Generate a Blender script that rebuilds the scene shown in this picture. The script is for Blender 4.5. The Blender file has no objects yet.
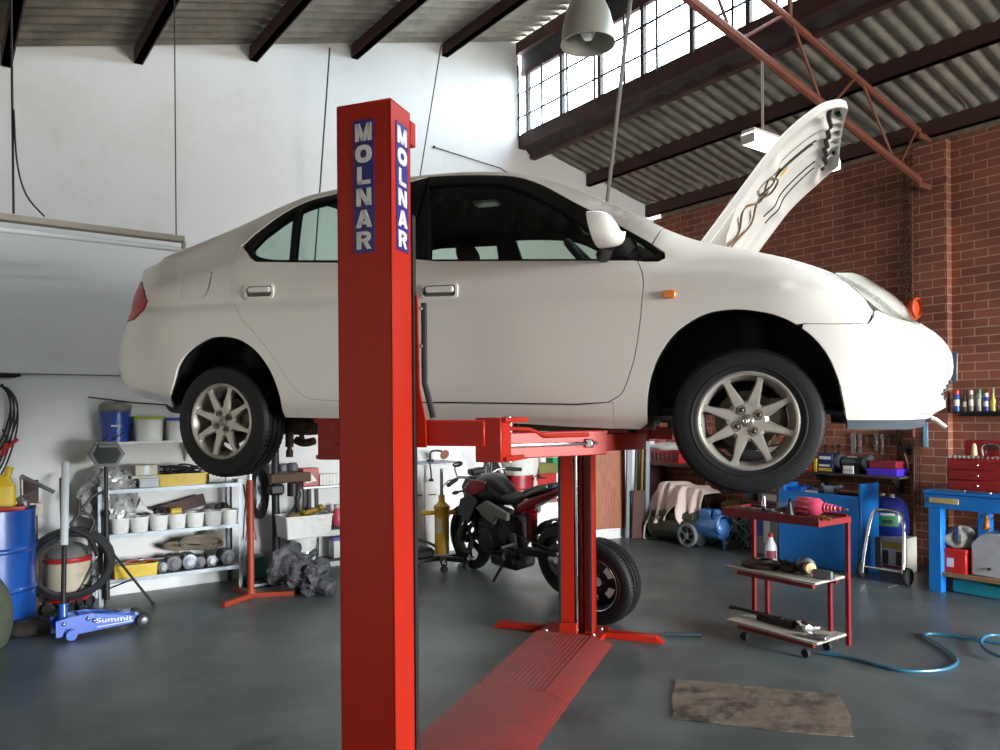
import bpy, bmesh, math, random
from math import sin, cos, pi, radians, sqrt, atan2, hypot
from mathutils import Vector, Matrix
from mathutils.geometry import delaunay_2d_cdt
random.seed(7)
scn = bpy.context.scene
COL = scn.collection
V = Vector

# ------------------------------------------------------------------ colours and materials
def lin(c):
    if isinstance(c, str):
        c = c.lstrip('#'); c = [int(c[i:i + 2], 16) / 255 for i in (0, 2, 4)]
    return tuple(((x / 12.92) if x <= .04045 else ((x + .055) / 1.055) ** 2.4) for x in c) + (1.0,)

MATS = {}
def mat(name, col, rough=.5, metal=0., col2=None, var=0., scale=6., bump=0., bscale=60., spec=.5, coat=0., dirt=None, dirt_amt=.5, dirt_scale=3., emit=0., sss=0., alpha=1., stretch=None, contrast=(.35, .65), dirt_rng=(.5, .72)):
    if name in MATS: return MATS[name]
    m = bpy.data.materials.new(name); m.use_nodes = True
    nt = m.node_tree; N = nt.nodes; L = nt.links
    b = N['Principled BSDF']
    c1 = lin(col)
    b.inputs['Base Color'].default_value = c1
    b.inputs['Roughness'].default_value = rough
    b.inputs['Metallic'].default_value = metal
    b.inputs['Specular IOR Level'].default_value = spec
    b.inputs['Coat Weight'].default_value = coat
    b.inputs['Coat Roughness'].default_value = .04
    if alpha < 1: b.inputs['Alpha'].default_value = alpha
    if emit:
        b.inputs['Emission Color'].default_value = c1; b.inputs['Emission Strength'].default_value = emit
    tc = None
    def coords():
        nonlocal tc
        if tc is None:
            t = N.new('ShaderNodeTexCoord'); tc = t.outputs['Object']
            if stretch:
                mp = N.new('ShaderNodeMapping'); mp.inputs['Scale'].default_value = stretch
                L.new(tc, mp.inputs['Vector']); tc = mp.outputs['Vector']
        return tc
    def noise(sc, detail=6., rg=.6):
        n = N.new('ShaderNodeTexNoise'); n.inputs['Scale'].default_value = sc; n.inputs['Detail'].default_value = detail
        n.inputs['Roughness'].default_value = rg
        L.new(coords(), n.inputs['Vector']); return n.outputs['Fac']
    cur = None
    if col2 is not None or var:
        r = N.new('ShaderNodeValToRGB')
        r.color_ramp.elements[0].position = contrast[0]; r.color_ramp.elements[1].position = contrast[1]
        c2 = lin(col2) if col2 is not None else tuple(max(0, x * (1 - var)) for x in c1[:3]) + (1,)
        r.color_ramp.elements[0].color = c2; r.color_ramp.elements[1].color = c1
        L.new(noise(scale), r.inputs['Fac']); cur = r.outputs['Color']
    if dirt is not None:
        mx = N.new('ShaderNodeMix'); mx.data_type = 'RGBA'
        rr = N.new('ShaderNodeMapRange'); rr.inputs['From Min'].default_value = dirt_rng[0]; rr.inputs['From Max'].default_value = dirt_rng[1]
        rr.inputs['To Max'].default_value = dirt_amt
        L.new(noise(dirt_scale, 9., .68), rr.inputs['Value']); L.new(rr.outputs['Result'], mx.inputs['Factor'])
        if cur is not None: L.new(cur, mx.inputs['A'])
        else: mx.inputs['A'].default_value = c1
        mx.inputs['B'].default_value = lin(dirt)
        cur = mx.outputs['Result']
    if cur is not None: L.new(cur, b.inputs['Base Color'])
    if bump:
        bp = N.new('ShaderNodeBump'); bp.inputs['Strength'].default_value = min(1., bump); bp.inputs['Distance'].default_value = .01
        L.new(noise(bscale, 4.), bp.inputs['Height']); L.new(bp.outputs['Normal'], b.inputs['Normal'])
    MATS[name] = m
    return m

def glass_mat(name, tint, gloss=.08, rough=.02):
    if name in MATS: return MATS[name]
    m = bpy.data.materials.new(name); m.use_nodes = True
    nt = m.node_tree; N = nt.nodes; L = nt.links; N.remove(N['Principled BSDF'])
    out = N['Material Output']; t = N.new('ShaderNodeBsdfTransparent'); t.inputs['Color'].default_value = lin(tint)
    g = N.new('ShaderNodeBsdfGlossy'); g.inputs['Roughness'].default_value = rough
    w = N.new('ShaderNodeLayerWeight'); w.inputs['Blend'].default_value = .5
    p = N.new('ShaderNodeMath'); p.operation = 'POWER'; p.inputs[1].default_value = 5.; L.new(w.outputs['Facing'], p.inputs[0])
    f = N.new('ShaderNodeMath'); f.operation = 'MULTIPLY_ADD'; f.inputs[1].default_value = .9; f.inputs[2].default_value = gloss * .5; L.new(p.outputs[0], f.inputs[0])
    mx = N.new('ShaderNodeMixShader')
    L.new(f.outputs[0], mx.inputs[0]); L.new(t.outputs[0], mx.inputs[1]); L.new(g.outputs[0], mx.inputs[2]); L.new(mx.outputs[0], out.inputs['Surface'])
    MATS[name] = m
    return m

# ------------------------------------------------------------------ mesh builder
class MB:
    def __init__(s, M=None): s.v = []; s.f = []; s.M = M
    def add(s, vs, fs, M=None):
        o = len(s.v)
        T = M if M is not None else None
        for p in vs:
            p = V(p)
            if T is not None: p = T @ p
            if s.M is not None: p = s.M @ p
            s.v.append(p)
        s.f.extend([tuple(i + o for i in f) for f in fs]); return s
    def box(s, c, d, bev=0., M=None):
        return s.box2([c[i] - d[i] / 2 for i in range(3)], [c[i] + d[i] / 2 for i in range(3)], bev, M)
    def box2(s, lo, hi, bev=0., M=None):
        lo = [min(a, b) for a, b in zip(lo, hi)], [max(a, b) for a, b in zip(lo, hi)]
        lo, hi = lo
        c = [(lo[i] + hi[i]) / 2 for i in range(3)]; h = [(hi[i] - lo[i]) / 2 for i in range(3)]
        if bev <= 0:
            vs = [(c[0] + x * h[0], c[1] + y * h[1], c[2] + z * h[2]) for x in (-1, 1) for y in (-1, 1) for z in (-1, 1)]
            return s.add(vs, [(0, 1, 3, 2), (4, 6, 7, 5), (0, 4, 5, 1), (2, 3, 7, 6), (0, 2, 6, 4), (1, 5, 7, 3)], M)
        bev = min(bev, .49 * 2 * min(h))
        vs = []; idx = {}
        for x in (-1, 1):
            for y in (-1, 1):
                for z in (-1, 1):
                    for ax in range(3):
                        sg = (x, y, z)
                        p = [c[i] + sg[i] * (h[i] - (0 if i == ax else bev)) for i in range(3)]
                        idx[(x, y, z, ax)] = len(vs); vs.append(p)
        fs = []
        for ax in range(3):
            o1, o2 = [i for i in range(3) if i != ax]
            for sg in (-1, 1):
                q = []
                for a, b in ((-1, -1), (1, -1), (1, 1), (-1, 1)):
                    k = [0, 0, 0]; k[ax] = sg; k[o1] = a; k[o2] = b; q.append(idx[tuple(k) + (ax,)])
                if (sg > 0) != (ax != 1): q = q[::-1]
                fs.append(tuple(q))
        for ax in range(3):
            o1, o2 = [i for i in range(3) if i != ax]
            for a in (-1, 1):
                for b in (-1, 1):
                    k0 = [0, 0, 0]; k0[o1] = a; k0[o2] = b; k1 = list(k0); k0[ax] = -1; k1[ax] = 1
                    q = [idx[tuple(k0) + (o1,)], idx[tuple(k1) + (o1,)], idx[tuple(k1) + (o2,)], idx[tuple(k0) + (o2,)]]
                    fs.append(tuple(q))
        for x in (-1, 1):
            for y in (-1, 1):
                for z in (-1, 1): fs.append(tuple(idx[(x, y, z, a)] for a in range(3)))
        return s.add(vs, fs, M)
    def tube(s, pts, r, n=8, closed=False, cap=True, M=None):
        pts = [V(p) for p in pts]; m = len(pts)
        rs = r if isinstance(r, (list, tuple)) else [r] * m
        vs = []; fs = []; u = None
        for i, p in enumerate(pts):
            if closed: t = pts[(i + 1) % m] - pts[i - 1]
            else: t = pts[min(i + 1, m - 1)] - pts[max(i - 1, 0)]
            if t.length < 1e-9: t = V((0, 0, 1))
            t.normalize()
            if u is None:
                a = V((0, 0, 1)) if abs(t.z) < .9 else V((1, 0, 0)); u = t.cross(a).normalized()
            else:
                u = u - t * u.dot(t)
                u = u.normalized() if u.length > 1e-6 else t.orthogonal().normalized()
            w = t.cross(u)
            for k in range(n):
                a = 2 * pi * k / n; vs.append(p + (u * cos(a) + w * sin(a)) * rs[i])
        for i in range(m if closed else m - 1):
            j = (i + 1) % m
            for k in range(n):
                l = (k + 1) % n; fs.append((i * n + k, i * n + l, j * n + l, j * n + k))
        if cap and not closed:
            fs.append(tuple(range(n))[::-1]); fs.append(tuple((m - 1) * n + k for k in range(n)))
        return s.add(vs, fs, M)
    def cyl(s, p0, p1, r0, r1=None, n=16, cap=True, M=None):
        return s.tube([p0, p1], [r0, r0 if r1 is None else r1], n, cap=cap, M=M)
    def lathe(s, prof, n=32, o=(0, 0, 0), axis='z', M=None, closed=False, a0=0., a1=2 * pi):
        full = abs(a1 - a0 - 2 * pi) < 1e-6
        vs = []; fs = []; m = len(prof); nn = n if full else n + 1
        for k in range(nn):
            a = a0 + (a1 - a0) * k / n
            for r, h in prof:
                x, y = r * cos(a), r * sin(a)
                p = (x, y, h) if axis == 'z' else ((h, x, y) if axis == 'x' else (y, h, x))
                vs.append((p[0] + o[0], p[1] + o[1], p[2] + o[2]))
        for k in range(n):
            l = (k + 1) % nn
            for i in range(m if closed else m - 1):
                j = (i + 1) % m
                a, b, c, d = k * m + i, l * m + i, l * m + j, k * m + j
                if prof[i][0] < 1e-9: fs.append((a, c, d))
                elif prof[j][0] < 1e-9: fs.append((a, b, c))
                else: fs.append((a, b, c, d))
        return s.add(vs, fs, M)
    def prism(s, poly, h0, h1, axis='z', M=None, scale1=1.):
        def P(x, y, h): return (x, y, h) if axis == 'z' else ((h, x, y) if axis == 'x' else (x, h, y))
        n = len(poly); cx = sum(p[0] for p in poly) / n; cy = sum(p[1] for p in poly) / n
        vs = [P(x, y, h0) for x, y in poly] + [P(cx + (x - cx) * scale1, cy + (y - cy) * scale1, h1) for x, y in poly]
        fs = [tuple(range(n))[::-1], tuple(range(n, 2 * n))] + [(i, (i + 1) % n, n + (i + 1) % n, n + i) for i in range(n)]
        if axis == 'y': fs = [f[::-1] for f in fs]
        return s.add(vs, fs, M)
    def sphere(s, c, r, nu=16, nv=10, M=None, v0=-pi / 2, v1=pi / 2):
        r = (r, r, r) if not isinstance(r, (tuple, list)) else r
        vs = []; fs = []
        for j in range(nv + 1):
            b = v0 + (v1 - v0) * j / nv
            for i in range(nu):
                a = 2 * pi * i / nu; vs.append((c[0] + r[0] * cos(b) * cos(a), c[1] + r[1] * cos(b) * sin(a), c[2] + r[2] * sin(b)))
        for j in range(nv):
            for i in range(nu):
                k = (i + 1) % nu; fs.append((j * nu + i, j * nu + k, (j + 1) * nu + k, (j + 1) * nu + i))
        return s.add(vs, fs, M)
    def grid(s, fn, nu, nv, M=None, flip=False):
        vs = [fn(i / nu, j / nv) for j in range(nv + 1) for i in range(nu + 1)]; w = nu + 1
        fs = [(j * w + i, j * w + i + 1, (j + 1) * w + i + 1, (j + 1) * w + i) for j in range(nv) for i in range(nu)]
        if flip: fs = [f[::-1] for f in fs]
        return s.add(vs, fs, M)
    def build(s, name, m, parent=None, angle=38., solid=0., subsurf=0, bevel=0., tri=False):
        me = bpy.data.meshes.new(name)
        bm = bmesh.new()
        bv = [bm.verts.new(p) for p in s.v]
        for f in s.f:
            try: bm.faces.new([bv[i] for i in f])
            except ValueError: pass
        bmesh.ops.remove_doubles(bm, verts=bm.verts, dist=2e-5)
        bad = [f for f in bm.faces if f.calc_area() < 1e-12]
        if bad: bmesh.ops.delete(bm, geom=bad, context='FACES_ONLY')
        if not solid: bmesh.ops.recalc_face_normals(bm, faces=bm.faces)
        bm.to_mesh(me); bm.free()
        ms = m if isinstance(m, (list, tuple)) else [m]
        for x in ms: me.materials.append(x)
        me.shade_smooth(); me.set_sharp_from_angle(angle=radians(angle))
        o = bpy.data.objects.new(name, me); COL.objects.link(o)
        if parent is not None: o.parent = parent
        if bevel:
            b = o.modifiers.new('bevel', 'BEVEL'); b.width = bevel; b.segments = 2; b.limit_method = 'ANGLE'; b.harden_normals = False
        if solid:
            b = o.modifiers.new('solid', 'SOLIDIFY'); b.thickness = solid; b.offset = -1
        if subsurf:
            b = o.modifiers.new('sub', 'SUBSURF'); b.levels = subsurf; b.render_levels = subsurf
        return o

def spl(pts, n=6, closed=False):
    """Catmull-Rom points through pts"""
    P = [V(p) for p in pts]; m = len(P); out = []
    rng = range(m) if closed else range(m - 1)
    for i in rng:
        if closed: a, b, c, d = P[i - 1], P[i], P[(i + 1) % m], P[(i + 2) % m]
        else: a, b, c, d = P[max(i - 1, 0)], P[i], P[i + 1], P[min(i + 2, m - 1)]
        for k in range(n):
            t = k / n
            out.append(.5 * ((2 * b) + (c - a) * t + (2 * a - 5 * b + 4 * c - d) * t * t + (3 * b - a - 3 * c + d) * t ** 3))
    if not closed: out.append(P[-1])
    return out

def rrect(w, h, r, n=4, cx=0., cy=0.):
    out = []
    for (sx, sy, a0) in ((1, 1, 0), (-1, 1, 90), (-1, -1, 180), (1, -1, 270)):
        for k in range(n + 1):
            a = radians(a0 + 90 * k / n); out.append((cx + sx * (w / 2 - r) + r * cos(a), cy + sy * (h / 2 - r) + r * sin(a)))
    return out

from mathutils import noise as NZ
def rough_up(mb, amp, f, seed=0.):
    for i, p in enumerate(mb.v): q = p * f + V((seed, 0, seed)); mb.v[i] = p + V((NZ.noise(q), NZ.noise(q + V((9, 3, 1))), NZ.noise(q + V((2, 7, 5))))) * amp
    return mb

# ------------------------------------------------------------------ things, parts, copies
def tag(o, label=None, cat=None, group=None, kind=None):
    if label: o['label'] = label
    if cat: o['category'] = cat
    if group: o['group'] = group
    if kind: o['kind'] = kind
    return o
def thing(name, label, cat, loc=(0, 0, 0), rotz=0., group=None):
    o = bpy.data.objects.new(name, None); o.empty_display_size = .05; COL.objects.link(o)
    o.location = loc; o.rotation_euler = (0, 0, rotz)
    return tag(o, label, cat, group)
def struct(name, mb, m, **k):
    o = mb.build(name, m, **k); o['kind'] = 'structure'; return o
def place(o, loc, rotz=0.):
    o.location = loc; o.rotation_euler = (0, 0, rotz); return o
CHILD = {}
def kids(o): return [c for c in bpy.data.objects if c.parent == o]
def dup(root, loc=None, rotz=None, label=None, group=None, name=None):
    r = root.copy(); COL.objects.link(r)
    if loc is not None: r.location = loc
    if rotz is not None: r.rotation_euler = (0, 0, rotz)
    if label: r['label'] = label
    if group: r['group'] = group
    for ch in kids(root):
        c = ch.copy(); COL.objects.link(c); c.parent = r
        for g in kids(ch):
            d = g.copy(); COL.objects.link(d); d.parent = c
    return r

# ------------------------------------------------------------------ the place: camera at (0,0,1.55) looking along +Y
F = 765.; HC = 1.55; HY = 413.; ROLL = radians(.45)
def ray(px, py):
    x = px - 500; y = py - HY; c, s = cos(ROLL), sin(ROLL)
    return V(((x * c - y * s) / F, 1., -(x * s + y * c) / F))
CAM = V((0, 0, HC))
def at(px, py, Y): r = ray(px, py); return CAM + r * Y
# building frame: a = distance from the brick wall, b = distance from the white wall
TH = radians(216.3); C0 = V((2.16, 10.65, 0)); EA = V((cos(TH), sin(TH), 0)); EB = V((-sin(TH), cos(TH), 0))
def BP(a, b, z=0.): return C0 + EA * a + EB * b + V((0, 0, z))
BM = Matrix.Translation(C0) @ Matrix.Rotation(TH, 4, 'Z')
def onA(px, py, a):
    r = ray(px, py); t = (a - (CAM - C0).dot(EA)) / r.dot(EA); p = CAM + r * t - C0
    return p.dot(EA), p.dot(EB), p.z
def onB(px, py, b):
    r = ray(px, py); t = (b - (CAM - C0).dot(EB)) / r.dot(EB); p = CAM + r * t - C0
    return p.dot(EA), p.dot(EB), p.z
def onF(px, py, z=0.):
    r = ray(px, py); t = (z - HC) / r.z; p = CAM + r * t - C0
    return p.dot(EA), p.dot(EB)

cam = bpy.data.cameras.new('camera'); co = bpy.data.objects.new('camera', cam); COL.objects.link(co)
cam.sensor_fit = 'HORIZONTAL'; cam.sensor_width = 36; cam.lens = 36 * F / 1000
cam.shift_y = (HY - 375) / 1000; cam.clip_start = .05; cam.clip_end = 200
co.matrix_world = Matrix.Translation(CAM) @ Matrix.Rotation(radians(90), 4, 'X') @ Matrix.Rotation(-ROLL, 4, 'Z')
scn.camera = co
scn.view_settings.view_transform = 'Standard'; scn.view_settings.look = 'None'
scn.view_settings.gamma = 1; scn.view_settings.use_curve_mapping = False
scn.cycles.use_denoising = True
scn.cycles.max_bounces = 8; scn.cycles.diffuse_bounces = 5; scn.cycles.glossy_bounces = 4; scn.cycles.transparent_max_bounces = 16
scn.cycles.sample_clamp_indirect = 6
scn.cycles.caustics_reflective = False; scn.cycles.caustics_refractive = False
# ================================================================== setting
def brick_mat():
    m = bpy.data.materials.new('red_brick'); m.use_nodes = True; N = m.node_tree.nodes; L = m.node_tree.links; b = N['Principled BSDF']
    tc = N.new('ShaderNodeTexCoord'); sp = N.new('ShaderNodeSeparateXYZ'); cb = N.new('ShaderNodeCombineXYZ'); ad = N.new('ShaderNodeMath'); ad.operation = 'ADD'
    L.new(tc.outputs['Object'], sp.inputs[0]); L.new(sp.outputs['X'], ad.inputs[0]); L.new(sp.outputs['Y'], ad.inputs[1])
    L.new(ad.outputs[0], cb.inputs['X']); L.new(sp.outputs['Z'], cb.inputs['Y'])
    br = N.new('ShaderNodeTexBrick'); br.inputs['Scale'].default_value = 1; br.inputs['Brick Width'].default_value = .24; br.inputs['Row Height'].default_value = .0835
    br.inputs['Mortar Size'].default_value = .0055; br.inputs['Mortar Smooth'].default_value = .25; br.inputs['Bias'].default_value = -.1
    br.inputs['Color1'].default_value = lin('#8d523d'); br.inputs['Color2'].default_value = lin('#764433'); br.inputs['Mortar'].default_value = lin('#ab8870')
    L.new(cb.outputs[0], br.inputs['Vector'])
    n = N.new('ShaderNodeTexNoise'); n.inputs['Scale'].default_value = 2.2; n.inputs['Detail'].default_value = 8; L.new(tc.outputs['Object'], n.inputs['Vector'])
    rp = N.new('ShaderNodeMapRange'); rp.inputs['From Min'].default_value = .3; rp.inputs['From Max'].default_value = .7; rp.inputs['To Min'].default_value = .72; rp.inputs['To Max'].default_value = 1.12
    L.new(n.outputs['Fac'], rp.inputs['Value'])
    mx = N.new('ShaderNodeMix'); mx.data_type = 'RGBA'; mx.blend_type = 'MULTIPLY'; mx.inputs['Factor'].default_value = 1
    L.new(br.outputs['Color'], mx.inputs['A']); L.new(rp.outputs['Result'], mx.inputs['B']); L.new(mx.outputs['Result'], b.inputs['Base Color'])
    b.inputs['Roughness'].default_value = .85
    bp = N.new('ShaderNodeBump'); bp.invert = True; bp.inputs['Strength'].default_value = .6; bp.inputs['Distance'].default_value = .006
    L.new(br.outputs['Fac'], bp.inputs['Height']); L.new(bp.outputs['Normal'], b.inputs['Normal'])
    return m
def floor_mat():
    m = bpy.data.materials.new('worn_concrete'); m.use_nodes = True; N = m.node_tree.nodes; L = m.node_tree.links; b = N['Principled BSDF']
    tc = N.new('ShaderNodeTexCoord')
    def nz(s, d, r=.6):
        n = N.new('ShaderNodeTexNoise'); n.inputs['Scale'].default_value = s; n.inputs['Detail'].default_value = d; n.inputs['Roughness'].default_value = r
        L.new(tc.outputs['Object'], n.inputs['Vector']); return n.outputs['Fac']
    r = N.new('ShaderNodeValToRGB'); e = r.color_ramp.elements; e[0].position = .3; e[0].color = lin('#3f4645'); e[1].position = .7; e[1].color = lin('#6a7371')
    x = e.new(.5); x.color = lin('#545c5b')
    L.new(nz(.9, 9., .62), r.inputs['Fac'])
    # warm worn patches and dark oil stains
    def over(prev, col, s, lo, hi, amt):
        mx = N.new('ShaderNodeMix'); mx.data_type = 'RGBA'; k = N.new('ShaderNodeMapRange')
        k.inputs['From Min'].default_value = lo; k.inputs['From Max'].default_value = hi; k.inputs['To Max'].default_value = amt
        L.new(nz(s, 7.), k.inputs['Value']); L.new(k.outputs['Result'], mx.inputs['Factor']); L.new(prev, mx.inputs['A']); mx.inputs['B'].default_value = lin(col)
        return mx.outputs['Result']
    c = over(r.outputs['Color'], '#7d786f', .55, .56, .75, .6)
    c = over(c, '#35373a', 1.7, .6, .72, .75)
    c = over(c, '#7d7c78', 26., .7, .78, .35)
    L.new(c, b.inputs['Base Color'])
    q = N.new('ShaderNodeMapRange'); q.inputs['To Min'].default_value = .24; q.inputs['To Max'].default_value = .52; L.new(nz(1.3, 8.), q.inputs['Value'])
    L.new(q.outputs['Result'], b.inputs['Roughness'])
    bp = N.new('ShaderNodeBump'); bp.inputs['Strength'].default_value = .15; bp.inputs['Distance'].default_value = .004; L.new(nz(45, 6.), bp.inputs['Height']); L.new(bp.outputs['Normal'], b.inputs['Normal'])
    return m
M_white_wall = mat('painted_wall', '#e4e5e4', rough=.7, dirt='#cfc6b4', dirt_amt=.35, dirt_scale=1.3, bump=.25, bscale=9)
M_sheet = mat('fibre_cement_sheet', '#8d8678', rough=.9, col2='#6b665c', scale=3., dirt='#4a4640', dirt_amt=.5, dirt_scale=5)
M_beam = mat('red_oxide_beam', '#482a26', rough=.7, var=.35, scale=5, dirt='#2c1b18', dirt_amt=.5)
M_truss = mat('red_oxide_truss', '#7c4534', rough=.65, var=.3, scale=6, dirt='#3a221b', dirt_amt=.4)
M_mesh = mat('dark_frame', '#3b3330', rough=.7)
M_black = mat('black_plastic', '#17181a', rough=.5)
M_rubber = mat('rubber', '#1b1c1e', rough=.75, bump=.1)
M_steel = mat('steel', '#8f9194', rough=.4, metal=.8, dirt='#5a544c', dirt_amt=.5)
M_chrome = mat('chrome', '#d8dadc', rough=.12, metal=1.)
M_darkmetal = mat('dark_metal', '#2e2e30', rough=.5, metal=.6, dirt='#4a3a2c', dirt_amt=.4)

ZL = lambda a: 4.36 + .215 * a
ZU = lambda a: 6.03 - .289 * (a - 2.35)
AW = 10.6; BW = 12.6; SKY = 75.; EXPO = .47
M_grey_wall = mat('cream_block_wall', '#d6cec2', rough=.9, var=.12)
o = struct('floor', MB().box2((-.3, -.3, -.12), (AW + .3, BW + 3, 0)), floor_mat()); o.matrix_world = BM
# white end wall following the sawtooth roof
prof = [(-.25, 0), (AW + .25, 0), (AW + .25, ZU(AW + .25) + .12), (2.36, ZU(2.36) + .12), (2.36, 4.88), (-.25, 4.42)]
o = struct('wall_back', MB().prism([(x, z) for x, z in prof], -.24, 0, axis='y'), M_white_wall); o.matrix_world = BM
Mbrick = brick_mat()
o = struct('wall_right', MB().box2((-.24, 0, 0), (0, BW, 4.22)).box2((0, 3.56, 0), (.1, 3.875, 4.2)).box2((0, 9.4, 0), (.1, 9.7, 4.2)), Mbrick); o.matrix_world = BM
o = struct('trim_1', MB().box2((-.2, .14, 4.22), (.02, BW, 4.3), .01), mat('mortar_cap', '#8b7d6a', rough=.9, var=.4, scale=9, bump=.6, bscale=30)); o.matrix_world = BM
o = struct('wall_left', MB().box2((AW, 0, 0), (AW + .25, BW, ZU(AW) + .1)), M_grey_wall); o.matrix_world = BM
# street wall with the big open roller door the light comes from
DA0, DA1, DZ = .1, 4.0, 3.2
o = struct('wall_front', MB().box2((-.24, BW, 0), (DA0, BW + .24, 6.4)).box2((DA1, BW, 0), (AW + .25, BW + .24, 6.4)).box2((DA0, BW, DZ), (DA1, BW + .24, 6.4)), M_grey_wall); o.matrix_world = BM
# corrugated sheets
def sheet(a0, a1, zf, b1):
    n = int(b1 / .146 * 8); mb = MB()
    vs = []; fs = []
    for j in range(n + 1):
        b = b1 * j / n; d = .024 * cos(2 * pi * b / .146)
        for a in (a0, a1): vs.append((a, b, zf(a) + .024 + d))
    for j in range(n): fs.append((2 * j, 2 * j + 1, 2 * j + 3, 2 * j + 2))
    return mb.add(vs, fs)
o = struct('ceiling', sheet(-.25, 2.26, ZL, BW + .2), M_sheet, angle=80, solid=.012); o.matrix_world = BM
o = struct('ceiling.001', sheet(2.28, AW + .3, ZU, BW + .2), M_sheet, angle=80, solid=.012); o.matrix_world = BM
# hairline sheet joints are the laps between rows of sheets
k = 2
def trim(mb, m):
    global k
    o = struct('trim_%d' % k, mb, m); o.matrix_world = BM; k += 1; return o
def purlin(a, zf, sl, h=.15, w=.06):
    mb = MB(); z = zf(a)
    # rectangular C section leaning with the roof
    q = [(a - w / 2, z - h), (a + w / 2, z - h), (a + w / 2, z + sl * w / 2 - .002), (a - w / 2, z - sl * w / 2 - .002)]
    mb.prism(q, 0.0, BW, axis='y')
    mb.box2((a - w / 2 - .012, 0, z - h), (a + w / 2, BW, z - h + .012))
    return mb
for a in (3.42, 4.53, 5.59, 6.61, 7.59, 8.6, 9.6): trim(purlin(a, ZU, -.289), M_beam)
for a in (1.24, .14): trim(purlin(a, ZL, .215), M_beam)
# clerestory: bottom box beam (two members and flashing between), head beam
trim(MB().box2((2.12, 0, ZL(2.12) - .17), (2.20, BW, ZL(2.16) - .005)), M_beam)
trim(MB().box2((2.28, 0, 4.74), (2.37, BW, 4.90)), M_beam)
trim(MB().grid(lambda u, v: (2.205 + .07 * v + .016 * sin(u * BW * 17), BW * u, 4.70 + .06 * v + .022 * sin(u * BW * 11 + 2 * sin(u * 31)) * (1 - v)), 420, 3), mat('torn_flashing', '#3a3330', rough=.7, var=.4))
trim(MB().box2((2.30, 0, ZU(2.35) - .16), (2.40, BW, ZU(2.35) - .02)), M_beam)
# clerestory window: frame, mullions, thin glazing bars and security mesh
w = struct('window_1', MB().box2((2.29, 0, 4.90), (2.34, BW, 4.925)).box2((2.29, 0, 5.62), (2.34, BW, 5.68)), M_beam); w.matrix_world = BM
mb = MB(); b = .12
while b < BW:
    mb.box2((2.285, b - .022, 4.9), (2.335, b + .022, 5.64)); b += .62
o = mb.build('mullion', M_mesh, w)
mb = MB(); b = .02
i = 0
while b < BW:
    mb.cyl((2.38, b, 4.86), (2.38, b, 5.74), .0135, n=6); b += .44
for z in (5.10, 5.38): mb.cyl((2.38, 0, z), (2.38, BW, z), .0115, n=6)
o = mb.build('security_bar', M_mesh, w)
o = MB().box2((2.31, 0, 4.92), (2.316, BW, 5.64)).build('pane', glass_mat('dimmed_pane', '#bcc2c6'), w)  # pane tint darkened to cut the sky light coming through
mb = MB(); mb.box2((2.3, 0, 5.68), (2.33, BW, ZU(2.35) - .1)); o = mb.build('head_panel', mat('grey_panel', '#43474c', rough=.8, var=.3), w)

# ---- truss (flat lattice girder hanging under the lower roof, running from the pilaster up to the clerestory)
# ================================================================== the white sedan on the lift
# car frame: x forward from the front axle, y to the car's left, z up
CYAW = radians(-21.26); CPIT = radians(1.5); CORG = V((1.264, 3.70, 1.34))
CAR = thing('car', 'white four door sedan raised on the red lift, bonnet open', 'car')
CARM = Matrix.Translation(CORG) @ Matrix.Rotation(CYAW, 4, 'Z') @ Matrix.Rotation(CPIT, 4, 'Y')
CAR.matrix_world = CARM
M_paint = mat('white_car_paint', '#ebe6de', rough=.3, coat=.4, spec=.5)
M_under = mat('underseal', '#161616', rough=.85, bump=.2)
M_trim = mat('window_trim', '#0c0c0d', rough=.35)
M_cglass = glass_mat('green_tinted_glass', '#dbe9e2')
M_inner = mat('dark_headliner', '#3a3a3b', rough=.95)
M_seat = mat('seat_cloth', '#3c3733', rough=.95, bump=.1)
M_head = mat('headlamp_lens', '#c3c4ba', rough=.08, coat=1., spec=.8)
M_red = mat('red_lens', '#ab1410', rough=.3, spec=.25)
M_amber = mat('amber_lens', '#e87a12', rough=.15, coat=1.)

def interp(tab, x):
    """monotone cubic through (x, y) knots"""
    n = len(tab)
    if x <= tab[0][0]: return tab[0][1]
    if x >= tab[-1][0]: return tab[-1][1]
    lo = 0
    while tab[lo + 1][0] < x: lo += 1
    x0, y0 = tab[lo]; x1, y1 = tab[lo + 1]; h = x1 - x0; d = (y1 - y0) / h
    def slope(i):
        if i == 0 or i == n - 1: return d if n < 3 else ((tab[1][1] - tab[0][1]) / (tab[1][0] - tab[0][0]) if i == 0 else (tab[-1][1] - tab[-2][1]) / (tab[-1][0] - tab[-2][0]))
        ha = tab[i][0] - tab[i - 1][0]; hb = tab[i + 1][0] - tab[i][0]; a = (tab[i][1] - tab[i - 1][1]) / ha; b = (tab[i + 1][1] - tab[i][1]) / hb
        if a * b <= 0: return 0.
        return 3 * (ha + hb) / ((2 * hb + ha) / a + (hb + 2 * ha) / b)
    m0, m1 = slope(lo), slope(lo + 1); t = (x - x0) / h
    return (2 * t ** 3 - 3 * t * t + 1) * y0 + (t ** 3 - 2 * t * t + t) * h * m0 + (-2 * t ** 3 + 3 * t * t) * y1 + (t ** 3 - t * t) * h * m1

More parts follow.
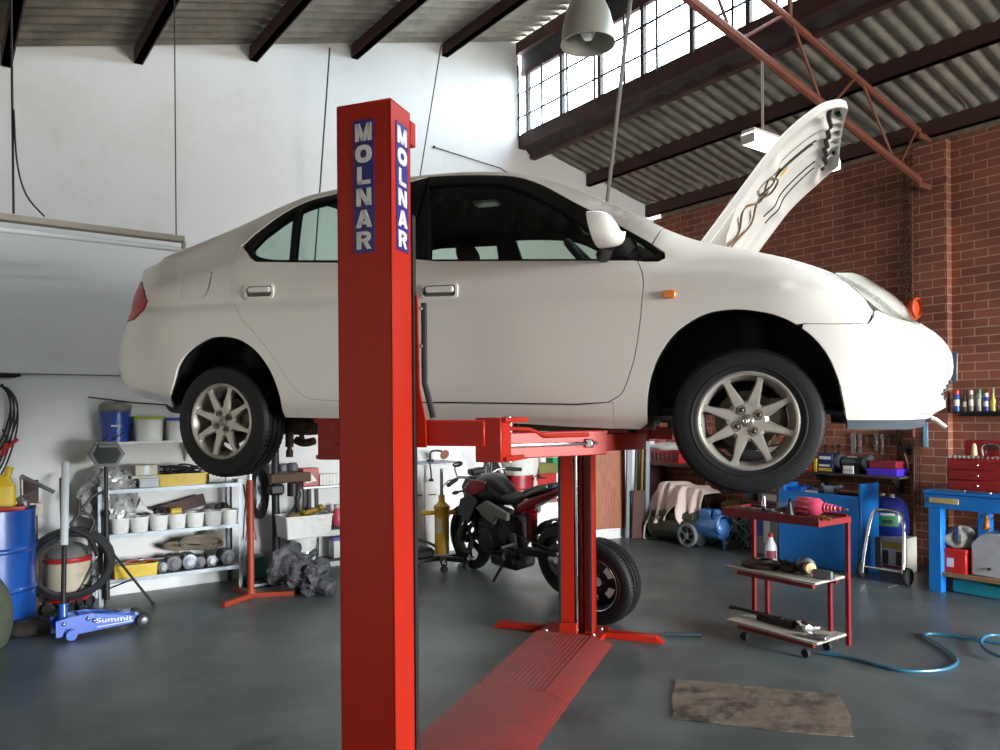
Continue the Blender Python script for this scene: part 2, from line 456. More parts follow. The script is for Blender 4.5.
# top edge of the side surface (rear deck edge, roof rail, fender top) and its half width
T_TOP = [(-3.45, .93), (-3.30, .945), (-3.149, .966), (-3.0, 1.010), (-2.858, 1.055), (-2.684, 1.116), (-2.515, 1.185), (-2.351, 1.250), (-2.207, 1.290), (-2.015, 1.310), (-1.8, 1.325), (-1.585, 1.332), (-1.383, 1.328), (-1.19, 1.311), (-1.042, 1.283), (-.899, 1.236), (-.784, 1.185), (-.66, 1.121), (-.539, 1.057), (-.40, .978), (-.232, .902), (-.008, .846), (.113, .814), (.269, .765), (.384, .71), (.46, .66), (.54, .605), (.60, .57), (.8, .53)]
W_TOP = [(-3.5, .66), (-3.1, .69), (-2.8, .66), (-2.5, .60), (-2.2, .565), (-1.6, .56), (-1.0, .575), (-.7, .62), (-.4, .69), (-.2, .70), (.1, .69), (.8, .66)]
T_BELT = [(-3.4, .80), (-3.0, .845), (-2.7, .885), (-2.45, .913), (-2.2, .905), (-1.5, .884), (-.95, .857), (-.45, .833), (-.3, .80), (0, .755), (.3, .70), (.8, .52)]
T_BOT = [(-3.4, .24), (-3.1, .235), (-2.95, .20), (-2.84, .175), (-2.15, .140), (-1.344, .145), (-.42, .126), (.32, .165), (.8, .19)]
XR, XF = -2.62, .0
def xn(z): return interp([(.10, .63), (.165, .685), (.20, .695), (.24, .75), (.258, .752), (.285, .732), (.33, .755), (.40, .774), (.46, .767), (.50, .748), (.54, .715), (.58, .662), (.60, .626), (.62, .612), (.65, .60), (.70, .56), (.75, .49), (.80, .42), (.9, .25)], z)
def xt(z): return interp([(.15, -3.15), (.20, -3.27), (.24, -3.43), (.28, -3.50), (.34, -3.545), (.42, -3.56), (.50, -3.54), (.58, -3.51), (.64, -3.475), (.70, -3.46), (.75, -3.455), (.80, -3.455), (.86, -3.45), (.90, -3.445), (.95, -3.46), (.97, -3.45), (1.05, -3.40)], z)
NF, NR = 2.55, 3.5
def sp_f(s):
    a = pi / 2 * min(max(s, 0), 1); return sin(a) ** (2 / NF), max(cos(a), 0) ** (2 / NF)
def sp_r(s):
    a = pi / 2 * min(max(s, 0), 1); return sin(a) ** (2 / NR), max(cos(a), 0) ** (2 / NR)
def W(x, z):
    """half width of the side surface before the ends wrap round"""
    zt = interp(T_TOP, x); zb = interp(T_BELT, x); wt = interp(W_TOP, x); b0 = interp(T_BOT, x)
    zb = min(zb, zt - .06)
    lift = b0 - .14
    k = [(b0 - .12, .755), (b0, .785), (b0 + .035, .812), (b0 + .11, .832), (b0 + .26, .845), (.52 + lift * .3, .8475), (.63, .845), (.672, .839), (.70, .826), (.735, .823), (.80, .815)]
    k = [q for q in k if q[0] < zb - .035]
    k += [(zb, .786), (zb + .012, .779)]
    t = zt - zb; f = min(1., max(0., (t - .10) / .16)); f = f * f * (3 - 2 * f); mixf = lambda p, q: p + (q - p) * f
    k += [(zb + t * .5, mixf(.786 - (.786 - wt) * .28, .782 + (wt - .782) * .44)), (zt - mixf(.02, .035), mixf(wt + .042, wt + .03)), (zt, wt)]
    k = [q for i, q in enumerate(k) if i == 0 or q[0] > k[i - 1][0] + 1e-4]
    return interp(k, z)
def S(u, z, off=0.):
    """side surface: u runs along the car, wrapping round both ends"""
    if u > XF:
        s = (u - XF) / .8; f, g = sp_f(s); xm = xn(z); x = XF + (xm - XF) * f; return V((x, -W(min(x, .55), min(z, interp(T_TOP, x))) * g, z))
    if u < XR:
        s = (XR - u) / .9; f, g = sp_r(s); xm = xt(z); x = XR + (xm - XR) * f; return V((x, -W(max(x, -3.15), z) * g, z))
    return V((u, -W(u, z), z))
def uinv(x, z):
    if x > XF: return XF + .8 * 2 / pi * math.asin(min(1, max(0, (x - XF) / (xn(z) - XF))) ** (NF / 2))
    if x < XR: return XR - .9 * 2 / pi * math.asin(min(1, max(0, (XR - x) / (XR - xt(z)))) ** (NR / 2))
    return x
def Sn(u, z):
    e = .004; a = S(u + e, z) - S(u - e, z); b = S(u, z + e) - S(u, z - e); n = a.cross(b)
    return -n.normalized() if n.dot(V((0, -1, 0)) + V((u + 1.3, 0, 0)) * .3) < 0 and False else n.normalized()

def inside(p, poly):
    x, y = p; c = False; j = len(poly) - 1
    for i in range(len(poly)):
        xi, yi = poly[i]; xj, yj = poly[j]
        if (yi > y) != (yj > y) and x < (xj - xi) * (y - yi) / (yj - yi) + xi: c = not c
        j = i
    return c
def resample(poly, d, closed=True):
    out = []; n = len(poly)
    for i in range(n if closed else n - 1):
        a = poly[i]; b = poly[(i + 1) % n]; l = hypot(b[0] - a[0], b[1] - a[1]); k = max(1, int(math.ceil(l / d)))
        for q in range(k): out.append((a[0] + (b[0] - a[0]) * q / k, a[1] + (b[1] - a[1]) * q / k))
    if not closed: out.append(poly[-1])
    return out
def area2(p): return sum(p[i][0] * p[(i + 1) % len(p)][1] - p[(i + 1) % len(p)][0] * p[i][1] for i in range(len(p))) / 2
def inset(poly, d):
    """move every vertex of a loop inwards by d (outwards when d < 0)"""
    n = len(poly); sg = 1 if area2(poly) > 0 else -1; out = []
    for i in range(n):
        a, b, c = poly[i - 1], poly[i], poly[(i + 1) % n]
        e1 = V((b[0] - a[0], b[1] - a[1])); e2 = V((c[0] - b[0], c[1] - b[1]))
        if e1.length < 1e-9 or e2.length < 1e-9: out.append(b); continue
        e1.normalize(); e2.normalize(); n1 = V((-e1.y, e1.x)); n2 = V((-e2.y, e2.x)); m = n1 + n2
        if m.length < 1e-6: m = n1
        m.normalize(); k = d / max(.35, m.dot(n1)); out.append((b[0] + m.x * k * sg, b[1] + m.y * k * sg))
    return out
def smooth2(pts, n=6, closed=False): return [(p[0], p[1]) for p in spl([(a, b, 0) for a, b in pts], n, closed)]

def panel(name, outer, holes, m, parent, step=.035, off=0., rim=.014, mirror=False, fn=None, bdens=.018, label=None, inv=uinv):
    """sheet metal panel: the region outer minus holes of the side view, laid on the body surface, with a folded-in rim"""
    fn = fn or S
    loops = [resample(outer, bdens)] + [resample(h, bdens) for h in holes]
    pts = []; edges = []
    L2 = []
    for lp in loops:
        q = [(inv(x, z), z) for x, z in lp]; L2.append(q)
        o = len(pts); pts += q; edges += [(o + i, o + (i + 1) % len(q)) for i in range(len(q))]
    nb = len(pts)
    x0 = min(p[0] for p in L2[0]); x1 = max(p[0] for p in L2[0]); z0 = min(p[1] for p in L2[0]); z1 = max(p[1] for p in L2[0])
    nx = int((x1 - x0) / step) + 1; nz = int((z1 - z0) / step) + 1
    B = [V(p) for p in pts[:nb]]
    from mathutils.kdtree import KDTree
    kd = KDTree(nb)
    for i, p in enumerate(B): kd.insert((p.x, p.y, 0), i)
    kd.balance()
    for j in range(nz + 1):
        for i in range(nx + 1):
            p = (x0 + step * (i + .5 * (j % 2)), z0 + step * .8 * j)
            if p[1] > z1: continue
            if inside(p, L2[0]) and not any(inside(p, h) for h in L2[1:]) and kd.find((p[0], p[1], 0))[2] > step * .45: pts.append(p)
    r = delaunay_2d_cdt([V(p) for p in pts], edges, [], 0, 1e-7)
    vs, fs = r[0], r[2]
    tri = []
    for f in fs:
        c = (sum(vs[i].x for i in f) / len(f), sum(vs[i].y for i in f) / len(f))
        if inside(c, L2[0]) and not any(inside(c, h) for h in L2[1:]): tri.append(tuple(f))
    P3 = [fn(p.x, p.y) for p in vs]; NN = []
    for p in vs:
        e = .005; a = fn(p.x + e, p.y) - fn(p.x - e, p.y); b = fn(p.x, p.y + e) - fn(p.x, p.y - e); n = a.cross(b)
        NN.append(n.normalized() if n.length > 1e-12 else V((0, -1, 0)))
    P3 = [p + n * off for p, n in zip(P3, NN)]
    if tri:
        f = tri[0]; g = (P3[f[1]] - P3[f[0]]).cross(P3[f[2]] - P3[f[0]])
        if g.dot(NN[f[0]]) < 0: tri = [t[::-1] for t in tri]
    # boundary edges get a rim folded inwards
    cnt = {}
    for t in tri:
        for i in range(3): cnt.setdefault(tuple(sorted((t[i], t[(i + 1) % 3]))), []).append((t[i], t[(i + 1) % 3]))
    bd = [v[0] for v in cnt.values() if len(v) == 1]
    verts = list(P3); norms = list(NN); faces = list(tri); mp = {}; mo = {}
    if rim:
        for a, b in bd:
            for q in (a, b):
                if q not in mp: mp[q] = len(verts); verts.append(P3[q] - NN[q] * rim); norms.append(None); mo[q] = len(verts); verts.append(P3[q].copy()); norms.append(None)
            faces.append((mo[b], mo[a], mp[a], mp[b]))
    if mirror:
        verts = [V((p.x, -p.y, p.z)) for p in verts]; norms = [None if n is None else V((n.x, -n.y, n.z)) for n in norms]; faces = [f[::-1] for f in faces]
    me = bpy.data.meshes.new(name); me.from_pydata([tuple(v) for v in verts], [], faces); me.update()
    for x in (m if isinstance(m, (list, tuple)) else [m]): me.materials.append(x)
    me.shade_smooth()
    vn = [tuple(v.normal) for v in me.vertices]
    me.normals_split_custom_set_from_vertices([tuple(n) if n is not None else vn[i] for i, n in enumerate(norms)])
    o = bpy.data.objects.new(name, me); COL.objects.link(o); o.parent = parent
    if label: o['label'] = label
    return o


# ---- outlines measured on the photograph, carried onto the body surface -> (x, z) in the side view
CI = CARM.inverted(); CO = CI @ CAM; CR = CI.to_3x3()
def TR(pts):
    out = []
    for px, py in pts:
        d = CR @ ray(px, py); y = -.8
        for _ in range(12):
            p = CO + d * ((y - CO.y) / d.y); zt = interp(T_TOP, p.x)
            u = uinv(max(min(p.x, XF + (xn(p.z) - XF) * .97), XR + (xt(p.z) - XR) * .985), p.z)
            y = .5 * y + .5 * S(u, min(p.z, zt)).y
        out.append((p.x, p.z))
    return out
def bot(x0, x1, n=12): return [(x0 + (x1 - x0) * i / n, interp(T_BOT, x0 + (x1 - x0) * i / n)) for i in range(n + 1)]
def top(x0, x1, n=30, d=0.): return [(x0 + (x1 - x0) * i / n, interp(T_TOP, x0 + (x1 - x0) * i / n) - d) for i in range(n + 1)]
dcut = smooth2(TR([(637.6, 260.6), (642.5, 274.2), (643, 290.4), (640.3, 320), (635.4, 353.2), (630, 373), (622, 393), (608, 402.2)]), 5)       # front door, leading edge
fbelt = TR([(437, 260.9), (480, 260.7), (530, 260.5), (580, 260.3)])
xb = -1.52
zb_ = interp(T_BELT, xb)
fbot = [(x, .226) for x in (-.70, -1.0, -1.3)] + [(xb + .015, .222), (xb, .237), (xb, .5), (xb, zb_)]
FDOOR = dcut + fbot + fbelt
FWIN_T = smooth2(TR([(424.3, 176.5), (454, 174.8), (494.5, 174.8), (518.8, 177), (543.1, 185.1), (572.8, 201.3), (602.5, 216.2), (629.5, 231), (651.1, 243.2), (661.4, 251.5)]), 4)
FWIN = [(xb, zb_), (xb, FWIN_T[0][1] - .002)] + FWIN_T + TR([(662, 256), (658, 259), (640, 259.9)]) + fbelt[::-1]
G1 = smooth2(TR([(428.4, 185), (460, 183), (491.8, 183), (516, 187), (545.8, 201.3), (572.8, 217.5), (590, 229.5)]), 4) + TR([(607.5, 258.3), (530, 258.6), (428.4, 259)])
G1B = TR([(634.5, 236.5), (638, 256.5), (654, 256.5), (657.5, 252.5)])
rcut = smooth2(TR([(336, 400.9), (321.2, 400.3), (309.2, 398.9), (299.6, 393.6), (292.4, 386.4), (278, 364.8), (258.8, 338.4), (242, 319.2), (233.1, 298.2), (231.5, 275), (235.2, 253), (241.7, 245.2)]), 5)
RWIN_T = smooth2(TR([(243.5, 244.6), (256, 233), (282, 213.7), (308, 200.7), (337.6, 193)]), 4)
RWIN_B = TR([(247, 252), (250.5, 257.5), (256, 261.5), (300, 262.1), (338.7, 262.3)])
xq = -1.529
zq = interp(T_BELT, xq)
RDOOR = [(xq, zq), (xq, .237), (xq - .015, .222)] + rcut + RWIN_B + []
RWIN = [(xq, zq)] + RWIN_B[::-1] + RWIN_T + [(-1.75, 1.268), (xq, FWIN_T[0][1] - .002)]
G2 = TR([(338, 259.8), (293.2, 259.8), (299, 209.8)]) + smooth2(TR([(301, 208.2), (315, 202.8), (337.6, 197.6)]), 3)
G2 = [(-1.63, zq + .014)] + G2 + [(-1.63, 1.243)]
G3 = smooth2(TR([(288.7, 259.8), (285, 259.5), (270, 259), (257, 255.5), (251.8, 249.5), (252, 246)]), 3) + smooth2(TR([(262, 235.5), (280, 222), (293.6, 213)]), 3)
ARF = smooth2(TR([(648, 424), (647.3, 400), (651.6, 374.8), (660.6, 353.2), (676.8, 331.6), (702, 315.4), (727.2, 310), (752.4, 310.7), (781.2, 317.2), (806.4, 331.6), (826.2, 353.2), (838.8, 382), (844.2, 407.2), (846, 421)]), 5)
ARR = smooth2(TR([(172.9, 408), (172.9, 384), (178.4, 364.8), (189.2, 350.4), (206, 339.6), (220.4, 336.5), (237.2, 338.9), (251.6, 346.8), (263.6, 360), (273.2, 376.8), (280.4, 398.4), (285.2, 417.1)]), 5)
sill_x = -.545
hl_low = TR([(834.5, 273.5), (842, 279), (853.2, 288.4), (864, 297.6), (874.8, 307)])
seam = TR([(873.5, 311.5), (867.6, 323.7), (835, 324), (802.8, 323.7)])
iS = min(range(len(ARF)), key=lambda i: hypot(ARF[i][0] - seam[-1][0], ARF[i][1] - seam[-1][1]))
# -- fender
apil = TR([(651.5, 243.6), (661.9, 231.2)])
xa = apil[1][0]
FENDER = [(x, z) for x, z in dcut] + [(sill_x, .236), (sill_x, interp(T_BOT, sill_x))] + bot(sill_x, ARF[0][0], 4)[1:-1] + [p for p in ARF[:iS] if p[1] > .13] + seam[::-1] + hl_low[::-1][1:] + top(hl_low[0][0] - .01, xa + .004, 30) + TR([(652.6, 244.2), (664.5, 252.5), (665, 258), (659, 261.3), (645, 261.5)])
panel('fender', inset(FENDER, .0015), [], M_paint, CAR)
# -- doors, window frames and glass
fd = panel('front_door', inset(FDOOR, .002), [], M_paint, CAR)
rd = panel('rear_door', inset(RDOOR, .002), [], M_paint, CAR)
fw = panel('window_frame', inset(FWIN, .001), [G1, G1B], M_trim, CAR, off=-.003, rim=.02)
rw = panel('window_frame', inset(RWIN, .001), [G2, G3], M_trim, CAR, off=-.003, rim=.02)
for g in (G1, G1B, G2, G3): panel('side_window', inset(g, -.006), [], M_cglass, CAR, off=-.012, rim=0, step=.08)
# -- shell: sill, rear quarter, roof rail, pillars in one pressing
FUEL = TR(smooth2([(186, 273.5), (198, 271.5), (210.8, 271.7), (211, 280), (208, 291.6), (202.4, 297.4), (192, 298), (182, 297), (181.5, 291), (182.8, 281)], 4, True))
tl_x = -3.0
TAIL_IN = TR([(141.5, 281.5), (144.5, 291), (147.6, 301), (143, 311), (134.5, 319.5)])
tu = [(uinv(x, z), z) for x, z in TAIL_IN]
TAIL = tu + [(-3.30, tu[-1][1] - .004), (-3.42, tu[-1][1] + .01), (-3.42, tu[0][1] - .01), (-3.25, tu[0][1] + .012)]
def U(pts): return [(uinv(x, z), z) for x, z in pts]
sidetop = U(top(xa, -2.9, 90)) + [(u, interp(T_TOP, S(u, .95).x)) for u in (-2.95, -3.0, -3.05, -3.1)] + [(-3.2, .949), (-3.35, .945), (-3.52, .94)]
tailbot = [(-3.52, .245), (-3.35, .245), (-3.2, .24), (-3.1, .235), (-3.0, .222)] 
BODY = sidetop + tailbot + U(TR([(160, 401.5), (173.6, 408)])) + U(ARR) + U(bot(ARR[-1][0] + .01, sill_x, 30)) + [(sill_x, .236)] + U([(-.70, .2205), (-1.0, .220), (-1.3, .219), (xb, .217), (-1.8, .217)]) + U(inset(rcut, 0)) + U(RWIN_T[1:]) + U([(-1.75, 1.270), (xq, FWIN_T[0][1])]) + U(FWIN_T) + U([(apil[0][0] - .001, apil[0][1])])
ident = lambda x, z: x
panel('body', BODY, [U(FUEL), inset(TAIL, -.003)], M_paint, CAR, inv=ident)
panel('fuel_door', inset(U(FUEL), .001), [], M_paint, CAR, inv=ident, step=.03)
panel('tail_light', TAIL, [], M_red, CAR, inv=ident, step=.025, off=.004, rim=.03)
# -- front bumper, valance, headlamp
def PJ(p):
    p = CARM @ p - CAM; xo = p.x / p.y * F; yo = -p.z / p.y * F; c, q = cos(ROLL), sin(ROLL)
    return 500 + xo * c + yo * q, HY - xo * q + yo * c
_G = [(u, z, PJ(S(u, z))) for u in [i * .8 / 60 for i in range(53)] for z in [.15 + i * .01 for i in range(66)]]
def PU(pts):
    """photograph points -> (u, z) on the nose surface"""
    out = []
    for px, py in pts:
        u, z, q = min(_G, key=lambda g: hypot(g[2][0] - px, g[2][1] - py)); d = .008
        for _ in range(40):
            c = [(u + i * d, z + j * d) for i in (-1, 0, 1) for j in (-1, 0, 1)]
            u2, z2 = min(c, key=lambda k: hypot(*(V(PJ(S(min(k[0], .71), k[1]))) - V((px, py)))))
            if (u2, z2) == (u, z): d *= .6
            u, z = min(u2, .71), z2
        out.append((u, z))
    return out
hl_low_u = PU([(835.2, 273.5), (842, 279), (853.2, 288.4), (864, 297.6), (874.8, 307)])
hl_bot = hl_low_u + PU([(882, 312), (889.2, 315.8), (900, 320), (912, 323)]) + [(.70, .600)]
hl_top = [(.715, .65), (.715, .70), (.68, .738), (.60, .757), (.50, .767), (.40, .772)]
HEAD = hl_bot + hl_top
arcb = [p for p in ARF[iS:] if p[1] > .186]
BUMP = U(seam[::-1]) + [(u, z - .004) for u, z in PU([(876, 309)]) + hl_bot[5:]] + [(.80, .598), (.80, .195), (.70, .192), (.55, .188), (.42, .184)] + U([(ARF[-1][0] + .004, .18)]) + U(arcb[::-1])
GRILL = [(.80, .365), (.70, .36), (.62, .345), (.585, .315), (.60, .288), (.80, .285)]
bp = panel('front_bumper', inset(BUMP, .0015), [[(u if u < .8 else .81, z) for u, z in GRILL]] if False else [], M_paint, CAR, inv=ident)
VAL = [(.80, .200), (.70, .197), (.55, .193), (.42, .189)] + U([(ARF[-1][0] + .006, .186), (ARF[-1][0] + .012, .142)]) + [(.5, .14), (.65, .148), (.80, .152)]
panel('bumper_valance', VAL, [], mat('grey_valance', '#4d545b', rough=.5), CAR, inv=ident, off=-.012, step=.05)
panel('headlight', HEAD, [], M_head, CAR, inv=ident, off=.002, step=.02, rim=.03)
# -- the far side, mirrored
for nm, pl, holes, mt, kw in (('fender', inset(FENDER, .0015), [], M_paint, {}), ('front_door', inset(FDOOR, .003), [], M_paint, {}), ('rear_door', inset(RDOOR, .003), [], M_paint, {}),
        ('window_frame', inset(FWIN, .001), [G1, G1B], M_trim, dict(off=-.003, rim=.02)), ('window_frame', inset(RWIN, .001), [G2, G3], M_trim, dict(off=-.003, rim=.02)),
        ('tail_light', TAIL, [], M_red, dict(inv=ident, off=.004, rim=.03)), ('headlight', HEAD, [], M_head, dict(inv=ident, off=.002, rim=.03, step=.03))):
    panel(nm, pl, holes, mt, CAR, mirror=True, **{**dict(step=.06, bdens=.03), **kw})
panel('body', BODY, [inset(TAIL, -.003)], M_paint, CAR, inv=ident, mirror=True, step=.05, bdens=.03)
panel('front_bumper', inset(BUMP, .0015), [], M_paint, CAR, inv=ident, mirror=True, step=.03)
panel('bumper_valance', VAL, [], MATS['grey_valance'], CAR, inv=ident, off=-.012, step=.05, mirror=True)
for g in (G1, G1B, G2, G3): panel('side_window', inset(g, -.006), [], M_cglass, CAR, off=-.012, rim=0, step=.1, bdens=.03, mirror=True)
# -- inner shell behind the outer panels: dark to paint shade into their gaps, with the window openings and the wheel arches left out
def bigger(p, d): return inset(p, -d)
cab = lambda p: [(x, z) for x, z in p]
TUBF = [(-.36, .10)] + ARF[2:-2] + [(.30, .10)]
inner_out = U(top(-.38, -3.0, 40, .012)) + [(-3.3, .93), (-3.40, .6), (-3.3, .27), (-3.0, .24)] + U([(-2.87, .19)]) + U(ARR[1:-1]) + U(bot(ARR[-1][0], ARF[0][0], 20)) + U(ARF[1:iS]) + U([(.15, .60), (.10, .70), (-.1, .78)])
for mr in (False, True):
    panel('inner_shell', inner_out, [U(inset(G1, .004)), U(inset(G1B, .002)), U(inset(G2, .004)), U(inset(G3, .002))], M_under, CAR, off=-.035, rim=0, inv=ident, step=.09, bdens=.04, mirror=mr)
    front_in = U(ARF[iS - 4:]) + [(.45, .19), (.8, .20), (.8, .56), (.55, .55), (.40, .56)]
    panel('inner_shell', front_in, [], M_under, CAR, off=-.03, rim=0, inv=ident, step=.09, bdens=.04, mirror=mr)
# wheel arch edge: a thin rolled lip of paint, then a deep black liner
def liner(arc, name, mr):
    sg = 1 if mr else -1; mb = MB(); pts = [p for p in arc]; n = len(pts)
    row = []
    for x, z in pts:
        y = W(min(max(x, -3.1), .5), z)
        if x > XF: y = abs(S(uinv(x, z), z).y)
        if x < XR: y = abs(S(uinv(x, z), z).y)
        row.append((x, y, z))
    cx = sum(p[0] for p in pts) / n
    vs = [];
    for k, (x, y, z) in enumerate(row):
        e = .03
        vs += [(x, sg * (y - .012), z), (x + (x - cx) * .04, sg * (y - .06), z + e * .5), (x + (x - cx) * .06, sg * .46, z + e)]
    fs = []
    for k in range(n - 1):
        for j in range(2): fs.append((3 * k + j, 3 * k + j + 1, 3 * k + j + 4, 3 * k + j + 3))
    mb.add(vs, fs)
    c = [vs[3 * k + 2] for k in range(n)]; mb.add(c, [tuple(range(n))])
    return mb.build(name, M_under, CAR, angle=60)
for mr in (False, True): liner(ARF, 'wheel_arch_liner', mr); liner(ARR, 'wheel_arch_liner', mr)
# -- upper surface: roof, screens, deck
T_CR = [(-3.4, .008), (-3.1, .012), (-2.9, .02), (-2.6, .03), (-2.3, .035), (-2.0, .04), (-1.5, .04), (-1.1, .04), (-.8, .05), (-.5, .06), (-.38, .06)]
def upper(x0, x1, name, m, w0=-1., w1=1., nx=24, ny=20, dz=0., solid=0.):
    def fn(u, v):
        x = x0 + (x1 - x0) * u; q = w0 + (w1 - w0) * v; wt = interp(W_TOP, x) if x > -3.1 else abs(S(uinv(x, interp(T_TOP, x)), interp(T_TOP, x)).y)
        return (x, q * wt, interp(T_TOP, x) + interp(T_CR, x) * (1 - abs(q) ** 2.1) + dz)
    return MB().grid(fn, nx, ny).build(name, m, CAR, angle=70, solid=solid)
upper(-1.06, -2.22, 'roof', M_paint)
upper(-1.055, -2.22, 'headliner', M_inner, dz=-.035)
upper(-.40, -1.06, 'pillar', M_paint, -1, -.90, 20, 3); upper(-.40, -1.06, 'pillar', M_paint, .90, 1, 20, 3)
upper(-.40, -1.06, 'windscreen', M_cglass, -.90, .90, 16, 16, -.004)
upper(-2.22, -3.0, 'pillar', M_paint, -1, -.84, 20, 4); upper(-2.22, -3.0, 'pillar', M_paint, .84, 1, 20, 4)
upper(-2.22, -3.0, 'rear_window', M_cglass, -.84, .84, 16, 16, -.004)
upper(-3.0, -3.44, 'boot_lid', M_paint, nx=12)
# boot lip and rear face closing plates
# underside pan, sills, suspension
mb = MB()
mb.box2((-2.95, -.62, .16), (-.42, .62, .19), .01)
mb.box2((-2.15, -.74, .155), (-.42, -.60, .22), .02).box2((-2.15, .60, .155), (-.42, .74, .22), .02)
mb.box2((-2.1, -.12, .12), (-.5, .12, .17), .03)
mb.box2((-3.35, -.55, .26), (-2.9, .55, .30), .02).box2((-.42, -.5, .2), (.62, .5, .24), .02)
mb.build('underbody', M_under, CAR)
mb = MB()
mb.tube(spl([(-.5, -.1, .13), (-1.4, -.12, .10), (-2.0, -.25, .11), (-2.25, -.42, .13), (-2.7, -.46, .17)], 6), .024, 10)
mb.cyl((-2.75, -.46, .19), (-3.2, -.46, .22), .08, n=16)
mb.cyl((-1.2, -.12, .10), (-1.6, -.14, .10), .055, n=14)
mb.build('exhaust', mat('rusty_exhaust', '#5b4a3d', rough=.7, metal=.5, dirt='#3a2418', dirt_amt=.7), CAR)
M_susp = mat('rusty_suspension', '#4a3a30', rough=.75, metal=.4, dirt='#7a4a2a', dirt_amt=.5)
MB().tube([(-2.3, -.55, .13), (-2.3, .55, .13)], .035, 10).build('axle_beam', M_susp, CAR)
for s in (-1, 1):
    MB().box2((-2.62, s * .50, .06), (-2.20, s * .60, .13), .02).build('trailing_arm', M_susp, CAR)
    MB().cyl((-2.56, s * .56, .10), (-2.56, s * .56, .62), .035, n=12).cyl((-2.55, s * .56, .30), (-2.55, s * .56, .55), .06, n=14).build('rear_strut', M_under, CAR)
    MB().box2((-.25, s * .30, .05), (.05, s * .62, .10), .02).build('control_arm', M_susp, CAR)
    MB().cyl((0, s * .58, .12), (-.03, s * .54, .62), .035, n=12).cyl((-.01, s * .57, .35), (-.03, s * .55, .6), .065, n=14).build('front_strut', M_under, CAR)
MB().box2((-2.02, -.70, .02), (-1.95, -.55, .16), .01).build('jacking_bracket', M_susp, CAR)
MB().cyl((-2.06, -.62, .15), (-2.06, -.62, -.01), .022, n=10).cyl((-2.06, -.62, .03), (-2.06, -.62, -.02), .03, n=10).build('arm_bush', M_susp, CAR)
# -- wheels
M_alloy = mat('alloy_wheel', '#bdb7ad', rough=.27, metal=.5, spec=.8, dirt='#8a8177', dirt_amt=.5, dirt_scale=12)
M_tyre = mat('tyre', '#111214', rough=.6, spec=.35, dirt='#1f1e1d', dirt_amt=.5, dirt_scale=20)
M_disc = mat('brake_disc', '#55504b', rough=.5, metal=.7, dirt='#4a2d1e', dirt_amt=.6)
def tyre_mesh(R, Rr, w, grooves=3, lugs=72):
    """tyre of outer radius R, bead radius Rr, width w; axis y, outer face at -y"""
    h = w / 2; mb = MB(); n = lugs * 2
    prof = [(Rr, -h * .80), (Rr + .006, -h * .93), (Rr + (R - Rr) * .35, -h * 1.0), (Rr + (R - Rr) * .62, -h * .99), (Rr + (R - Rr) * .82, -h * .93), (R - .012, -h * .86), (R - .003, -h * .76)]
    half = [(R, -h * .7), (R, -h * .43), (R - .008, -h * .42), (R - .008, -h * .35), (R + .001, -h * .34), (R + .001, -h * .06), (R - .008, -h * .05)]
    full = prof + half + [(r, -y) for r, y in half[::-1]] + [(r, -y) for r, y in prof[::-1]]
    vs = []; fs = []; m = len(full)
    for k in range(n):
        a = 2 * pi * k / n
        for r, y in full:
            rr = r
            if k % 2 == 0 and r > R - .004 and abs(y) > h * .40: rr = r - .005
            vs.append((rr * cos(a), y, rr * sin(a)))
    for k in range(n):
        l = (k + 1) % n
        for i in range(m - 1): fs.append((k * m + i, k * m + i + 1, l * m + i + 1, l * m + i))
    mb.add(vs, fs)
    # raised ring on the sidewall
    mb.lathe([(Rr + .022, -h * .985), (Rr + .024, -h * 1.012), (Rr + .03, -h * 1.012), (Rr + .032, -h * .99)], 64, axis='y')
    return mb
def alloy_mesh(Rr, h):
    """eight spoke rim; lip radius Rr, axis y, face at y = -h"""
    mb = MB()
    mb.lathe([(Rr + .004, -h * .93), (Rr + .002, -h - .001), (Rr - .006, -h - .004), (Rr - .014, -h), (Rr - .018, -h * .86), (Rr - .028, -h * .6), (Rr - .035, .0), (Rr - .028, h * .75), (Rr, h * .95), (Rr + .006, h * .95)], 72, axis='y')
    # hub dish
    mb.lathe([(.0, -h * .80), (.038, -h * .80), (.052, -h * .82), (.066, -h * .84), (.078, -h * .76), (.084, -h * .55), (.08, -h * .3), (.0, -h * .3)], 48, axis='y')
    for k in range(8):
        a = 2 * pi * (k + .5) / 8 + radians(7); M = Matrix.Rotation(-a, 4, 'Y')
        r0, r1 = .062, Rr - .012
        w0, w1 = .028, .0135     # half widths: wide at the hub, narrow at the rim
        N = 7; vs = []; 
        for i in range(N + 1):
            t = i / N; r = r0 + (r1 - r0) * t; w = w0 + (w1 - w0) * min(1, t * 1.25) ** .8
            if t > .8: w += .012 * ((t - .8) / .2) ** 2
            f = -h * (.83 + .05 * sin(pi * t) + .06 * t)
            for q, yy in ((-1, f + .012), (-.72, f + .001), (0, f - .002), (.72, f + .001), (1, f + .012), (.9, f + .034), (-.9, f + .034)): vs.append((r, yy, q * w))
        fs = []
        for i in range(N):
            for j in range(7):
                k2 = (j + 1) % 7; fs.append((i * 7 + j, i * 7 + k2, (i + 1) * 7 + k2, (i + 1) * 7 + j))
        fs += [tuple(range(7)), tuple(N * 7 + j for j in range(7))]
        mb.add(vs, fs, M)
    return mb
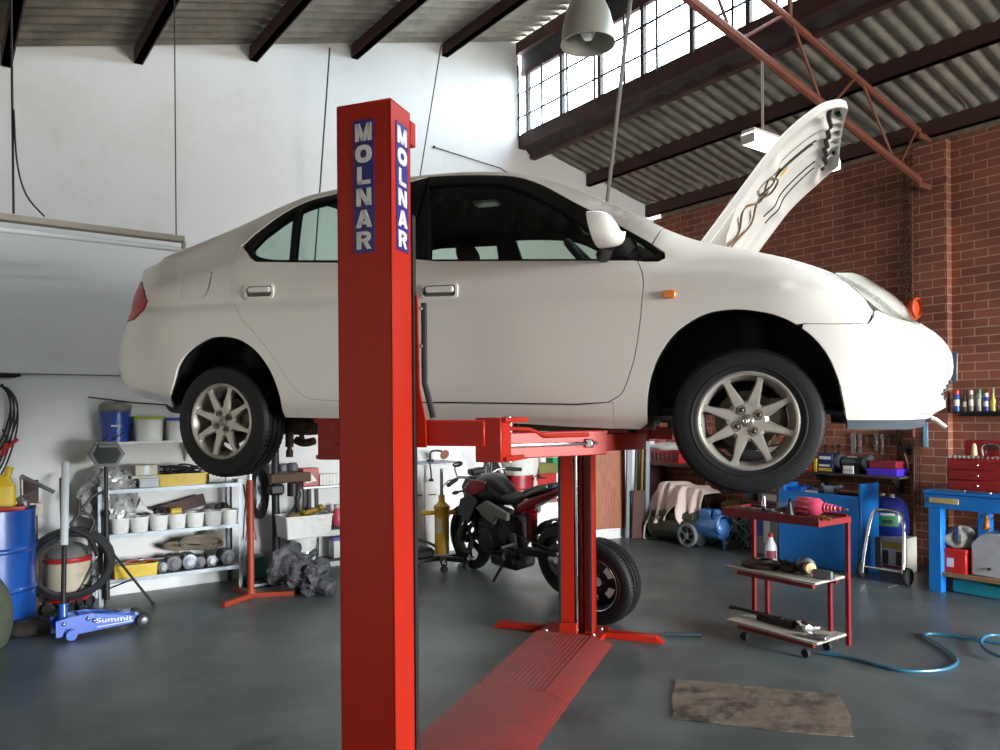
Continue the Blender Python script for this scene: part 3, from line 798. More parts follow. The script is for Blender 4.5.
def wheel(x, z, side, steer=0., camber=0.):
    """side -1: the car's right"""
    o = thing('wheel', None, None)
    h = .0875; Rr = .190
    o.parent = CAR; o.location = (x, side * .735, z); o.rotation_euler = (0, 0, (0 if side < 0 else pi) + steer)
    tyre_mesh(.285, Rr - .004, .176).build('tyre', M_tyre, o, angle=30)
    alloy_mesh(Rr, .080).build('rim', M_alloy, o, angle=32)
    for k in range(4):
        a = pi / 2 * k + radians(30); c = (.047 * cos(a), 0, .047 * sin(a))
        MB().lathe([(.0185, -.060), (.0195, -.068), (.0165, -.0695), (.0145, -.062), (.0145, -.052), (.0, -.052)], 20, o=c, axis='y').build('lug_seat', mat('lug_recess', '#4f4a44', rough=.5), o, angle=40)
        MB().lathe([(.0, -.074), (.006, -.0735), (.0105, -.069), (.011, -.055)], 12, o=c, axis='y').build('lug_nut', mat('nut', '#5d534b', rough=.3, metal=.8), o, angle=50)
    mb = MB(); mb.lathe([(0, -.073), (.018, -.0725), (.024, -.069), (.026, -.062)], 32, axis='y')
    e = lambda rx, rz, cx=0, cz=0: [(cx + rx * cos(2 * pi * i / 28), -.0745, cz + rz * sin(2 * pi * i / 28)) for i in range(28)]
    cc_ = mb.build('centre_cap', mat('cap_grey', '#8f8a83', rough=.3, metal=.6), o, angle=40); mb = MB()
    for q in (e(.016, .0105), e(.0085, .0042, 0, .0055), e(.0042, .0100)): mb.tube(q, .0013, 6, closed=True)
    mb.build('emblem', mat('emblem', '#c9c5bd', rough=.2, metal=.8), cc_)
    mb = MB(); mb.lathe([(.0, -.005), (.07, -.005), (.072, .0), (.118, .0), (.118, .018), (.072, .018), (.07, .05), (0, .05)], 40, axis='y')
    mb.build('brake_disc', M_disc, o, angle=40)
    mb = MB(); mb.box((.105, .01, .03), (.06, .07, .12), .012); mb.cyl((0, .02, 0), (0, .16, 0), .05, n=16)
    mb.build('brake_caliper', mat('caliper', '#8a7f70', rough=.55, metal=.5, dirt='#4a3626', dirt_amt=.6), o)
    return o
wheel(-.03, .172, -1, radians(7)); wheel(-2.557, .112, -1)
wheel(-.006, .166, 1, radians(3.5)); wheel(-2.557, .112, 1)

# -- door handles, mirror, side repeater
M_recess = mat('handle_recess_shade', '#5d5a56', rough=.5)  # recess plate coloured darker than the paint, in place of its shade
def handle(px0, px1, door):
    (x0, z0), (x1, z1) = TR([px0, px1]); cx, cz = (x0 + x1) / 2, (z0 + z1) / 2; w, h = abs(x1 - x0), abs(z0 - z1)
    y = -W(cx, cz); M = Matrix.Translation((cx, y, cz)); mb = MB(M)
    o1 = rrect(w, h, .022, 5); o2 = rrect(w - .024, h - .024, .016, 5); n = len(o1)
    vs = [(x, .022, z) for x, z in o1] + [(x * .98, -.009, z * .96) for x, z in o1] + [(x, -.010, z) for x, z in o2] + [(x * .98, -.002, z * .96) for x, z in o2]
    fs = [(j * n + i, j * n + (i + 1) % n, (j + 1) * n + (i + 1) % n, (j + 1) * n + i) for j in range(3) for i in range(n)]
    hd = mb.add(vs, fs).build('door_handle', M_paint, door, angle=35)
    mb = MB(M); mb.add([(x * .985, -.003, z * .97) for x, z in o2], [tuple(range(n))]); mb.build('handle_recess_shade', M_recess, door)
    p = rrect(w - .045, h * .36, .011, 4, .004, h * .10)
    mb = MB(M); mb.prism(p, -.001, -.019, axis='y', scale1=.95); mb.build('handle_grip', M_paint, door, bevel=.003)
handle((421.8, 283.8), (457.3, 299.2), fd); handle((246, 284.8), (274, 298.6), rd)
# lock cylinder on the front handle
(lx, lz), = TR([(425.2, 293.4)]); MB().cyl((lx, -W(lx, lz) - .004, lz), (lx, -W(lx, lz) - .011, lz), .007, n=12).build('door_lock', M_black, fd)
# side repeater
(rx0, rz0), (rx1, rz1) = TR([(662.4, 290.4), (676.6, 299)]); cx, cz = (rx0 + rx1) / 2, (rz0 + rz1) / 2
mb = MB(Matrix.Translation((cx, -W(cx, cz), cz))); mb.prism(rrect(abs(rx1 - rx0), abs(rz0 - rz1), .014, 4), .005, -.014, axis='y', scale1=.8)
mb.build('side_indicator', M_amber, CAR, bevel=.003)
# door mirror
def mirror(sg):
    o = thing('door_mirror', None, None); o.parent = CAR
    mb = MB(); c = V((-.560, sg * .935, .905))
    # rounded housing: bulging front face, flat glass behind
    vs = []; fs = []; nu, nv = 24, 10
    prof = [(1.0, -.045), (1.0, -.035), (.99, -.015), (.96, .006), (.90, .026), (.76, .044), (.54, .055), (.28, .060), (.02, .062)]
    sh = spl([(.098, .025, 0), (.082, .070, 0), (.0, .083, 0), (-.075, .068, 0), (-.10, .02, 0), (-.088, -.035, 0), (-.04, -.058, 0), (.03, -.055, 0), (.088, -.030, 0)], 4, True); n = len(sh)
    for k, dx in prof:
        for p in sh: vs.append((c.x + dx + .022 * p.y / .08 * -1, c.y + sg * (-p.x) * k * .98, c.z + p.y * k))
    for j in range(len(prof) - 1):
        for i in range(n): fs.append((j * n + i, j * n + (i + 1) % n, (j + 1) * n + (i + 1) % n, (j + 1) * n + i))
    fs.append(tuple((len(prof) - 1) * n + i for i in range(n)))
    mb.add(vs, fs).build('housing', M_paint, o, angle=60)
    mb = MB(); mb.add([vs[i] for i in range(n)], [tuple(range(n))]); mb.build('glass', mat('mirror_glass', '#8b9094', rough=.05, metal=1.), o)
    mb = MB(); mb.tube([(-.60, sg * .80, .845), (-.575, sg * .86, .85), (-.555, sg * .91, .865)], [.035, .026, .03], 10)
    mb.prism([(-.63, .838), (-.50, .838), (-.475, .875), (-.50, .915)], sg * .79, sg * .775, axis='y')
    mb.build('mirror_arm', M_trim, o)
    return o
mirror(-1); mirror(1)
# -- raised bonnet (hinged at the windscreen), inner frame, seal slot, washer hose, hinges, sticker
HS = spl([(-.245, 0, .895), (-.13, 0, 1.052), (-.013, 0, 1.213), (.067, 0, 1.318), (.14, 0, 1.39), (.215, 0, 1.45), (.275, 0, 1.487), (.33, 0, 1.505)], 5)
def hw(t): return interp([(0, .635), (.25, .625), (.5, .60), (.7, .565), (.83, .51), (.92, .46), (.975, .41), (1.0, .36)], t)
NH = len(HS) - 1
def hood(u, v, off=0., inset_=0.):
    f = u * NH; i = min(int(f), NH - 1); t = f - i; p = HS[i].lerp(HS[i + 1], t); tg = (HS[min(i + 1, NH)] - HS[max(i, 0)]).normalized(); nn = V((-tg.z, 0, tg.x))
    q = -1 + 2 * v; y = q * (hw(u) - inset_)
    d = .035 * (1 - q * q) * min(1, u * 5) * (1 - u * .3)
    return p + V((0, y, 0)) + nn * (d - .0 + off)
hd = MB().grid(lambda u, v: hood(u, v), 48, 36).build('hood', M_paint, CAR, angle=60, solid=.004)
def frame_h(u, v):
    """pressed pattern of the inner frame: depth below the skin"""
    q = -1 + 2 * v; e = 1 - abs(q); dmin = min(e * .62, (1 - u) * .9, u * .9)
    rim = max(0, min(1, (dmin - .045) / .03)); h = .030 - .022 * rim
    if rim > 0:
        for c in (-.62, -.31, 0, .31, .62): h += .024 * math.exp(-((q - c * (1 - .25 * u)) / .075) ** 2) * rim
        h += .014 * math.exp(-((u - .30 - .1 * abs(q)) / .045) ** 2) * rim + .016 * math.exp(-((u - .80 + .12 * q * q) / .05) ** 2)
    return h * min(1., .12 + min(e, 1 - u, u) / .022)
MB().grid(lambda u, v: hood(.004 + u * .992, .006 + v * .988, -frame_h(u, v)), 96, 90, flip=True).build('hood_frame', mat('white_inner_panel', '#c9c6c0', rough=.4), hd, angle=50)
# dark seal slot across, near the tip, and dark tubes painting the shade between the ribs
def strip(u0, v0, u1, v1, w, name, m, n=24, wob=.0, lift=.003):
    pts = []
    for i in range(n + 1):
        t = i / n; u = u0 + (u1 - u0) * t + wob * sin(t * 9); v = v0 + (v1 - v0) * t; pts.append(hood(u, v, -frame_h(u, v) - lift))
    return MB().tube(pts, w, 6).build(name, m, hd)
M_slot = mat('dark_seal_and_gap', '#231f1c', rough=.7)
strip(.815, .10, .80, .90, .010, 'hood_seal', M_slot, 40, .006)
for v in (.23, .34, .44, .56, .66, .77): strip(.27, v, .70, .5 + (v - .5) * .86, .0035, 'rib_gap_shade', M_slot, 30, .004)
strip(.90, .16, .925, .19, .017, 'hood_bumper_or_hole', M_slot, 4, 0, -.004); strip(.9, .40, .93, .40, .012, 'hood_bumper_or_hole', M_slot, 4); strip(.9, .72, .93, .72, .012, 'hood_bumper_or_hole', M_slot, 4)  # the first is a dark blob standing for a hole in the frame
a = hood(.42, .34, -.05); MB().box((0, 0, 0), (.045, .03, .002), .0, Matrix.Translation(a) @ Matrix.Rotation(radians(-52), 4, 'Y')).build('caution_sticker', mat('yellow_sticker', '#d2a80e', rough=.5), hd)
hp = [hood(u, v, -frame_h(u, v) - .012) for u, v in ((.02, .38), (.06, .30), (.14, .36), (.20, .28), (.26, .36), (.32, .26), (.37, .36), (.33, .46), (.26, .42), (.2, .5), (.10, .46), (.02, .55))]
MB().tube(spl(hp, 6), .005, 6).build('washer_hose', mat('brown_hose', '#6d5233', rough=.6), hd)
mb = MB(); mb.tube(spl([hood(.04, .9, -.05), V((-.16, .52, .93)), V((-.10, .5, .90)), V((-.02, .46, .84))], 5), .004, 6); mb.build('washer_hose', M_black, hd)
for s in (-1, 1):
    mb = MB(); q = [(-.235, .86), (-.19, .83), (-.14, .86), (-.13, .94), (-.085, 1.085), (-.115, 1.10), (-.175, .99)]
    mb.prism(q, s * .585, s * .590, axis='y'); mb.cyl((-.18, s * .57, .875), (-.18, s * .605, .875), .016, n=12)
    mb.build('hood_hinge', M_paint, CAR)
# -- engine bay under the open bonnet
mb = MB(); mb.box2((-.28, -.66, .70), (-.22, .66, .88), .01); mb.box2((.48, -.5, .3), (.52, .5, .60), .01)
mb.box2((-.22, -.60, .25), (.48, .60, .28)); mb.build('engine_bay', M_under, CAR)
mb = MB(); mb.box((.12, .15, .52), (.40, .55, .34), .03); mb.box((.10, .18, .72), (.30, .36, .06), .02)
for i in range(4): mb.cyl((.02 + i * .06, -.02, .70), (.02 + i * .06, .10, .76), .02, n=10)
mb.build('engine', M_darkmetal, CAR)
mb = MB(); mb.box((.12, -.33, .55), (.30, .24, .30), .015); mb.box((.12, -.33, .71), (.26, .20, .03), .01); mb.build('inverter', M_steel, CAR)
# -- nose between the lamps, number plate, slats of the lower grille
mb = MB(); mb.grid(lambda u, v: (lambda p: (p.x - .004, (-1 + 2 * u) * abs(S(.70, .6 + .1 * v).y), p.z))(S(.74, .60 + .1 * v)), 10, 6); mb.build('nose_panel', M_paint, CAR)
pc = xn(.38)
mb = MB(); mb.box2((pc - .02, -.19, .345), (pc + .012, .19, .475), .004); pl = mb.build('number_plate', mat('plate_frame', '#25303f', rough=.5), CAR)
MB().box2((pc + .0125, -.182, .352), (pc + .015, .182, .468)).build('plate_face', mat('plate_white', '#d8dcd8', rough=.4), pl)
mb = MB()
for i in range(5):
    z = .272 + i * .018
    mb.tube([V((S(u, z).x + .006, S(u, z).y * sg, z)) for sg, us in ((1, [.62, .66, .70, .74, .775]), (-1, [.775, .74, .70, .66, .62])) for u in us], .0055, 6)
mb.build('grille_slats', mat('grey_slats', '#55595a', rough=.5), CAR)
# -- cabin
def seat(x, y, nm='front_seat'):
    o = thing(nm, None, None); o.parent = CAR; o.location = (x, y, 0)
    mb = MB(); mb.grid(lambda u, v: V((.0 + .0, 0, 0)), 1, 1) if False else None
    mb = MB(); mb.box2((-.25, -.25, .33), (.27, .25, .49), .06); mb.build('seat_cushion', M_seat, o, angle=50)
    M = Matrix.Translation((-.22, 0, .45)) @ Matrix.Rotation(radians(-20), 4, 'Y')
    mb = MB(); mb.box2((-.07, -.24, 0), (.07, .24, .52), .06, M); mb.build('seat_back', M_seat, o, angle=50)
    mb = MB(); mb.sphere((0, 0, .62), (.055, .13, .085), 20, 12, M); mb.cyl((0, -.05, .48), (0, -.05, .6), .008, n=8, M=M); mb.cyl((0, .05, .48), (0, .05, .6), .008, n=8, M=M); mb.build('headrest', M_seat, o)
    return o
def CP(px, py, y):
    d = CR @ ray(px, py); return CO + d * ((y - CO.y) / d.y)
seat(-1.28, -.36)
hp_ = CP(468.5, 256, .36); sl_ = seat(hp_.x + .43, .36); sl_.location.z = hp_.z - 1.03
MB().tube(spl([CP(931, 418, -.15), CP(936, 420, -.15), CP(941, 424, -.15), CP(946, 427.5, -.15)], 4), .010, 8).build('tow_hook', M_paint, CAR)
MB().tube([CP(289.5, 428, -.5), CP(289.5, 447, -.5)], .022, 12).tube([CP(289.5, 445, -.5), CP(289.5, 452, -.5)], .013, 10).tube([CP(289.5, 450, -.5), CP(289.5, 457, -.5)], .020, 10).build('damper_mount', M_susp, CAR)
MB().tube(spl([CP(296, 440, -.4), CP(304, 443, -.4), CP(314, 441, -.4)], 4), .022, 10).tube([CP(300, 425, -.4), CP(303, 444, -.4)], .014, 8).build('brake_link', M_susp, CAR)
MB().box(CP(303, 428, -.35), (.22, .2, .07), .02).build('fuel_tank', M_under, CAR)
o = thing('rear_seat', None, None); o.parent = CAR; o.location = (-2.12, 0, 0)
mb = MB(); mb.box2((-.2, -.62, .33), (.30, .62, .50), .06); mb.build('seat_cushion', M_seat, o)
M = Matrix.Translation((-.2, 0, .45)) @ Matrix.Rotation(radians(-22), 4, 'Y')
mb = MB(); mb.box2((-.07, -.62, 0), (.07, .62, .46), .06, M); mb.build('seat_back', M_seat, o)
for y in (-.36, .36):
    mb = MB(); mb.sphere((0, y, .50), (.06, .12, .07), 18, 10, M); mb.build('headrest', M_seat, o)
mb = MB(); mb.box2((-.55, -.70, .62), (-.12, .70, .80), .06); mb.prism([(-.55, .78), (-.78, .79), (-.82, .70), (-.55, .6)], -.20, .20, axis='y'); mb.build('dashboard', mat('dash', '#2b2b2c', rough=.8), CAR)
(sx, sz) = (lambda d: ((CO + d * ((-.36 - CO.y) / d.y)).x, (CO + d * ((-.36 - CO.y) / d.y)).z))(CR @ ray(593, 262))
M = Matrix.Translation((sx, -.36, sz - .03)) @ Matrix.Rotation(radians(47), 4, 'Y')
mb = MB(); mb.tube([(.175 * cos(a), .175 * sin(a), 0) for a in [2 * pi * i / 36 for i in range(36)]], .017, 10, closed=True, M=M)
for a in (0, pi / 2 * .8, pi, ): mb.cyl((0, 0, -.02), (.17 * cos(a + pi), .17 * sin(a + pi), 0), .016, n=8, M=M)
mb.sphere((0, 0, -.02), (.065, .075, .03), 14, 8, M); mb.cyl((0, 0, -.02), (0, 0, -.30), .03, n=12, M=M); mb.build('steering_wheel', mat('black_leather', '#19191a', rough=.6), CAR)
mb = MB(); mb.box((-.86, 0, 1.235), (.03, .20, .06), .012); mb.build('rear_view_mirror', M_trim, CAR)
for y in (-.36, .36):
    mb = MB(); mb.box((-.80, y, 1.175), (.12, .30, .015), .006, None); mb.build('sun_visor', mat('visor', '#6a6a68', rough=.9), CAR)
mb = MB(); mb.box((-1.44, -.05, 1.315), (.14, .09, .02), .008); mb.build('cabin_lamp', mat('cabin_lamp', '#c9cfc9', rough=.3), CAR)
mb = MB(); mb.box2((-2.95, -.55, .84), (-2.35, .55, .87), .01); mb.build('parcel_shelf', M_inner, CAR)
mb = MB(); mb.box2((-2.1, -.70, .19), (-.5, .70, .34), .03); mb.build('cabin_floor', M_inner, CAR)
# ================================================================== the red two post lift
LA = radians(-20.3); LO = V((.065, 4.124, 0))
LIFT = thing('car_lift', 'red two post car lift with blue lettered signs, holding up the white sedan', 'car lift', LO, LA)
LM = Matrix.Translation(LO) @ Matrix.Rotation(LA, 4, 'Z'); LI = LM.inverted()
def onL(px, py, y=None, x=None):
    o = LI @ CAM; d = LI.to_3x3() @ ray(px, py); t = (y - o.y) / d.y if y is not None else (x - o.x) / d.x
    return o + d * t
SY = lambda sg, v: -v if sg < 0 else v - .16
M_lift = mat('lift_red', '#a3210f', rough=.42, coat=0., spec=.3, dirt='#7c1a12', dirt_amt=.25, dirt_scale=4)
M_lift2 = mat('lift_ramp_red', '#903a35', rough=.5, dirt='#5a3a36', dirt_amt=.55, dirt_scale=7, var=.15)
M_bolt = mat('bolt', '#a7a49c', rough=.3, metal=.9)
M_rail = mat('greasy_rail', '#2a2724', rough=.5, metal=.3)
def post(x0, x1, yo, yi, ht):
    """channel section: web on the outside (yo), open towards the other post (yi)"""
    t = .008; s = 1 if yi > yo else -1; mb = MB()
    mb.box2((x0, yo, 0.02), (x1, yo + s * t, ht), .002)
    mb.box2((x0, yo, 0.02), (x0 + t, yi, ht), .002); mb.box2((x1 - t, yo, 0.02), (x1, yi, ht), .002)
    mb.box2((x0, yi - s * t, 0.02), (x0 + (.068 if yo < 0 else .096), yi, ht), .002); mb.box2((x1 - .05, yi - s * t, 0.02), (x1, yi, ht), .002)
    return mb
PX = [(-.128, .092), (-.080, .140)]
top1 = onL(391, 99, y=-1.513).z
p1 = post(-.128, .092, -1.513, -1.363, top1).build('post', M_lift, LIFT)
MB().box2((-.128, -1.513, top1), (.092, -1.363, top1 + .006), .002).build('post_cap', M_lift, p1)
zt = onL(408.5, 121, y=-1.36).z
MB().box2((-.12, -1.366, zt - .09), (.095, -1.325, zt), .003).build('post_head', M_lift, p1)
p2 = post(-.080, .140, 1.351, 1.201, top1 - .10).build('post', M_lift, LIFT)
MB().box2((-.080, 1.201, top1 - .10), (.140, 1.351, top1 - .094), .002).build('post_cap', M_lift, p2)
# rails, lifting screws, inner strips
for sg, (x0, x1) in ((-1, PX[0]), (1, PX[1])):
    y = SY(sg, 1.352)
    m_ = MB().box2((x0 - .004, SY(sg, 1.36), .06), (x0 - .001 + .012, SY(sg, 1.335), 2.40)); m_.box2((x1 - .010, SY(sg, 1.36), .06), (x1 + .004, SY(sg, 1.335), 2.28 if sg < 0 else 2.4))
    m_.build('guide_rail', M_rail, LIFT)
    MB().cyl((x0 + .108, SY(sg, 1.395), .05), (x0 + .108, SY(sg, 1.395), top1 - .18), .016, n=14).build('lifting_screw', M_chrome, LIFT)
    MB().box2((x0 + .128, SY(sg, 1.42), .03), (x0 + .15, SY(sg, 1.40), top1 - .18)).build('screw_guard', M_lift, LIFT)
    MB().box2((x0 + .012, SY(sg, 1.48), .03), (x1 - .012, SY(sg, 1.47), top1 - .18)).build('shade_plate', M_rail, LIFT)  # dark sheet added inside the channel, its colour standing for the shade there
    # foot block at the bottom of the screw
    MB().box2((x0 + .002, SY(sg, 1.352), .02), (x0 + .125, SY(sg, 1.318), .115), .003).build('screw_foot', M_lift, LIFT)
    # carriage: sleeve round the post opening, cross tube, hinge yokes
    cz0, cz1 = 1.425, 1.99
    m_ = MB(); m_.box2((x0 - .005, SY(sg, 1.34), cz0), (x1 + .035, SY(sg, 1.325), cz0 + .12), .003)
    xe = x1 + (.0 if sg < 0 else -.02)
    m_.prism([(x1 + .002, cz0), (xe + .045, cz0), (xe + .042, cz0 + .10), (xe + .018, cz0 + .22), (xe + .012, cz1), (x1 + .002, cz1)], SY(sg, 1.345), SY(sg, 1.335), axis='y')
    m_.box2((x0 - .01, SY(sg, 1.34), cz1 - .12), (x0 + .05, SY(sg, 1.325), cz1), .003)
    cg = m_.build('carriage', M_lift, LIFT)
    m_ = MB()
    for z in (cz0 + .02, cz0 + .105, cz1 - .19, cz1 - .05): m_.sphere((xe + .022, SY(sg, 1.332), z), .008, 8, 6)
    m_.build('carriage_bolts', M_bolt, cg)
    m_ = MB(); m_.tube([(xe + .030, SY(sg, 1.322), cz1 - .03), (xe + .030, SY(sg, 1.322), cz0 + .24), (xe + .065, SY(sg, 1.322), cz0 + .11)], .012, 8); m_.build('door_guard', M_rubber, cg)
    MB().box2((-.28, SY(sg, 1.325), 1.43), (.36, SY(sg, 1.235), 1.525), .004).build('cross_tube', M_lift, cg)
    ox = .035
    for e in (-1, 1):
        m_ = MB()
        m_.box2((e * .285 + ox, SY(sg, 1.315), 1.372), (e * .385 + ox, SY(sg, 1.285), 1.533), .003)
        m_.box2((e * .385 + ox, SY(sg, 1.31), 1.515), (e * .405 + ox, SY(sg, 1.06), 1.533), .003); m_.box2((e * .285 + ox, SY(sg, 1.30), 1.515), (e * .385 + ox, SY(sg, 1.06), 1.533), .003)
        m_.box2((e * .285 + ox, SY(sg, 1.30), 1.372), (e * .405 + ox, SY(sg, 1.06), 1.39), .003)
        m_.box2((e * .380 + ox, SY(sg, 1.30), 1.39), (e * .386 + ox, SY(sg, 1.21), 1.52), .0)
        yk = m_.build('hinge_yoke', M_lift, cg)
        MB().cyl((e * .34 + ox, SY(sg, 1.12), 1.362), (e * .34 + ox, SY(sg, 1.12), 1.535), .022, n=16).build('hinge_pin', M_bolt, yk)
        # swing arm with sliding inner tube and pad
        a0 = V((e * .34 + ox, SY(sg, 1.12), 1.425)); a1 = V((.76 if e > 0 else -.66, sg * .60, 1.425)); d = (a1 - a0).normalized()
        Q = Matrix.Translation(a0) @ d.to_track_quat('X', 'Z').to_matrix().to_4x4(); L_ = (a1 - a0).length
        m_ = MB(); m_.box2((-.05, -.045, -.05), (L_ * .72, .045, .05), .004, Q); arm = m_.build('swing_arm', M_lift, LIFT)
        m_ = MB(); m_.box2((L_ * .4, -.034, -.036), (L_ + .05, .034, .036), .003, Q); m_.build('arm_extension', M_lift, arm)
        m_ = MB(); m_.cyl(a1 + V((0, 0, .0)), a1 + V((0, 0, .075)), .018, n=14); m_.lathe([(0, .062), (.06, .062), (.065, .07), (.065, .082), (0, .084)], 24, o=a1); m_.build('lift_pad', M_rubber, arm)
        m_ = MB(); m_.tube([Q @ V((-.05, -.055 * e * -sg, .0)), Q @ V((L_ * .62, -.055 * e * -sg, .0))], .008, 8); m_.box((0, 0, 0), (.03, .03, .035), .004, Matrix.Translation(Q @ V((L_ * .56, -.055 * e * -sg, 0)))); m_.build('locking_rod', M_chrome, arm)
        m_ = MB(); m_.tube([Q @ V((.0, -.02 * e * -sg, .065)), Q @ V((.08, -.03 * e * -sg, .06)), Q @ V((.14, -.05 * e * -sg, .035)), Q @ V((.36, -.05 * e * -sg, .035))], .009, 8); m_.build('locking_lever', M_lift, arm)
# base: floor plates, tread plate bridge with sloped sides, cross feet, bolts
for sg in (-1, 1): MB().box2((-.235, SY(sg, 1.60), 0.0), (.215, SY(sg, 1.30), .035), .004).build('base_plate', M_lift, LIFT)
def tread(y0, y1, rib):
    m_ = MB()
    hh = .05
    prof = [(-.25, .002), (-.235, hh), (.165, hh), (.295, .002)]
    for i in range(3):
        (xa_, za), (xb_, zb2) = prof[i], prof[i + 1]
        m_.add([(xa_, y0, za), (xb_, y0, zb2), (xb_, y1, zb2), (xa_, y1, za)], [(0, 1, 2, 3)])
    m_.add([(x, y0, z) for x, z in prof], [(0, 1, 2, 3)]); m_.add([(x, y1, z) for x, z in prof], [(3, 2, 1, 0)])
    if rib == 'rib':
        for i in range(14):
            x = -.22 + i * .0285; m_.box2((x, y0 + .005, hh - .001), (x + .010, y1 - .01, hh + .0015))
    else:
        for i in range(22):
            for j in range(int((y1 - y0) / .03)):
                x = -.222 + i * .0175 + (.0 if j % 2 else .009); y = y0 + .015 + j * .03
                if x > .155: continue
                a = radians(45 if (i + j) % 2 else -45); c, s_ = cos(a) * .008, sin(a) * .008
                m_.add([(x - c, y - s_, hh), (x + s_ * .3, y - c * .3, hh + .003), (x + c, y + s_, hh), (x - s_ * .3, y + c * .3, hh + .003)], [(0, 1, 2, 3)])
        for i in range(6):
            for j in range(int((y1 - y0) / .03)):
                t = (i + .5) / 6; x = .165 + .13 * t; y = y0 + .015 + j * .03 + (.01 if i % 2 else 0); z = hh * (1 - t) + .003
                m_.add([(x - .007, y, z + .001), (x, y - .004, z + .002), (x + .007, y, z - .002), (x, y + .004, z + .002)], [(0, 1, 2, 3)])
    return m_
tread(.045, 1.14, 'rib').build('ramp_cover', M_lift2, LIFT); tread(-1.30, .04, 'chk').build('ramp_cover', M_lift2, LIFT)
for sg in (-1, 1):
    for x0, x1 in ((-.56, -.23), (.21, .55)):
        m_ = MB(); m_.box2((x0, SY(sg, 1.43), 0), (x1, SY(sg, 1.50), .045), .004)
        m_.prism([(x0 if x0 < 0 else x1, 0), (x0 - .06 if x0 < 0 else x1 + .06, 0), (x0 if x0 < 0 else x1, .045)], SY(sg, 1.43), SY(sg, 1.50), axis='y'); m_.build('cross_foot', M_lift, LIFT)
for sg in (-1, 1):
    for x in (-.18, .155, .175):
        y = SY(sg, 1.345 if x < .16 else 1.50)
        MB().lathe([(0, .05), (.012, .05), (.014, .044), (.014, .037), (.022, .036), (.022, .034)], 10, o=(x, y, 0)).build('anchor_bolt', M_bolt, LIFT)
# signs: blue panel with white capitals set one above the other
M_blue = mat('sign_blue', '#2b2470', rough=.4); M_white = mat('sign_white', '#d6d2cc', rough=.45)
def bar(mb, p, q, w, d):
    """a stroke from p to q of horizontal width w"""
    mb.prism([(p[0] - w / 2, p[1]), (p[0] + w / 2, p[1]), (q[0] + w / 2, q[1]), (q[0] - w / 2, q[1])], 0, d)
def oval(mb, cx, cy, rx, ry, t, d, a0=0., a1=2 * pi, n=32, e=.8):
    f = lambda r, a: (math.copysign(abs(cos(a)) ** e, cos(a)) * r, )
    vs = []; N = n
    for k in range(N + 1):
        a = a0 + (a1 - a0) * k / N; c, s_ = cos(a), sin(a); c = math.copysign(abs(c) ** e, c); s_ = math.copysign(abs(s_) ** e, s_)
        for rx_, ry_ in ((rx, ry), (rx - t, ry - t * .85)):
            for z in (0, d): vs.append((cx + rx_ * c, cy + ry_ * s_, z))
    fs = []
    for k in range(N):
        i, j = 4 * k, 4 * k + 4
        fs += [(i + 1, j + 1, j + 3, i + 3), (i, i + 1, i + 1, i)[:0] or (i, j, j + 1, i + 1), (i + 2, i + 3, j + 3, j + 2)]
    mb.add(vs, fs)
def capital(ch, w, h, d, M):
    """heavy sans capital of width w and height h, lower left corner at the origin of M"""
    mb = MB(M); t = w * .30
    H = lambda y0, y1, x0, x1: mb.prism([(x0, y0), (x1, y0), (x1, y1), (x0, y1)], 0, d)
    if ch == 'M':
        t = w * .24; bar(mb, (t / 2, 0), (t / 2, h), t, d); bar(mb, (w - t / 2, 0), (w - t / 2, h), t, d); bar(mb, (w * .5, 0), (t * .62, h), t * 1.1, d); bar(mb, (w * .5, 0), (w - t * .62, h), t * 1.1, d)
    elif ch == 'N': t = w * .29; bar(mb, (t / 2, 0), (t / 2, h), t, d); bar(mb, (w - t / 2, 0), (w - t / 2, h), t, d); bar(mb, (w - t * .6, 0), (t * .6, h), t * 1.15, d)
    elif ch == 'O': oval(mb, w / 2, h / 2, w / 2, h / 2, t, d)
    elif ch == 'L': H(0, h, w * .06, w * .06 + t); H(0, h * .23, w * .06, w * .95)
    elif ch == 'A': bar(mb, (t * .5, 0), (w * .5, h), t, d); bar(mb, (w - t * .5, 0), (w * .5, h), t, d); H(h * .17, h * .36, w * .2, w * .8)
    elif ch == 'R':
        H(0, h, 0, t); oval(mb, w * .5, h * .70, w * .46, h * .30, t * .92, d, -pi / 2, pi / 2, 16); H(h * .80, h, t * .5, w * .52); H(h * .40, h * .58, t * .5, w * .52); bar(mb, (w - t * .52, 0), (w * .52, h * .48), t, d)
    return mb
def glyphs(text, m, parent, M, size, name='letter', bold=.02, wid=1.):
    """a small text laid along local x of M (y up), as one mesh"""
    c = bpy.data.curves.new('letter', 'FONT'); c.body = text; c.align_x = 'CENTER'; c.offset = bold; c.extrude = .004; c.fill_mode = 'BOTH'; c.resolution_u = 4
    o = bpy.data.objects.new('tmp', c); COL.objects.link(o); dg = bpy.context.evaluated_depsgraph_get(); dg.update()
    me = bpy.data.meshes.new_from_object(o.evaluated_get(dg)); bpy.data.objects.remove(o); bpy.data.curves.remove(c)
    me.name = name; me.transform(M @ Matrix.Diagonal((size * wid, size, size * .2, 1))); me.materials.append(m)
    o = bpy.data.objects.new(name, me); COL.objects.link(o); o.parent = parent; return o
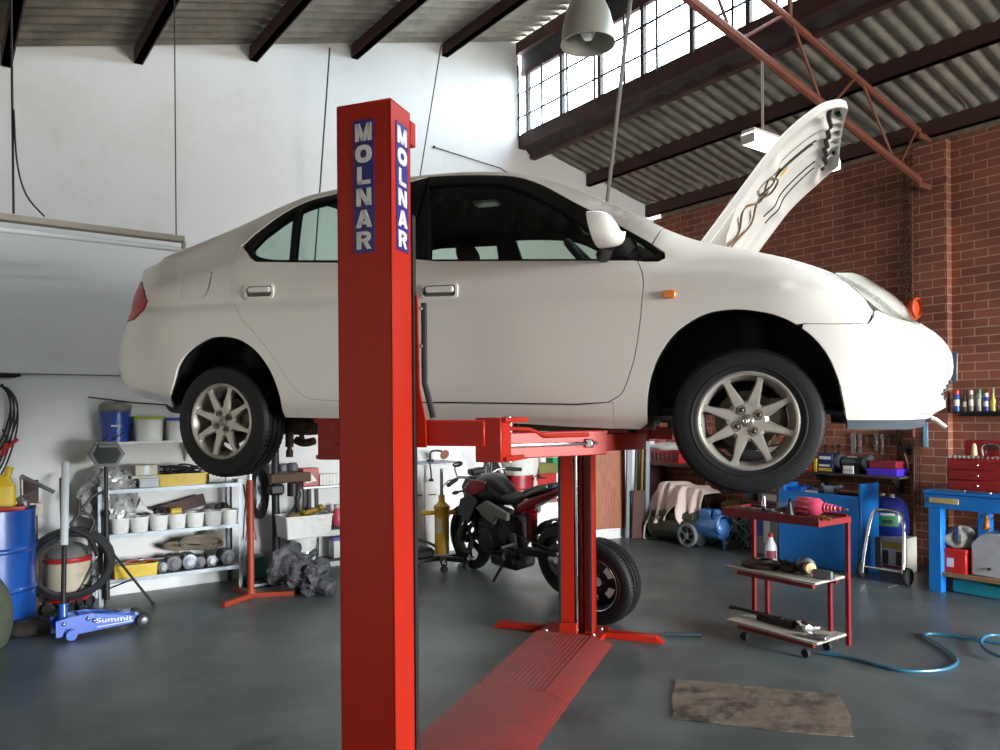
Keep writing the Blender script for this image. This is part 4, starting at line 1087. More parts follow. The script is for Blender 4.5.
def lift_sign(c0, c1, nrm):
    # c0 top left, c1 bottom right corners in lift space; nrm 'y' (outer face) or 'x'
    lo = V((min(c0.x, c1.x), min(c0.y, c1.y), min(c0.z, c1.z))); hi = V((max(c0.x, c1.x), max(c0.y, c1.y), max(c0.z, c1.z)))
    if nrm == 'y': b = MB().box2((lo.x, -1.5155, lo.z), (hi.x, -1.5125, hi.z)); w = hi.x - lo.x; cx = (lo.x + hi.x) / 2
    else: b = MB().box2((.0915, lo.y, lo.z), (.0945, hi.y, hi.z)); w = hi.y - lo.y; cx = (lo.y + hi.y) / 2
    sg = b.build('sign_panel', M_blue, p1); H_ = hi.z - lo.z; st = (H_ - .012) / 6
    for i, ch in enumerate('MOLNAR'):
        z = hi.z - .006 - st * (i + 1) + st * .09; h = st * .82; lw = w * (.80 if ch in 'MOA' else .72)
        R = Matrix.Rotation(pi / 2, 4, 'X') if nrm == 'y' else Matrix.Rotation(pi / 2, 4, 'Z') @ Matrix.Rotation(pi / 2, 4, 'X')
        P = V((cx - lw / 2, -1.5155, z)) if nrm == 'y' else V((.0945, cx - lw / 2, z))
        capital(ch, lw, h, .0015, Matrix.Translation(P) @ R).build('letter', M_white, sg)
lift_sign(onL(353.5, 121.5, y=-1.513), onL(374.8, 252, y=-1.513), 'y')
lift_sign(onL(395.3, 120, x=.092), onL(408, 254, x=.092), 'x')
# ================================================================== overhead: truss, lamps, cables
def BMat(a, b, z=0.): return Matrix.Translation(BP(a, b, z)) @ Matrix.Rotation(TH, 4, 'Z')
def bthing(name, label, cat, a, b, z=0., rot=0., group=None):
    """a thing whose local x points away from the brick wall (+a), local y away from the white wall (+b)"""
    return thing(name, label, cat, BP(a, b, z), TH + rot, group)
def solo(mb, name, m, a, b, z, label, cat, rot=0., group=None, **k):
    o = mb.build(name, m, **k); place(o, BP(a, b, z), TH + rot); return tag(o, label, cat, group)
tr = bthing('roof_truss', 'rust red lattice roof truss running from the brick pier up to the skylight', 'truss', 0, 3.72)
TT = lambda a: 4.20 + .205 * a; TB = lambda a: 3.72 + .208 * a
MB().tube([(.32, 0, TT(.32)), (5.2, 0, TT(5.2))], .03, 8).build('top_chord', M_truss, tr)
MB().tube([(.32, 0, TB(.32)), (5.2, 0, TB(5.2))], .036, 8).build('bottom_chord', M_truss, tr)
for a0, a1 in ((.36, .70), (1.36, .80), (1.47, 1.92), (2.44, 2.02), (2.56, 3.12), (3.62, 3.24), (3.74, 4.2)):
    MB().cyl((a0, 0, TT(a0)), (a1, 0, TB(a1)), .014, n=6).build('web_rod', M_truss, tr)
MB().cyl((2.47, 0, TT(2.47)), (2.47, 0, 5.95), .022, n=6).build('strut', M_truss, tr)
for z in (3.70, 4.18): MB().box2((.101, -.018, z + .02), (.34, .018, z + .075), .002).build('wall_bracket', M_truss, tr)

M_lampshell = mat('lamp_white', '#d8d6d0', rough=.5)
def batten(name, label, a0, a1, b, z, lit, wires, m_body):
    t = bthing(name, label, 'light', (a0 + a1) / 2, b, z); h = (a1 - a0) / 2
    if lit:
        MB().box2((-h, -.06, .071), (h, .06, .10), .006).build('body', M_lampshell, t); [MB().box2((s * h - .006, -.062, -.012), (s * h + .006, .062, .06), .002).build('end_cap', M_lampshell, t) for s in (-1, 1)]
        MB().prism([(-.063, .07), (-.063, .01), (-.05, -.012), (.05, -.012), (.063, .01), (.063, .07)], -h + .01, h - .01, axis='x').build('diffuser', mat('lit_diffuser', '#fffdf5', emit=3.), t)
    else:
        MB().box2((-h, -.04, .035), (h, .04, .075), .004).build('body', m_body, t)
        for s in (-1, 1): MB().box2((s * h - .012, -.02, -.035), (s * h + .012, .02, .04), .003).build('lamp_holder', m_body, t)
        MB().cyl((-h + .01, 0, -.02), (h - .01, 0, -.02), .018, n=14).build('tube', mat('unlit_tube', '#e6ebea', rough=.25), t)
    for x, top in wires: MB().cyl((x, 0, .074), (x, 0, top), .0045, n=6).build('hanging_wire', MATS['grey_wire'] if lit else M_black, t)
    return t
mat('grey_wire', '#a8a49c', rough=.5)
batten('fluorescent_light', 'lit white fluorescent light hanging under the truss, behind the raised bonnet', 1.84, 3.04, 3.72, 3.61, True, [(.42, .70), (.40, .70), (-.42, .50)], None)
tl = batten('fluorescent_light', 'unlit beige fluorescent tube fitting hung at upper left of white wall', 6.62, 8.1, 1.55, 2.755, False, [(-.69, ZU(6.67) - 2.78)], mat('beige_fitting', '#a59c8c', rough=.6, dirt='#7c6f5c', dirt_amt=.5))
MB().tube([(.29, 0, .09), (.295, .005, 1.55)], .008, 6).build('hanging_wire', M_black, tl)
MB().tube(spl([(.285, .01, .75), (.27, .01, .42), (.22, .0, .22), (.12, 0, .095)], 5), .006, 6).build('supply_cable', M_black, tl)

# high bay lamp
Yh = 5.8; p = at(588, 44, Yh)
hb = thing('high_bay_lamp', 'grey bell shaped high bay lamp hanging in front of the skylight', 'lamp', p)
M_bell = mat('lamp_grey', '#a8a69c', rough=.42, metal=.35)
R_ = .202
prof = [(R_, 0), (R_ * .995, .05), (R_ * .95, .13), (R_ * .83, .23), (R_ * .66, .31), (R_ * .48, .355), (R_ * .44, .37)]
mb = MB(); mb.lathe(prof, 40); mb.lathe([(r - .006, z) for r, z in prof], 40); mb.lathe([(R_, 0), (R_ + .006, -.004), (R_ - .006, -.004), (R_ - .006, 0)], 40); mb.build('shade', M_bell, hb)
MB().lathe([(0, .62), (.085, .62), (.09, .60), (.09, .37), (.0, .37)], 24).build('ballast_housing', mat('pale_housing', '#b9b9b4', rough=.5), hb)
MB().cyl((0, 0, .62), (0, 0, ZU((p - C0).dot(EA)) - p.z), .012, n=8).build('stem', M_darkmetal, hb)
MB().lathe([(0, .03), (.03, .035), (.055, .07), (.058, .11), (.04, .17), (.026, .22), (.026, .33), (0, .33)], 24).build('bulb', mat('bulb_glass', '#dfe3e2', rough=.1, coat=1.), hb)

# cables from the roof
M_cable = mat('dark_cable', '#2c2c2e', rough=.6)
def lead(p0, p1, b0, b1, r, m, label, name='overhead_cable', sag=0., ext=0.):
    a, b, z = onB(*p0, b0); c, d, e = onB(*p1, b1)
    q0 = BP(a, b, z); q1 = BP(c, d, e); dv = q0 - q1
    zt = ZU(a) - .22; tt = (zt - e) / (z - e); q0 = q1 + dv * tt
    q2 = q1 - dv * ext; mid = [q0.lerp(q2, i / 10) + V((0, 0, -sag * sin(pi * i / 10))) for i in range(11)]
    o = MB().tube(mid, r, 6).build(name, m); return tag(o, label, 'cable')
lead((333, 2), (320, 188), .55, .30, .008, M_cable, 'black cable slanting down the white wall, left of the lift post', ext=.55)
lead((448, 2), (421, 170), .55, .30, .007, M_cable, 'black cable slanting down the white wall, right of the lift post', ext=.55)
lead((630, 2), (607, 203), 3.3, 2.4, .017, mat('grey_rope', '#8f8b84', rough=.8, bump=.4, bscale=200), 'pale grey rope hanging in front of the skylight, behind the car', 'rope', ext=.35)
a0, _, z0 = onB(434, 147, .012); a1, _, z1 = onB(500, 168, .012)
o = MB().tube([BP(a0, .012, z0), BP(a1, .012, z1), BP(a1 - 1.2, .012, z1 - .42)], .006, 6).sphere(BP(a0, .015, z0), .016, 10, 6).build('wall_wire', M_cable); tag(o, 'thin wire sloping along the white wall above the car roof', 'wire')
a0, _, z0 = onB(0, 373, .015); a1, _, z1 = onB(118, 376, .015)
o = MB().tube([BP(a0 + .4, .015, z0), BP(a1 - 1.4, .015, z1)], .006, 6).build('wall_wire', mat('grey_conduit', '#77746e', rough=.6)); tag(o, 'thin grey wire running level along the white wall behind the car boot', 'wire')
a0, _, z0 = onB(88, 397, .02); a1, _, z1 = onB(175, 407, .02)
o = MB().tube([BP(a0, .02, z0), BP((a0 + a1) / 2, .02, (z0 + z1) / 2 - .004), BP(a1 - .5, .02, z1 - .02)], .007, 6).build('wall_rod', M_cable); tag(o, 'thin dark rod on the wall above the blue bucket', 'rod')
# chain block on the pier
p = V(onA(897, 300, .35)); hc = bthing('chain_hoist', 'orange chain block hanging by its chain in front of the brick pier', 'hoist', p.x, p.y, p.z)
M_or = mat('hoist_orange', '#d0542a', rough=.5, dirt='#7a3620', dirt_amt=.4)
a_, b_, z_ = onA(906, 311, .35)
h = V((a_ - p.x, b_ - p.y, z_ - p.z))
MB().lathe([(0, -.055), (.085, -.055), (.095, -.04), (.095, .0), (.07, .015), (.07, .05), (.10, .06), (.10, .085), (0, .09)], 24, axis='y', o=h).build('body', M_or, hc)
MB().lathe([(.101, .0), (.101, .02), (.08, .03)], 24, axis='y', o=h + V((0, .09, .02))).build('hand_wheel', M_or, hc)
def chain(p0, p1, r, n, th, name, par, m):
    mb = MB(); d = (V(p1) - V(p0)); q = d.to_track_quat('Z', 'Y').to_matrix().to_4x4(); st = d.length / n
    for i in range(n):
        M = Matrix.Translation(V(p0) + d * ((i + .5) / n)) @ q @ Matrix.Rotation(pi / 2 * (i % 2), 4, 'Z')
        mb.tube([(r * cos(a), 0, st * .62 * sin(a)) for a in [2 * pi * k / 10 for k in range(10)]], th, 5, closed=True, M=M)
    return mb.build(name, m, par)
M_chain = mat('rusty_chain', '#3e2b22', rough=.7, metal=.4)
zt = 4.12 - p.z
chain(h + V((0, 0, .08)), V((-.22, -.02, zt)), .018, 42, .006, 'load_chain', hc, M_chain)
chain(h + V((-.02, .05, .07)), V((-.2, .05, zt)), .012, 50, .004, 'hand_chain', hc, M_chain)
MB().tube(spl([h + V((0, 0, -.09)), h + V((.0, 0, -.14)), h + V((.04, 0, -.19)), h + V((.0, .0, -.23)), h + V((-.04, 0, -.19))], 5), .012, 8).build('hook', M_darkmetal, hc)
chain(h + V((0, .03, -.09)), h + V((.02, .05, -1.15)), .012, 44, .004, 'hand_chain', hc, M_chain)
# ================================================================== along the white wall, left
def col(name, c, **k): return mat(name, c, **{**dict(rough=.5), **k})
M_blue_pl = col('blue_plastic', '#22469a', rough=.35); M_white_pl = col('white_plastic', '#dcdcd8', rough=.4, dirt='#a39c8e', dirt_amt=.45, dirt_scale=14)
M_yellow = col('yellow_plastic', '#cfae1d', rough=.45, dirt='#8b7212', dirt_amt=.4, dirt_scale=15); M_cream = col('cream_card', '#cfc8b8', rough=.8, var=.15)
M_clear = col('cloudy_plastic', '#b9bdb6', rough=.3, var=.15, scale=9); M_lime = col('lime_lid', '#93a52c', rough=.4); M_rag = col('grey_rag', '#8c857a', rough=.95, var=.35, scale=14, bump=.5, bscale=40)
M_wood = col('brown_board', '#54403a', rough=.7, var=.25, stretch=(3, 20, 20)); M_galv = col('galvanised', '#838a90', rough=.45, metal=.55, var=.15)
M_parts = col('alloy_casting', '#77767a', rough=.6, metal=.45, dirt='#2f2b28', dirt_amt=.8, dirt_scale=16, var=.3); M_oily = col('oily_part', '#2a2826', rough=.5, metal=.3, dirt='#5c5148', dirt_amt=.6, dirt_scale=22)
M_red_paint = col('red_paint', '#a82422', rough=.4, dirt='#5a1714', dirt_amt=.3); M_beltm = col('rubber_belt', '#857a6a', rough=.8, var=.3, scale=20)
def fit(px0, px1, yt, yb, b):
    a0, _, z0 = onB(px0, yb, b); a1, _, z1 = onB(px1, yb, b); xm = (px0 + px1) / 2
    zt = onB(xm, yt, b)[2]; zb = onB(xm, yb, b)[2]
    return (a0 + a1) / 2, abs(a0 - a1), zb, zt - zb
def bucket_mesh(w, h, taper=.86, rim=.008):
    r = w / 2; mb = MB()
    mb.lathe([(0, 0), (r * taper, 0), (r * taper, .004), (r, h - .02), (r + rim, h - .018), (r + rim, h), (r - .006, h), (r * taper - .006, .012), (0, .012)], 32); return mb
def tub_mesh(w, d, h, t=.94, rad=.03):
    """open rectangular tub with rounded corners and a rolled rim"""
    mb = MB(); n = 5; lo = rrect(w * t, d * t, rad * .8, n); hi = rrect(w, d, rad, n); li = rrect(w - .012, d - .012, rad, n); bi = rrect(w * t - .012, d * t - .012, rad * .8, n); ro = rrect(w + .012, d + .012, rad, n); N = len(lo)
    vs = [(x, y, 0) for x, y in lo] + [(x, y, h - .012) for x, y in hi] + [(x, y, h - .012) for x, y in ro] + [(x, y, h) for x, y in ro] + [(x, y, h) for x, y in li] + [(x, y, .008) for x, y in bi]
    fs = [(j * N + i, j * N + (i + 1) % N, (j + 1) * N + (i + 1) % N, (j + 1) * N + i) for j in range(5) for i in range(N)] + [tuple(range(N))[::-1], tuple(5 * N + i for i in range(N))]
    return mb.add(vs, fs)
def bottle_prof(r, h, neck=.3): return [(0, 0), (r * .95, 0), (r, h * .03), (r, h * .62), (r * .85, h * .72), (r * neck, h * .86), (r * neck, h * .9)]
def bag_mesh(w, d, h, seed=1, rough=.12, nu=28, nv=14, flat=True):
    """a lumpy soft bag or rag resting on z = 0"""
    rnd = random.Random(seed); ph = [(rnd.uniform(0, 6), rnd.randint(2, 7), rnd.uniform(.3, 1)) for _ in range(7)]
    vs = []; fs = []
    for j in range(nv + 1):
        v = j / nv; bt = -pi / 2 + pi * v
        for i in range(nu):
            a = 2 * pi * i / nu; k = 1 + rough * sum(am * sin(f * a + p + v * 5 * (1 if q % 2 else -1)) for q, (p, f, am) in enumerate(ph)) / 3
            z = sin(bt); z = max(z, -.7) if flat else z
            vs.append((w / 2 * cos(bt) ** .7 * cos(a) * k if cos(bt) > 0 else 0, d / 2 * cos(bt) ** .7 * sin(a) * k if cos(bt) > 0 else 0, (z + .7) / 1.7 * h * (1 + rough * .5 * sin(3 * a + ph[0][0]))))
    for j in range(nv):
        for i in range(nu): fs.append((j * nu + i, j * nu + (i + 1) % nu, (j + 1) * nu + (i + 1) % nu, (j + 1) * nu + i))
    return MB().add(vs, fs)

# ---- wall shelf with tubs
sa, sw, sz, _ = fit(96, 182, 441, 441, .12)
shz = sz
ws = bthing('wall_shelf', 'white wall shelf carrying the blue bucket and lidded tubs', 'shelf', sa - .1, .125, shz)
MB().box2((-sw / 2 - .12, -.12, -.02), (sw / 2 + .12, .12, 0), .003).build('board', M_white_pl, ws)
for x in (-.3, .38): MB().prism([(-.12, -.02), (.08, -.02), (-.12, -.2)], x - .006, x + .006, axis='x').build('bracket', M_white_pl, ws)
a, w, z, h = fit(100, 130, 411, 441, .13)
bk = bthing('bucket', 'blue plastic bucket with a rag on it, on the wall shelf', 'bucket', a, .13, shz)
bucket_mesh(w, h).build('body', M_blue_pl, bk)
MB().tube(spl([(-w / 2, 0, h - .03), (-w * .3, .09, h * .62), (0, .125, h * .52), (w * .3, .09, h * .62), (w / 2, 0, h - .03)], 6), .003, 6).build('bail_handle', M_chrome, bk)
MB().cyl((-w * .1, .128, h * .52), (w * .22, .12, h * .535), .008, n=8).build('grip', M_white_pl, bk)
o = bag_mesh(w * 1.15, w * .9, .09, 3, .2).build('rag', M_rag); place(o, BP(a - .005, .13, shz + h - .012), TH); tag(o, 'crumpled grey rag lying over the top of the blue bucket', 'rag')
for nm, px0, px1, yt, lid, lab in (('storage_tub', 132.5, 162, 419, M_lime, 'clear plastic tub with a lime green lid on the wall shelf'), ('storage_tub', 164, 186, 421, M_blue_pl, 'clear plastic tub with a bright blue lid on the wall shelf')):
    a, w, z, h = fit(px0, px1, yt, 441, .13)
    t = bthing(nm, lab, 'tub', a, .13, shz)
    tub_mesh(w, .2, h, .9).build('body', M_clear, t)
    MB().prism(rrect(w + .02, .225, .03), h - .004, h + .022, scale1=.97).build('lid', lid, t)
    bag_mesh(w * .7, .15, h * .6, 5, .15).build('contents', M_white_pl, t)
# ---- steel shelf unit
b1 = .37
zT = (onB(139.4, 488, b1)[2] + onB(242, 482.7, b1)[2]) / 2; zM = (onB(112, 535, b1)[2] + onB(240, 523.3, b1)[2]) / 2; zB = (onB(121, 579, b1)[2] + onB(240, 564.7, b1)[2]) / 2
aR = onB(243, 560, b1)[0]; aL = onB(101, 560, b1)[0] + .02
su = bthing('shelf_unit', 'grey steel shelf unit of three shelves against the white wall', 'shelf', 0, 0, 0)
su.location = C0
for z in (zT, zM, zB):
    mb = MB(); mb.box2((aR + .01, .03, z - .003), (aL - .01, b1 - .004, z)); mb.box2((aR + .01, b1 - .006, z - .032), (aL - .01, b1 - .002, z)); mb.box2((aR + .01, .03, z - .032), (aL - .01, .033, z)); mb.build('shelf_board', M_galv, su)
for a_ in (aR, aL):
    for b_ in (.03, b1):
        s1 = 1 if a_ == aR else -1; s2 = 1 if b_ < .1 else -1
        MB().box2((a_, b_ - .002, 0), (a_ + s1 * .036, b_ + .0, zT + .03)).box2((a_, b_, 0), (a_ + s1 * .002, b_ + s2 * .036, zT + .03)).build('upright', M_galv, su)
def shelf_item(mb, name, m, a, b, z, label, cat, rot=0., group=None, **k): return solo(mb, name, m, a, b, z, label, cat, rot, group, **k)
# top shelf
a, w, z, h = fit(138, 158, 477, 486, .28); shelf_item(MB().box2((-w / 2, -.1, 0), (w / 2, .1, h), .004).box2((-w / 2 - .005, -.105, h - .02), (w / 2 + .005, .105, h + .003), .003), 'tin_box', col('grey_tin', '#8f9698', rough=.5, metal=.3), a, .24, zT, 'grey tin box on the top steel shelf, left of the yellow tray', 'box'); zz = zT + h + .003
a, w, z, h = fit(130, 158, 472, 476, .28); shelf_item(MB().box2((-w / 2, -.11, 0), (w / 2, .11, .022), .003), 'board_offcut', M_cream, a, .24, zz, 'cream flat board lying on the grey tin box', 'board')
a, w, z, h2 = fit(135, 157, 462, 472, .28); t = bthing('carton', 'small cream carton on top of the stack on the top shelf', 'box', a, .22, zz + .022); MB().box2((-w / 2, -.08, 0), (w / 2, .08, h2), .003).build('body', M_cream, t); MB().box2((-.02, -.081, 0), (.02, .081, h2 + .0008)).build('tape', M_galv, t)
def tray(px0, px1, yt, yb, b, z, name, label, m, d=.2, cat='tray'):
    a, w, _, h = fit(px0, px1, yt, yb, b + d / 2); o = tub_mesh(w, d, h, .97, .012).build(name, m); place(o, BP(a, b, z), TH); tag(o, label, cat); return a, w, h
a, w, h = tray(159, 207, 473, 485, .25, zT, 'parts_tray', 'yellow plastic tray on the top shelf heaped with black cables', M_yellow)
rnd = random.Random(4); mb = MB()
for k in range(9):
    p = [(rnd.uniform(-w * .42, w * .42), rnd.uniform(-.06, .06), h + rnd.uniform(-.03, .06)) for _ in range(6)]; mb.tube(spl(p, 5), .008, 6)
shelf_item(mb, 'cable_heap', M_black, a, .25, zT + .012, 'heap of black cables in the upper yellow tray', 'cables')
for px0, px1, yt, lab in ((209, 225, 474, 'white plastic tub lying on the top shelf right of the yellow tray'), (226, 242, 476, 'white roll at the right end of the top shelf')):
    a, w, z, h = fit(px0, px1, yt, 484, .28); mb = MB(); r = h / 2 * 1.02; mb.lathe([(0, -w / 2), (r * .9, -w / 2), (r, -w / 2 + .01), (r * .98, w / 2 - .02), (r * 1.04, w / 2 - .018), (r * 1.04, w / 2), (r * .8, w / 2), (r * .78, 0), (0, 0)], 24, axis='x', o=(0, 0, r * 1.04)); shelf_item(mb, 'plastic_tub', M_white_pl, a, .25, zT, lab, 'tub')
# middle shelf: seven white pots
pots = [(112.5, 130), (131.5, 150), (151, 170), (170.5, 187), (188, 206), (207, 223), (224, 239.5)]
words_ = ['leftmost', 'second from left', 'third from left', 'middle one, yellow packet behind,', 'third from right', 'second from right', 'rightmost']
pot0 = None
for k, (x0, x1) in enumerate(pots):
    yb = 533.5 - (x0 - 112) * .089; yt = 517.5 - (x0 - 112) * .073
    a, w, z, h = fit(x0, x1, yt, yb, .36); 
    if pot0 is None:
        pot0 = thing('plastic_pot', 'x', 'pot', (0, 0, 0), TH, 'white plastic pots on the middle steel shelf')
        tub_mesh(.145, .15, .125, .86, .05).build('body', M_white_pl, pot0); MB().prism(rrect(.12, .125, .045), .085, .088).build('contents', M_oily, pot0); t = pot0
    else: t = dup(pot0)
    t.location = BP(a, b1 - .085, zM); t['label'] = 'white square plastic pot, %s in the row on the steel shelf' % words_[k]
# behind and on the pots
a0, _, z0 = onB(142, 519, .12); a1, _, z1 = onB(204, 501, .12)
d = V((a1 - a0, 0, z1 - z0)); Q = Matrix.Translation((0, 0, 0)) @ Matrix.Rotation(-atan2(d.z, d.x), 4, 'Y')
shelf_item(MB().box2((0, -.01, -.03), (d.length, .01, .075), .002, Q), 'timber_offcut', M_wood, a0, .12, z0 + .04, 'dark brown board leaning up behind the white pots', 'board')
a, w, z, h = fit(170, 181, 507, 515, .2); shelf_item(MB().box2((-w / 2, -.05, 0), (w / 2, .05, .15), .004).box2((-w / 2, -.05, .15), (w / 2, .05, .165), .006), 'yellow_packet', M_yellow, a, .19, zM, 'small yellow packet sticking up behind the white pots', 'packet')
a, w, z, h = fit(142, 154, 506, 520, .2); shelf_item(MB().lathe([(.012, -.1), (.014, 0), (.075, .1), (.08, .1), (.078, .105), (.07, .1), (.008, .0)], 20, M=Matrix.Translation((0, 0, .115)) @ Matrix.Rotation(1.1, 4, 'Y')), 'funnel', M_white_pl, a, .17, zM + .04, 'white funnel tipped over behind the white pots', 'funnel')
for i, (px, lab) in enumerate(((160, 'dark oily bracket behind the third white pot from left'), (222, 'black rubber boot behind the second white pot from right'))):
    a, _, _ = onB(px, 512, .15); shelf_item(bag_mesh(.16, .12, .16, 20 + i, .25), 'spare_part', M_oily, a, .15, zM, lab, 'part')
# lower shelf: yellow tray of tools, starter motors, belts
a, w, h = tray(114, 158, 565, 577.5, .26, zB, 'parts_tray', 'yellow plastic tray on the lowest shelf full of tools', M_yellow)
for i in range(4):
    mb = MB(); x = -.15 + i * .1; mb.tube([(x - .11, -.02 + .01 * i, h + .005), (x + .1, .01 * i, h + .02)], [.009, .007], 8); mb.lathe([(.012, -.02), (.016, 0), (.012, .02)], 10, o=(x + .1, .01 * i, h + .02), axis='x')
    shelf_item(mb, 'hand_tool', [M_steel, M_red_paint, M_darkmetal, M_steel][i], a, .26, zB, ['steel spanner', 'red handled tool', 'dark ratchet', 'steel rod'][i] + ' lying across the lower yellow tray, ' + ['left end', 'left of middle', 'right of middle', 'right end'][i], 'tool')
def motor(r, l):
    mb = MB(); mb.lathe([(0, 0), (r * .5, 0), (r * .55, .01), (r * .9, .015), (r, .03), (r, l * .55), (r * .93, l * .57), (r * .93, l * .62), (r, l * .64), (r, l * .9), (r * .6, l), (r * .3, l), (r * .3, l * 1.15), (0, l * 1.15)], 24, axis='y')
    for k in range(6): mb.box((r * cos(k * pi / 3), l * .5, r * sin(k * pi / 3)), (.014, l * .7, .014), .003)
    mb.lathe([(.006, -.012), (r * .35, -.012), (r * .38, 0)], 16, axis='y'); return mb
mots = [(163, 569, 'small silver starter motor next to the lower yellow tray'), (174, 564, 'second starter motor from the lower yellow tray'), (190, 564, 'bright alternator housing in the middle of the lowest shelf'), (200, 561, 'starter motor right of the bright alternator'), (212, 562, 'third starter motor from the right leg of shelf unit'), (228, 559, 'dark alternator at the right end of the lowest shelf')]
for i, (px, py, lab) in enumerate(mots):
    a, b_, z = onB(px, py, b1 - .05); r = .052 if i != 0 else .045
    o = motor(r if i not in (1, 2, 5) else .068, .2).build('starter_motor', [M_galv, M_parts, M_galv, M_parts, M_steel, M_parts][i]); place(o, BP(a, b1 - .03, zB + (r if i not in (1, 2, 5) else .068) + .002), TH + pi); tag(o, lab, 'motor', 'starter motors on the lowest steel shelf')
a, _, z = onB(190, 551, .2); mb = MB()
for k in range(6): mb.tube([(.20 * cos(t) - .02 * k + .02 * sin(3 * t + k), .06 * sin(t) + .012 * k - .03, .012 * sin(2 * t + k) + .055 * (1 + cos(t - 1.2)) * (.6 + .1 * k)) for t in [2 * pi * i / 40 for i in range(40)]], .011, 6, closed=True)
shelf_item(mb, 'drive_belts', M_beltm, a, .18, zB + .15, 'coil of worn beige drive belts on top of the motors', 'belts')
a, _, z = onB(213, 545, .2); mb = MB()
for k in range(4): mb.tube([((.10 - .01 * k) * cos(t), -.03 + .014 * k, (.085 - .012 * k) * sin(t)) for t in [2 * pi * i / 28 for i in range(28)]], .010, 6, closed=True)
shelf_item(mb, 'drive_belts', M_beltm, a, .16, zB + .21, 'round coil of pale belts standing on the motors', 'belts')

# ---- plastic wrapped bundle hanging on the wall, tripod stand in front
M_film = col('clear_film', '#b5b7b4', rough=.18, coat=.6, var=.55, scale=11, bump=1., bscale=14)
a, w, z, h = fit(82, 137, 468, 520, .12); o = rough_up(rough_up(bag_mesh(w, .24, h, 11, .13, 72, 44, False), .05, 10.), .03, 28.).build('plastic_bundle', M_film, angle=25); place(o, BP(a, .21, z), TH); tag(o, 'bundle wrapped in shiny clear plastic hanging on the wall', 'bundle')
o = MB().cyl((0, -.12, 0), (0, -.01, 0), .008, n=8).build('peg', M_darkmetal, o); o.location = (0, -.06, h * .9)
ts = bthing('tripod_stand', 'black tripod work light stand in front of the steel shelf', 'stand', *onF(107, 607))
zt = onB(107, 450, ts.location and (ts.location - C0).dot(EB))[2]
MB().cyl((0, 0, .06), (0, 0, zt * .6), .022, n=14).cyl((0, 0, zt * .58), (0, 0, zt - .1), .015, n=12).build('pole', M_black, ts)
MB().lathe([(.03, 0), (.034, .02), (.034, .06), (.03, .08)], 14, o=(0, 0, .44)).lathe([(.024, 0), (.03, .02), (.024, .05)], 12, o=(0, 0, zt * .58)).build('collar', M_black, ts)
for k, an in enumerate((20, 150, 272)):
    R1 = .36 if k < 2 else .10
    c, s = cos(radians(an)), sin(radians(an)); lg = MB().tube([(.03 * c, .03 * s, .46), (R1 * c, R1 * s, .012)], .011, 8).build('leg', M_black, ts)
    MB().tube([(.02 * c, .02 * s, .15), (R1 * .56 * c, R1 * .56 * s, .22)], .007, 6).build('strut', M_black, lg); MB().sphere((R1 * c, R1 * s, .014), .015, 8, 6).build('foot', M_rubber, lg)
mb = MB(); mb.prism([(-.13, 0), (-.07, .10), (.07, .10), (.13, 0), (.07, -.10), (-.07, -.10)], -.05, .05, axis='y', M=Matrix.Translation((0, .02, zt - .03)))
mb.box((0, .075, zt + .035), (.14, .03, .03), .004); mb.build('lamp_head', col('dark_grey', '#3c4042', rough=.4), ts)
MB().prism([(-.1, 0), (-.06, .075), (.06, .075), (.1, 0), (.06, -.075), (-.06, -.075)], .055, .060, axis='y', M=Matrix.Translation((0, .02, zt - .03))).build('lamp_glass', col('smoked_glass', '#2a2f31', rough=.1), ts)
MB().tube(spl([(.03, .0, zt + .05), (.0, 0, zt + .10), (-.02, 0, zt + .13)], 4), .006, 6).tube([(-.03, 0, zt + .07), (-.13, .02, zt + .14)], .006, 6).build('carry_handle', M_darkmetal, ts)

# ---- blue drum and what stands on it
a, b = onF(-9, 629); r = .285; 
dr = bthing('oil_drum', 'blue steel oil drum at the left edge of the photo', 'drum', a, b, 0); H_ = .875
MB().lathe([(0, .0), (r - .01, 0), (r, .01), (r, .28), (r + .012, .295), (r + .012, .305), (r, .32), (r, .57), (r + .012, .585), (r + .012, .595), (r, .61), (r, H_ - .012), (r + .006, H_ - .01), (r + .006, H_), (r - .008, H_), (r - .01, H_ - .02), (0, H_ - .02)], 56).build('body', col('drum_blue', '#164a96', rough=.3, coat=.4, dirt='#0b2350', dirt_amt=.4), dr)
an = radians(60); MB().grid(lambda u, v: ((r + .0015) * cos(1.05 + .2 * u - 1.65), (r + .0015) * sin(1.05 + .2 * u - 1.65 + pi * .5) if False else (r + .0015) * sin(1.05 + .2 * u - 1.65), .44 + .13 * v), 6, 1).build('label', M_white_pl, dr)
def on_top(px, py, b, z): a, _, _ = onB(px, py, b); return a
bt = bthing('oil_bottle', 'yellow oil bottle with a handle standing on the blue drum', 'bottle', on_top(2, 505, b - .02, 0), b - .02, H_ - .02)
mb = MB(); mb.prism(rrect(.17, .11, .03), 0, .18); mb.prism(rrect(.17, .11, .03), .18, .25, scale1=.5); mb.cyl((-.03, 0, .24), (-.045, 0, .30), .024, n=14); mb.build('body', M_yellow, bt, angle=50)
MB().tube(spl([(-.02, 0, .26), (.05, 0, .25), (.08, 0, .2), (.083, 0, .12)], 4), .013, 8).build('handle', M_yellow, bt); MB().cyl((-.045, 0, .30), (-.05, 0, .325), .027, n=14).build('cap', M_yellow, bt)
shelf_item(tub_mesh(.16, .2, .045, .95, .01), 'drip_tray', M_red_paint, on_top(10, 506, b, 0), b + .1, H_ - .02, 'red tray with a grey end on the blue drum', 'tray')
shelf_item(MB().lathe([(0, 0), (.042, 0), (.042, .005), (.04, .06), (.042, .062), (.042, .068), (0, .068)], 20), 'tin_can', M_galv, on_top(24, 505, b, 0), b - .02, H_ - .02, 'small grey tin on the blue drum', 'can')
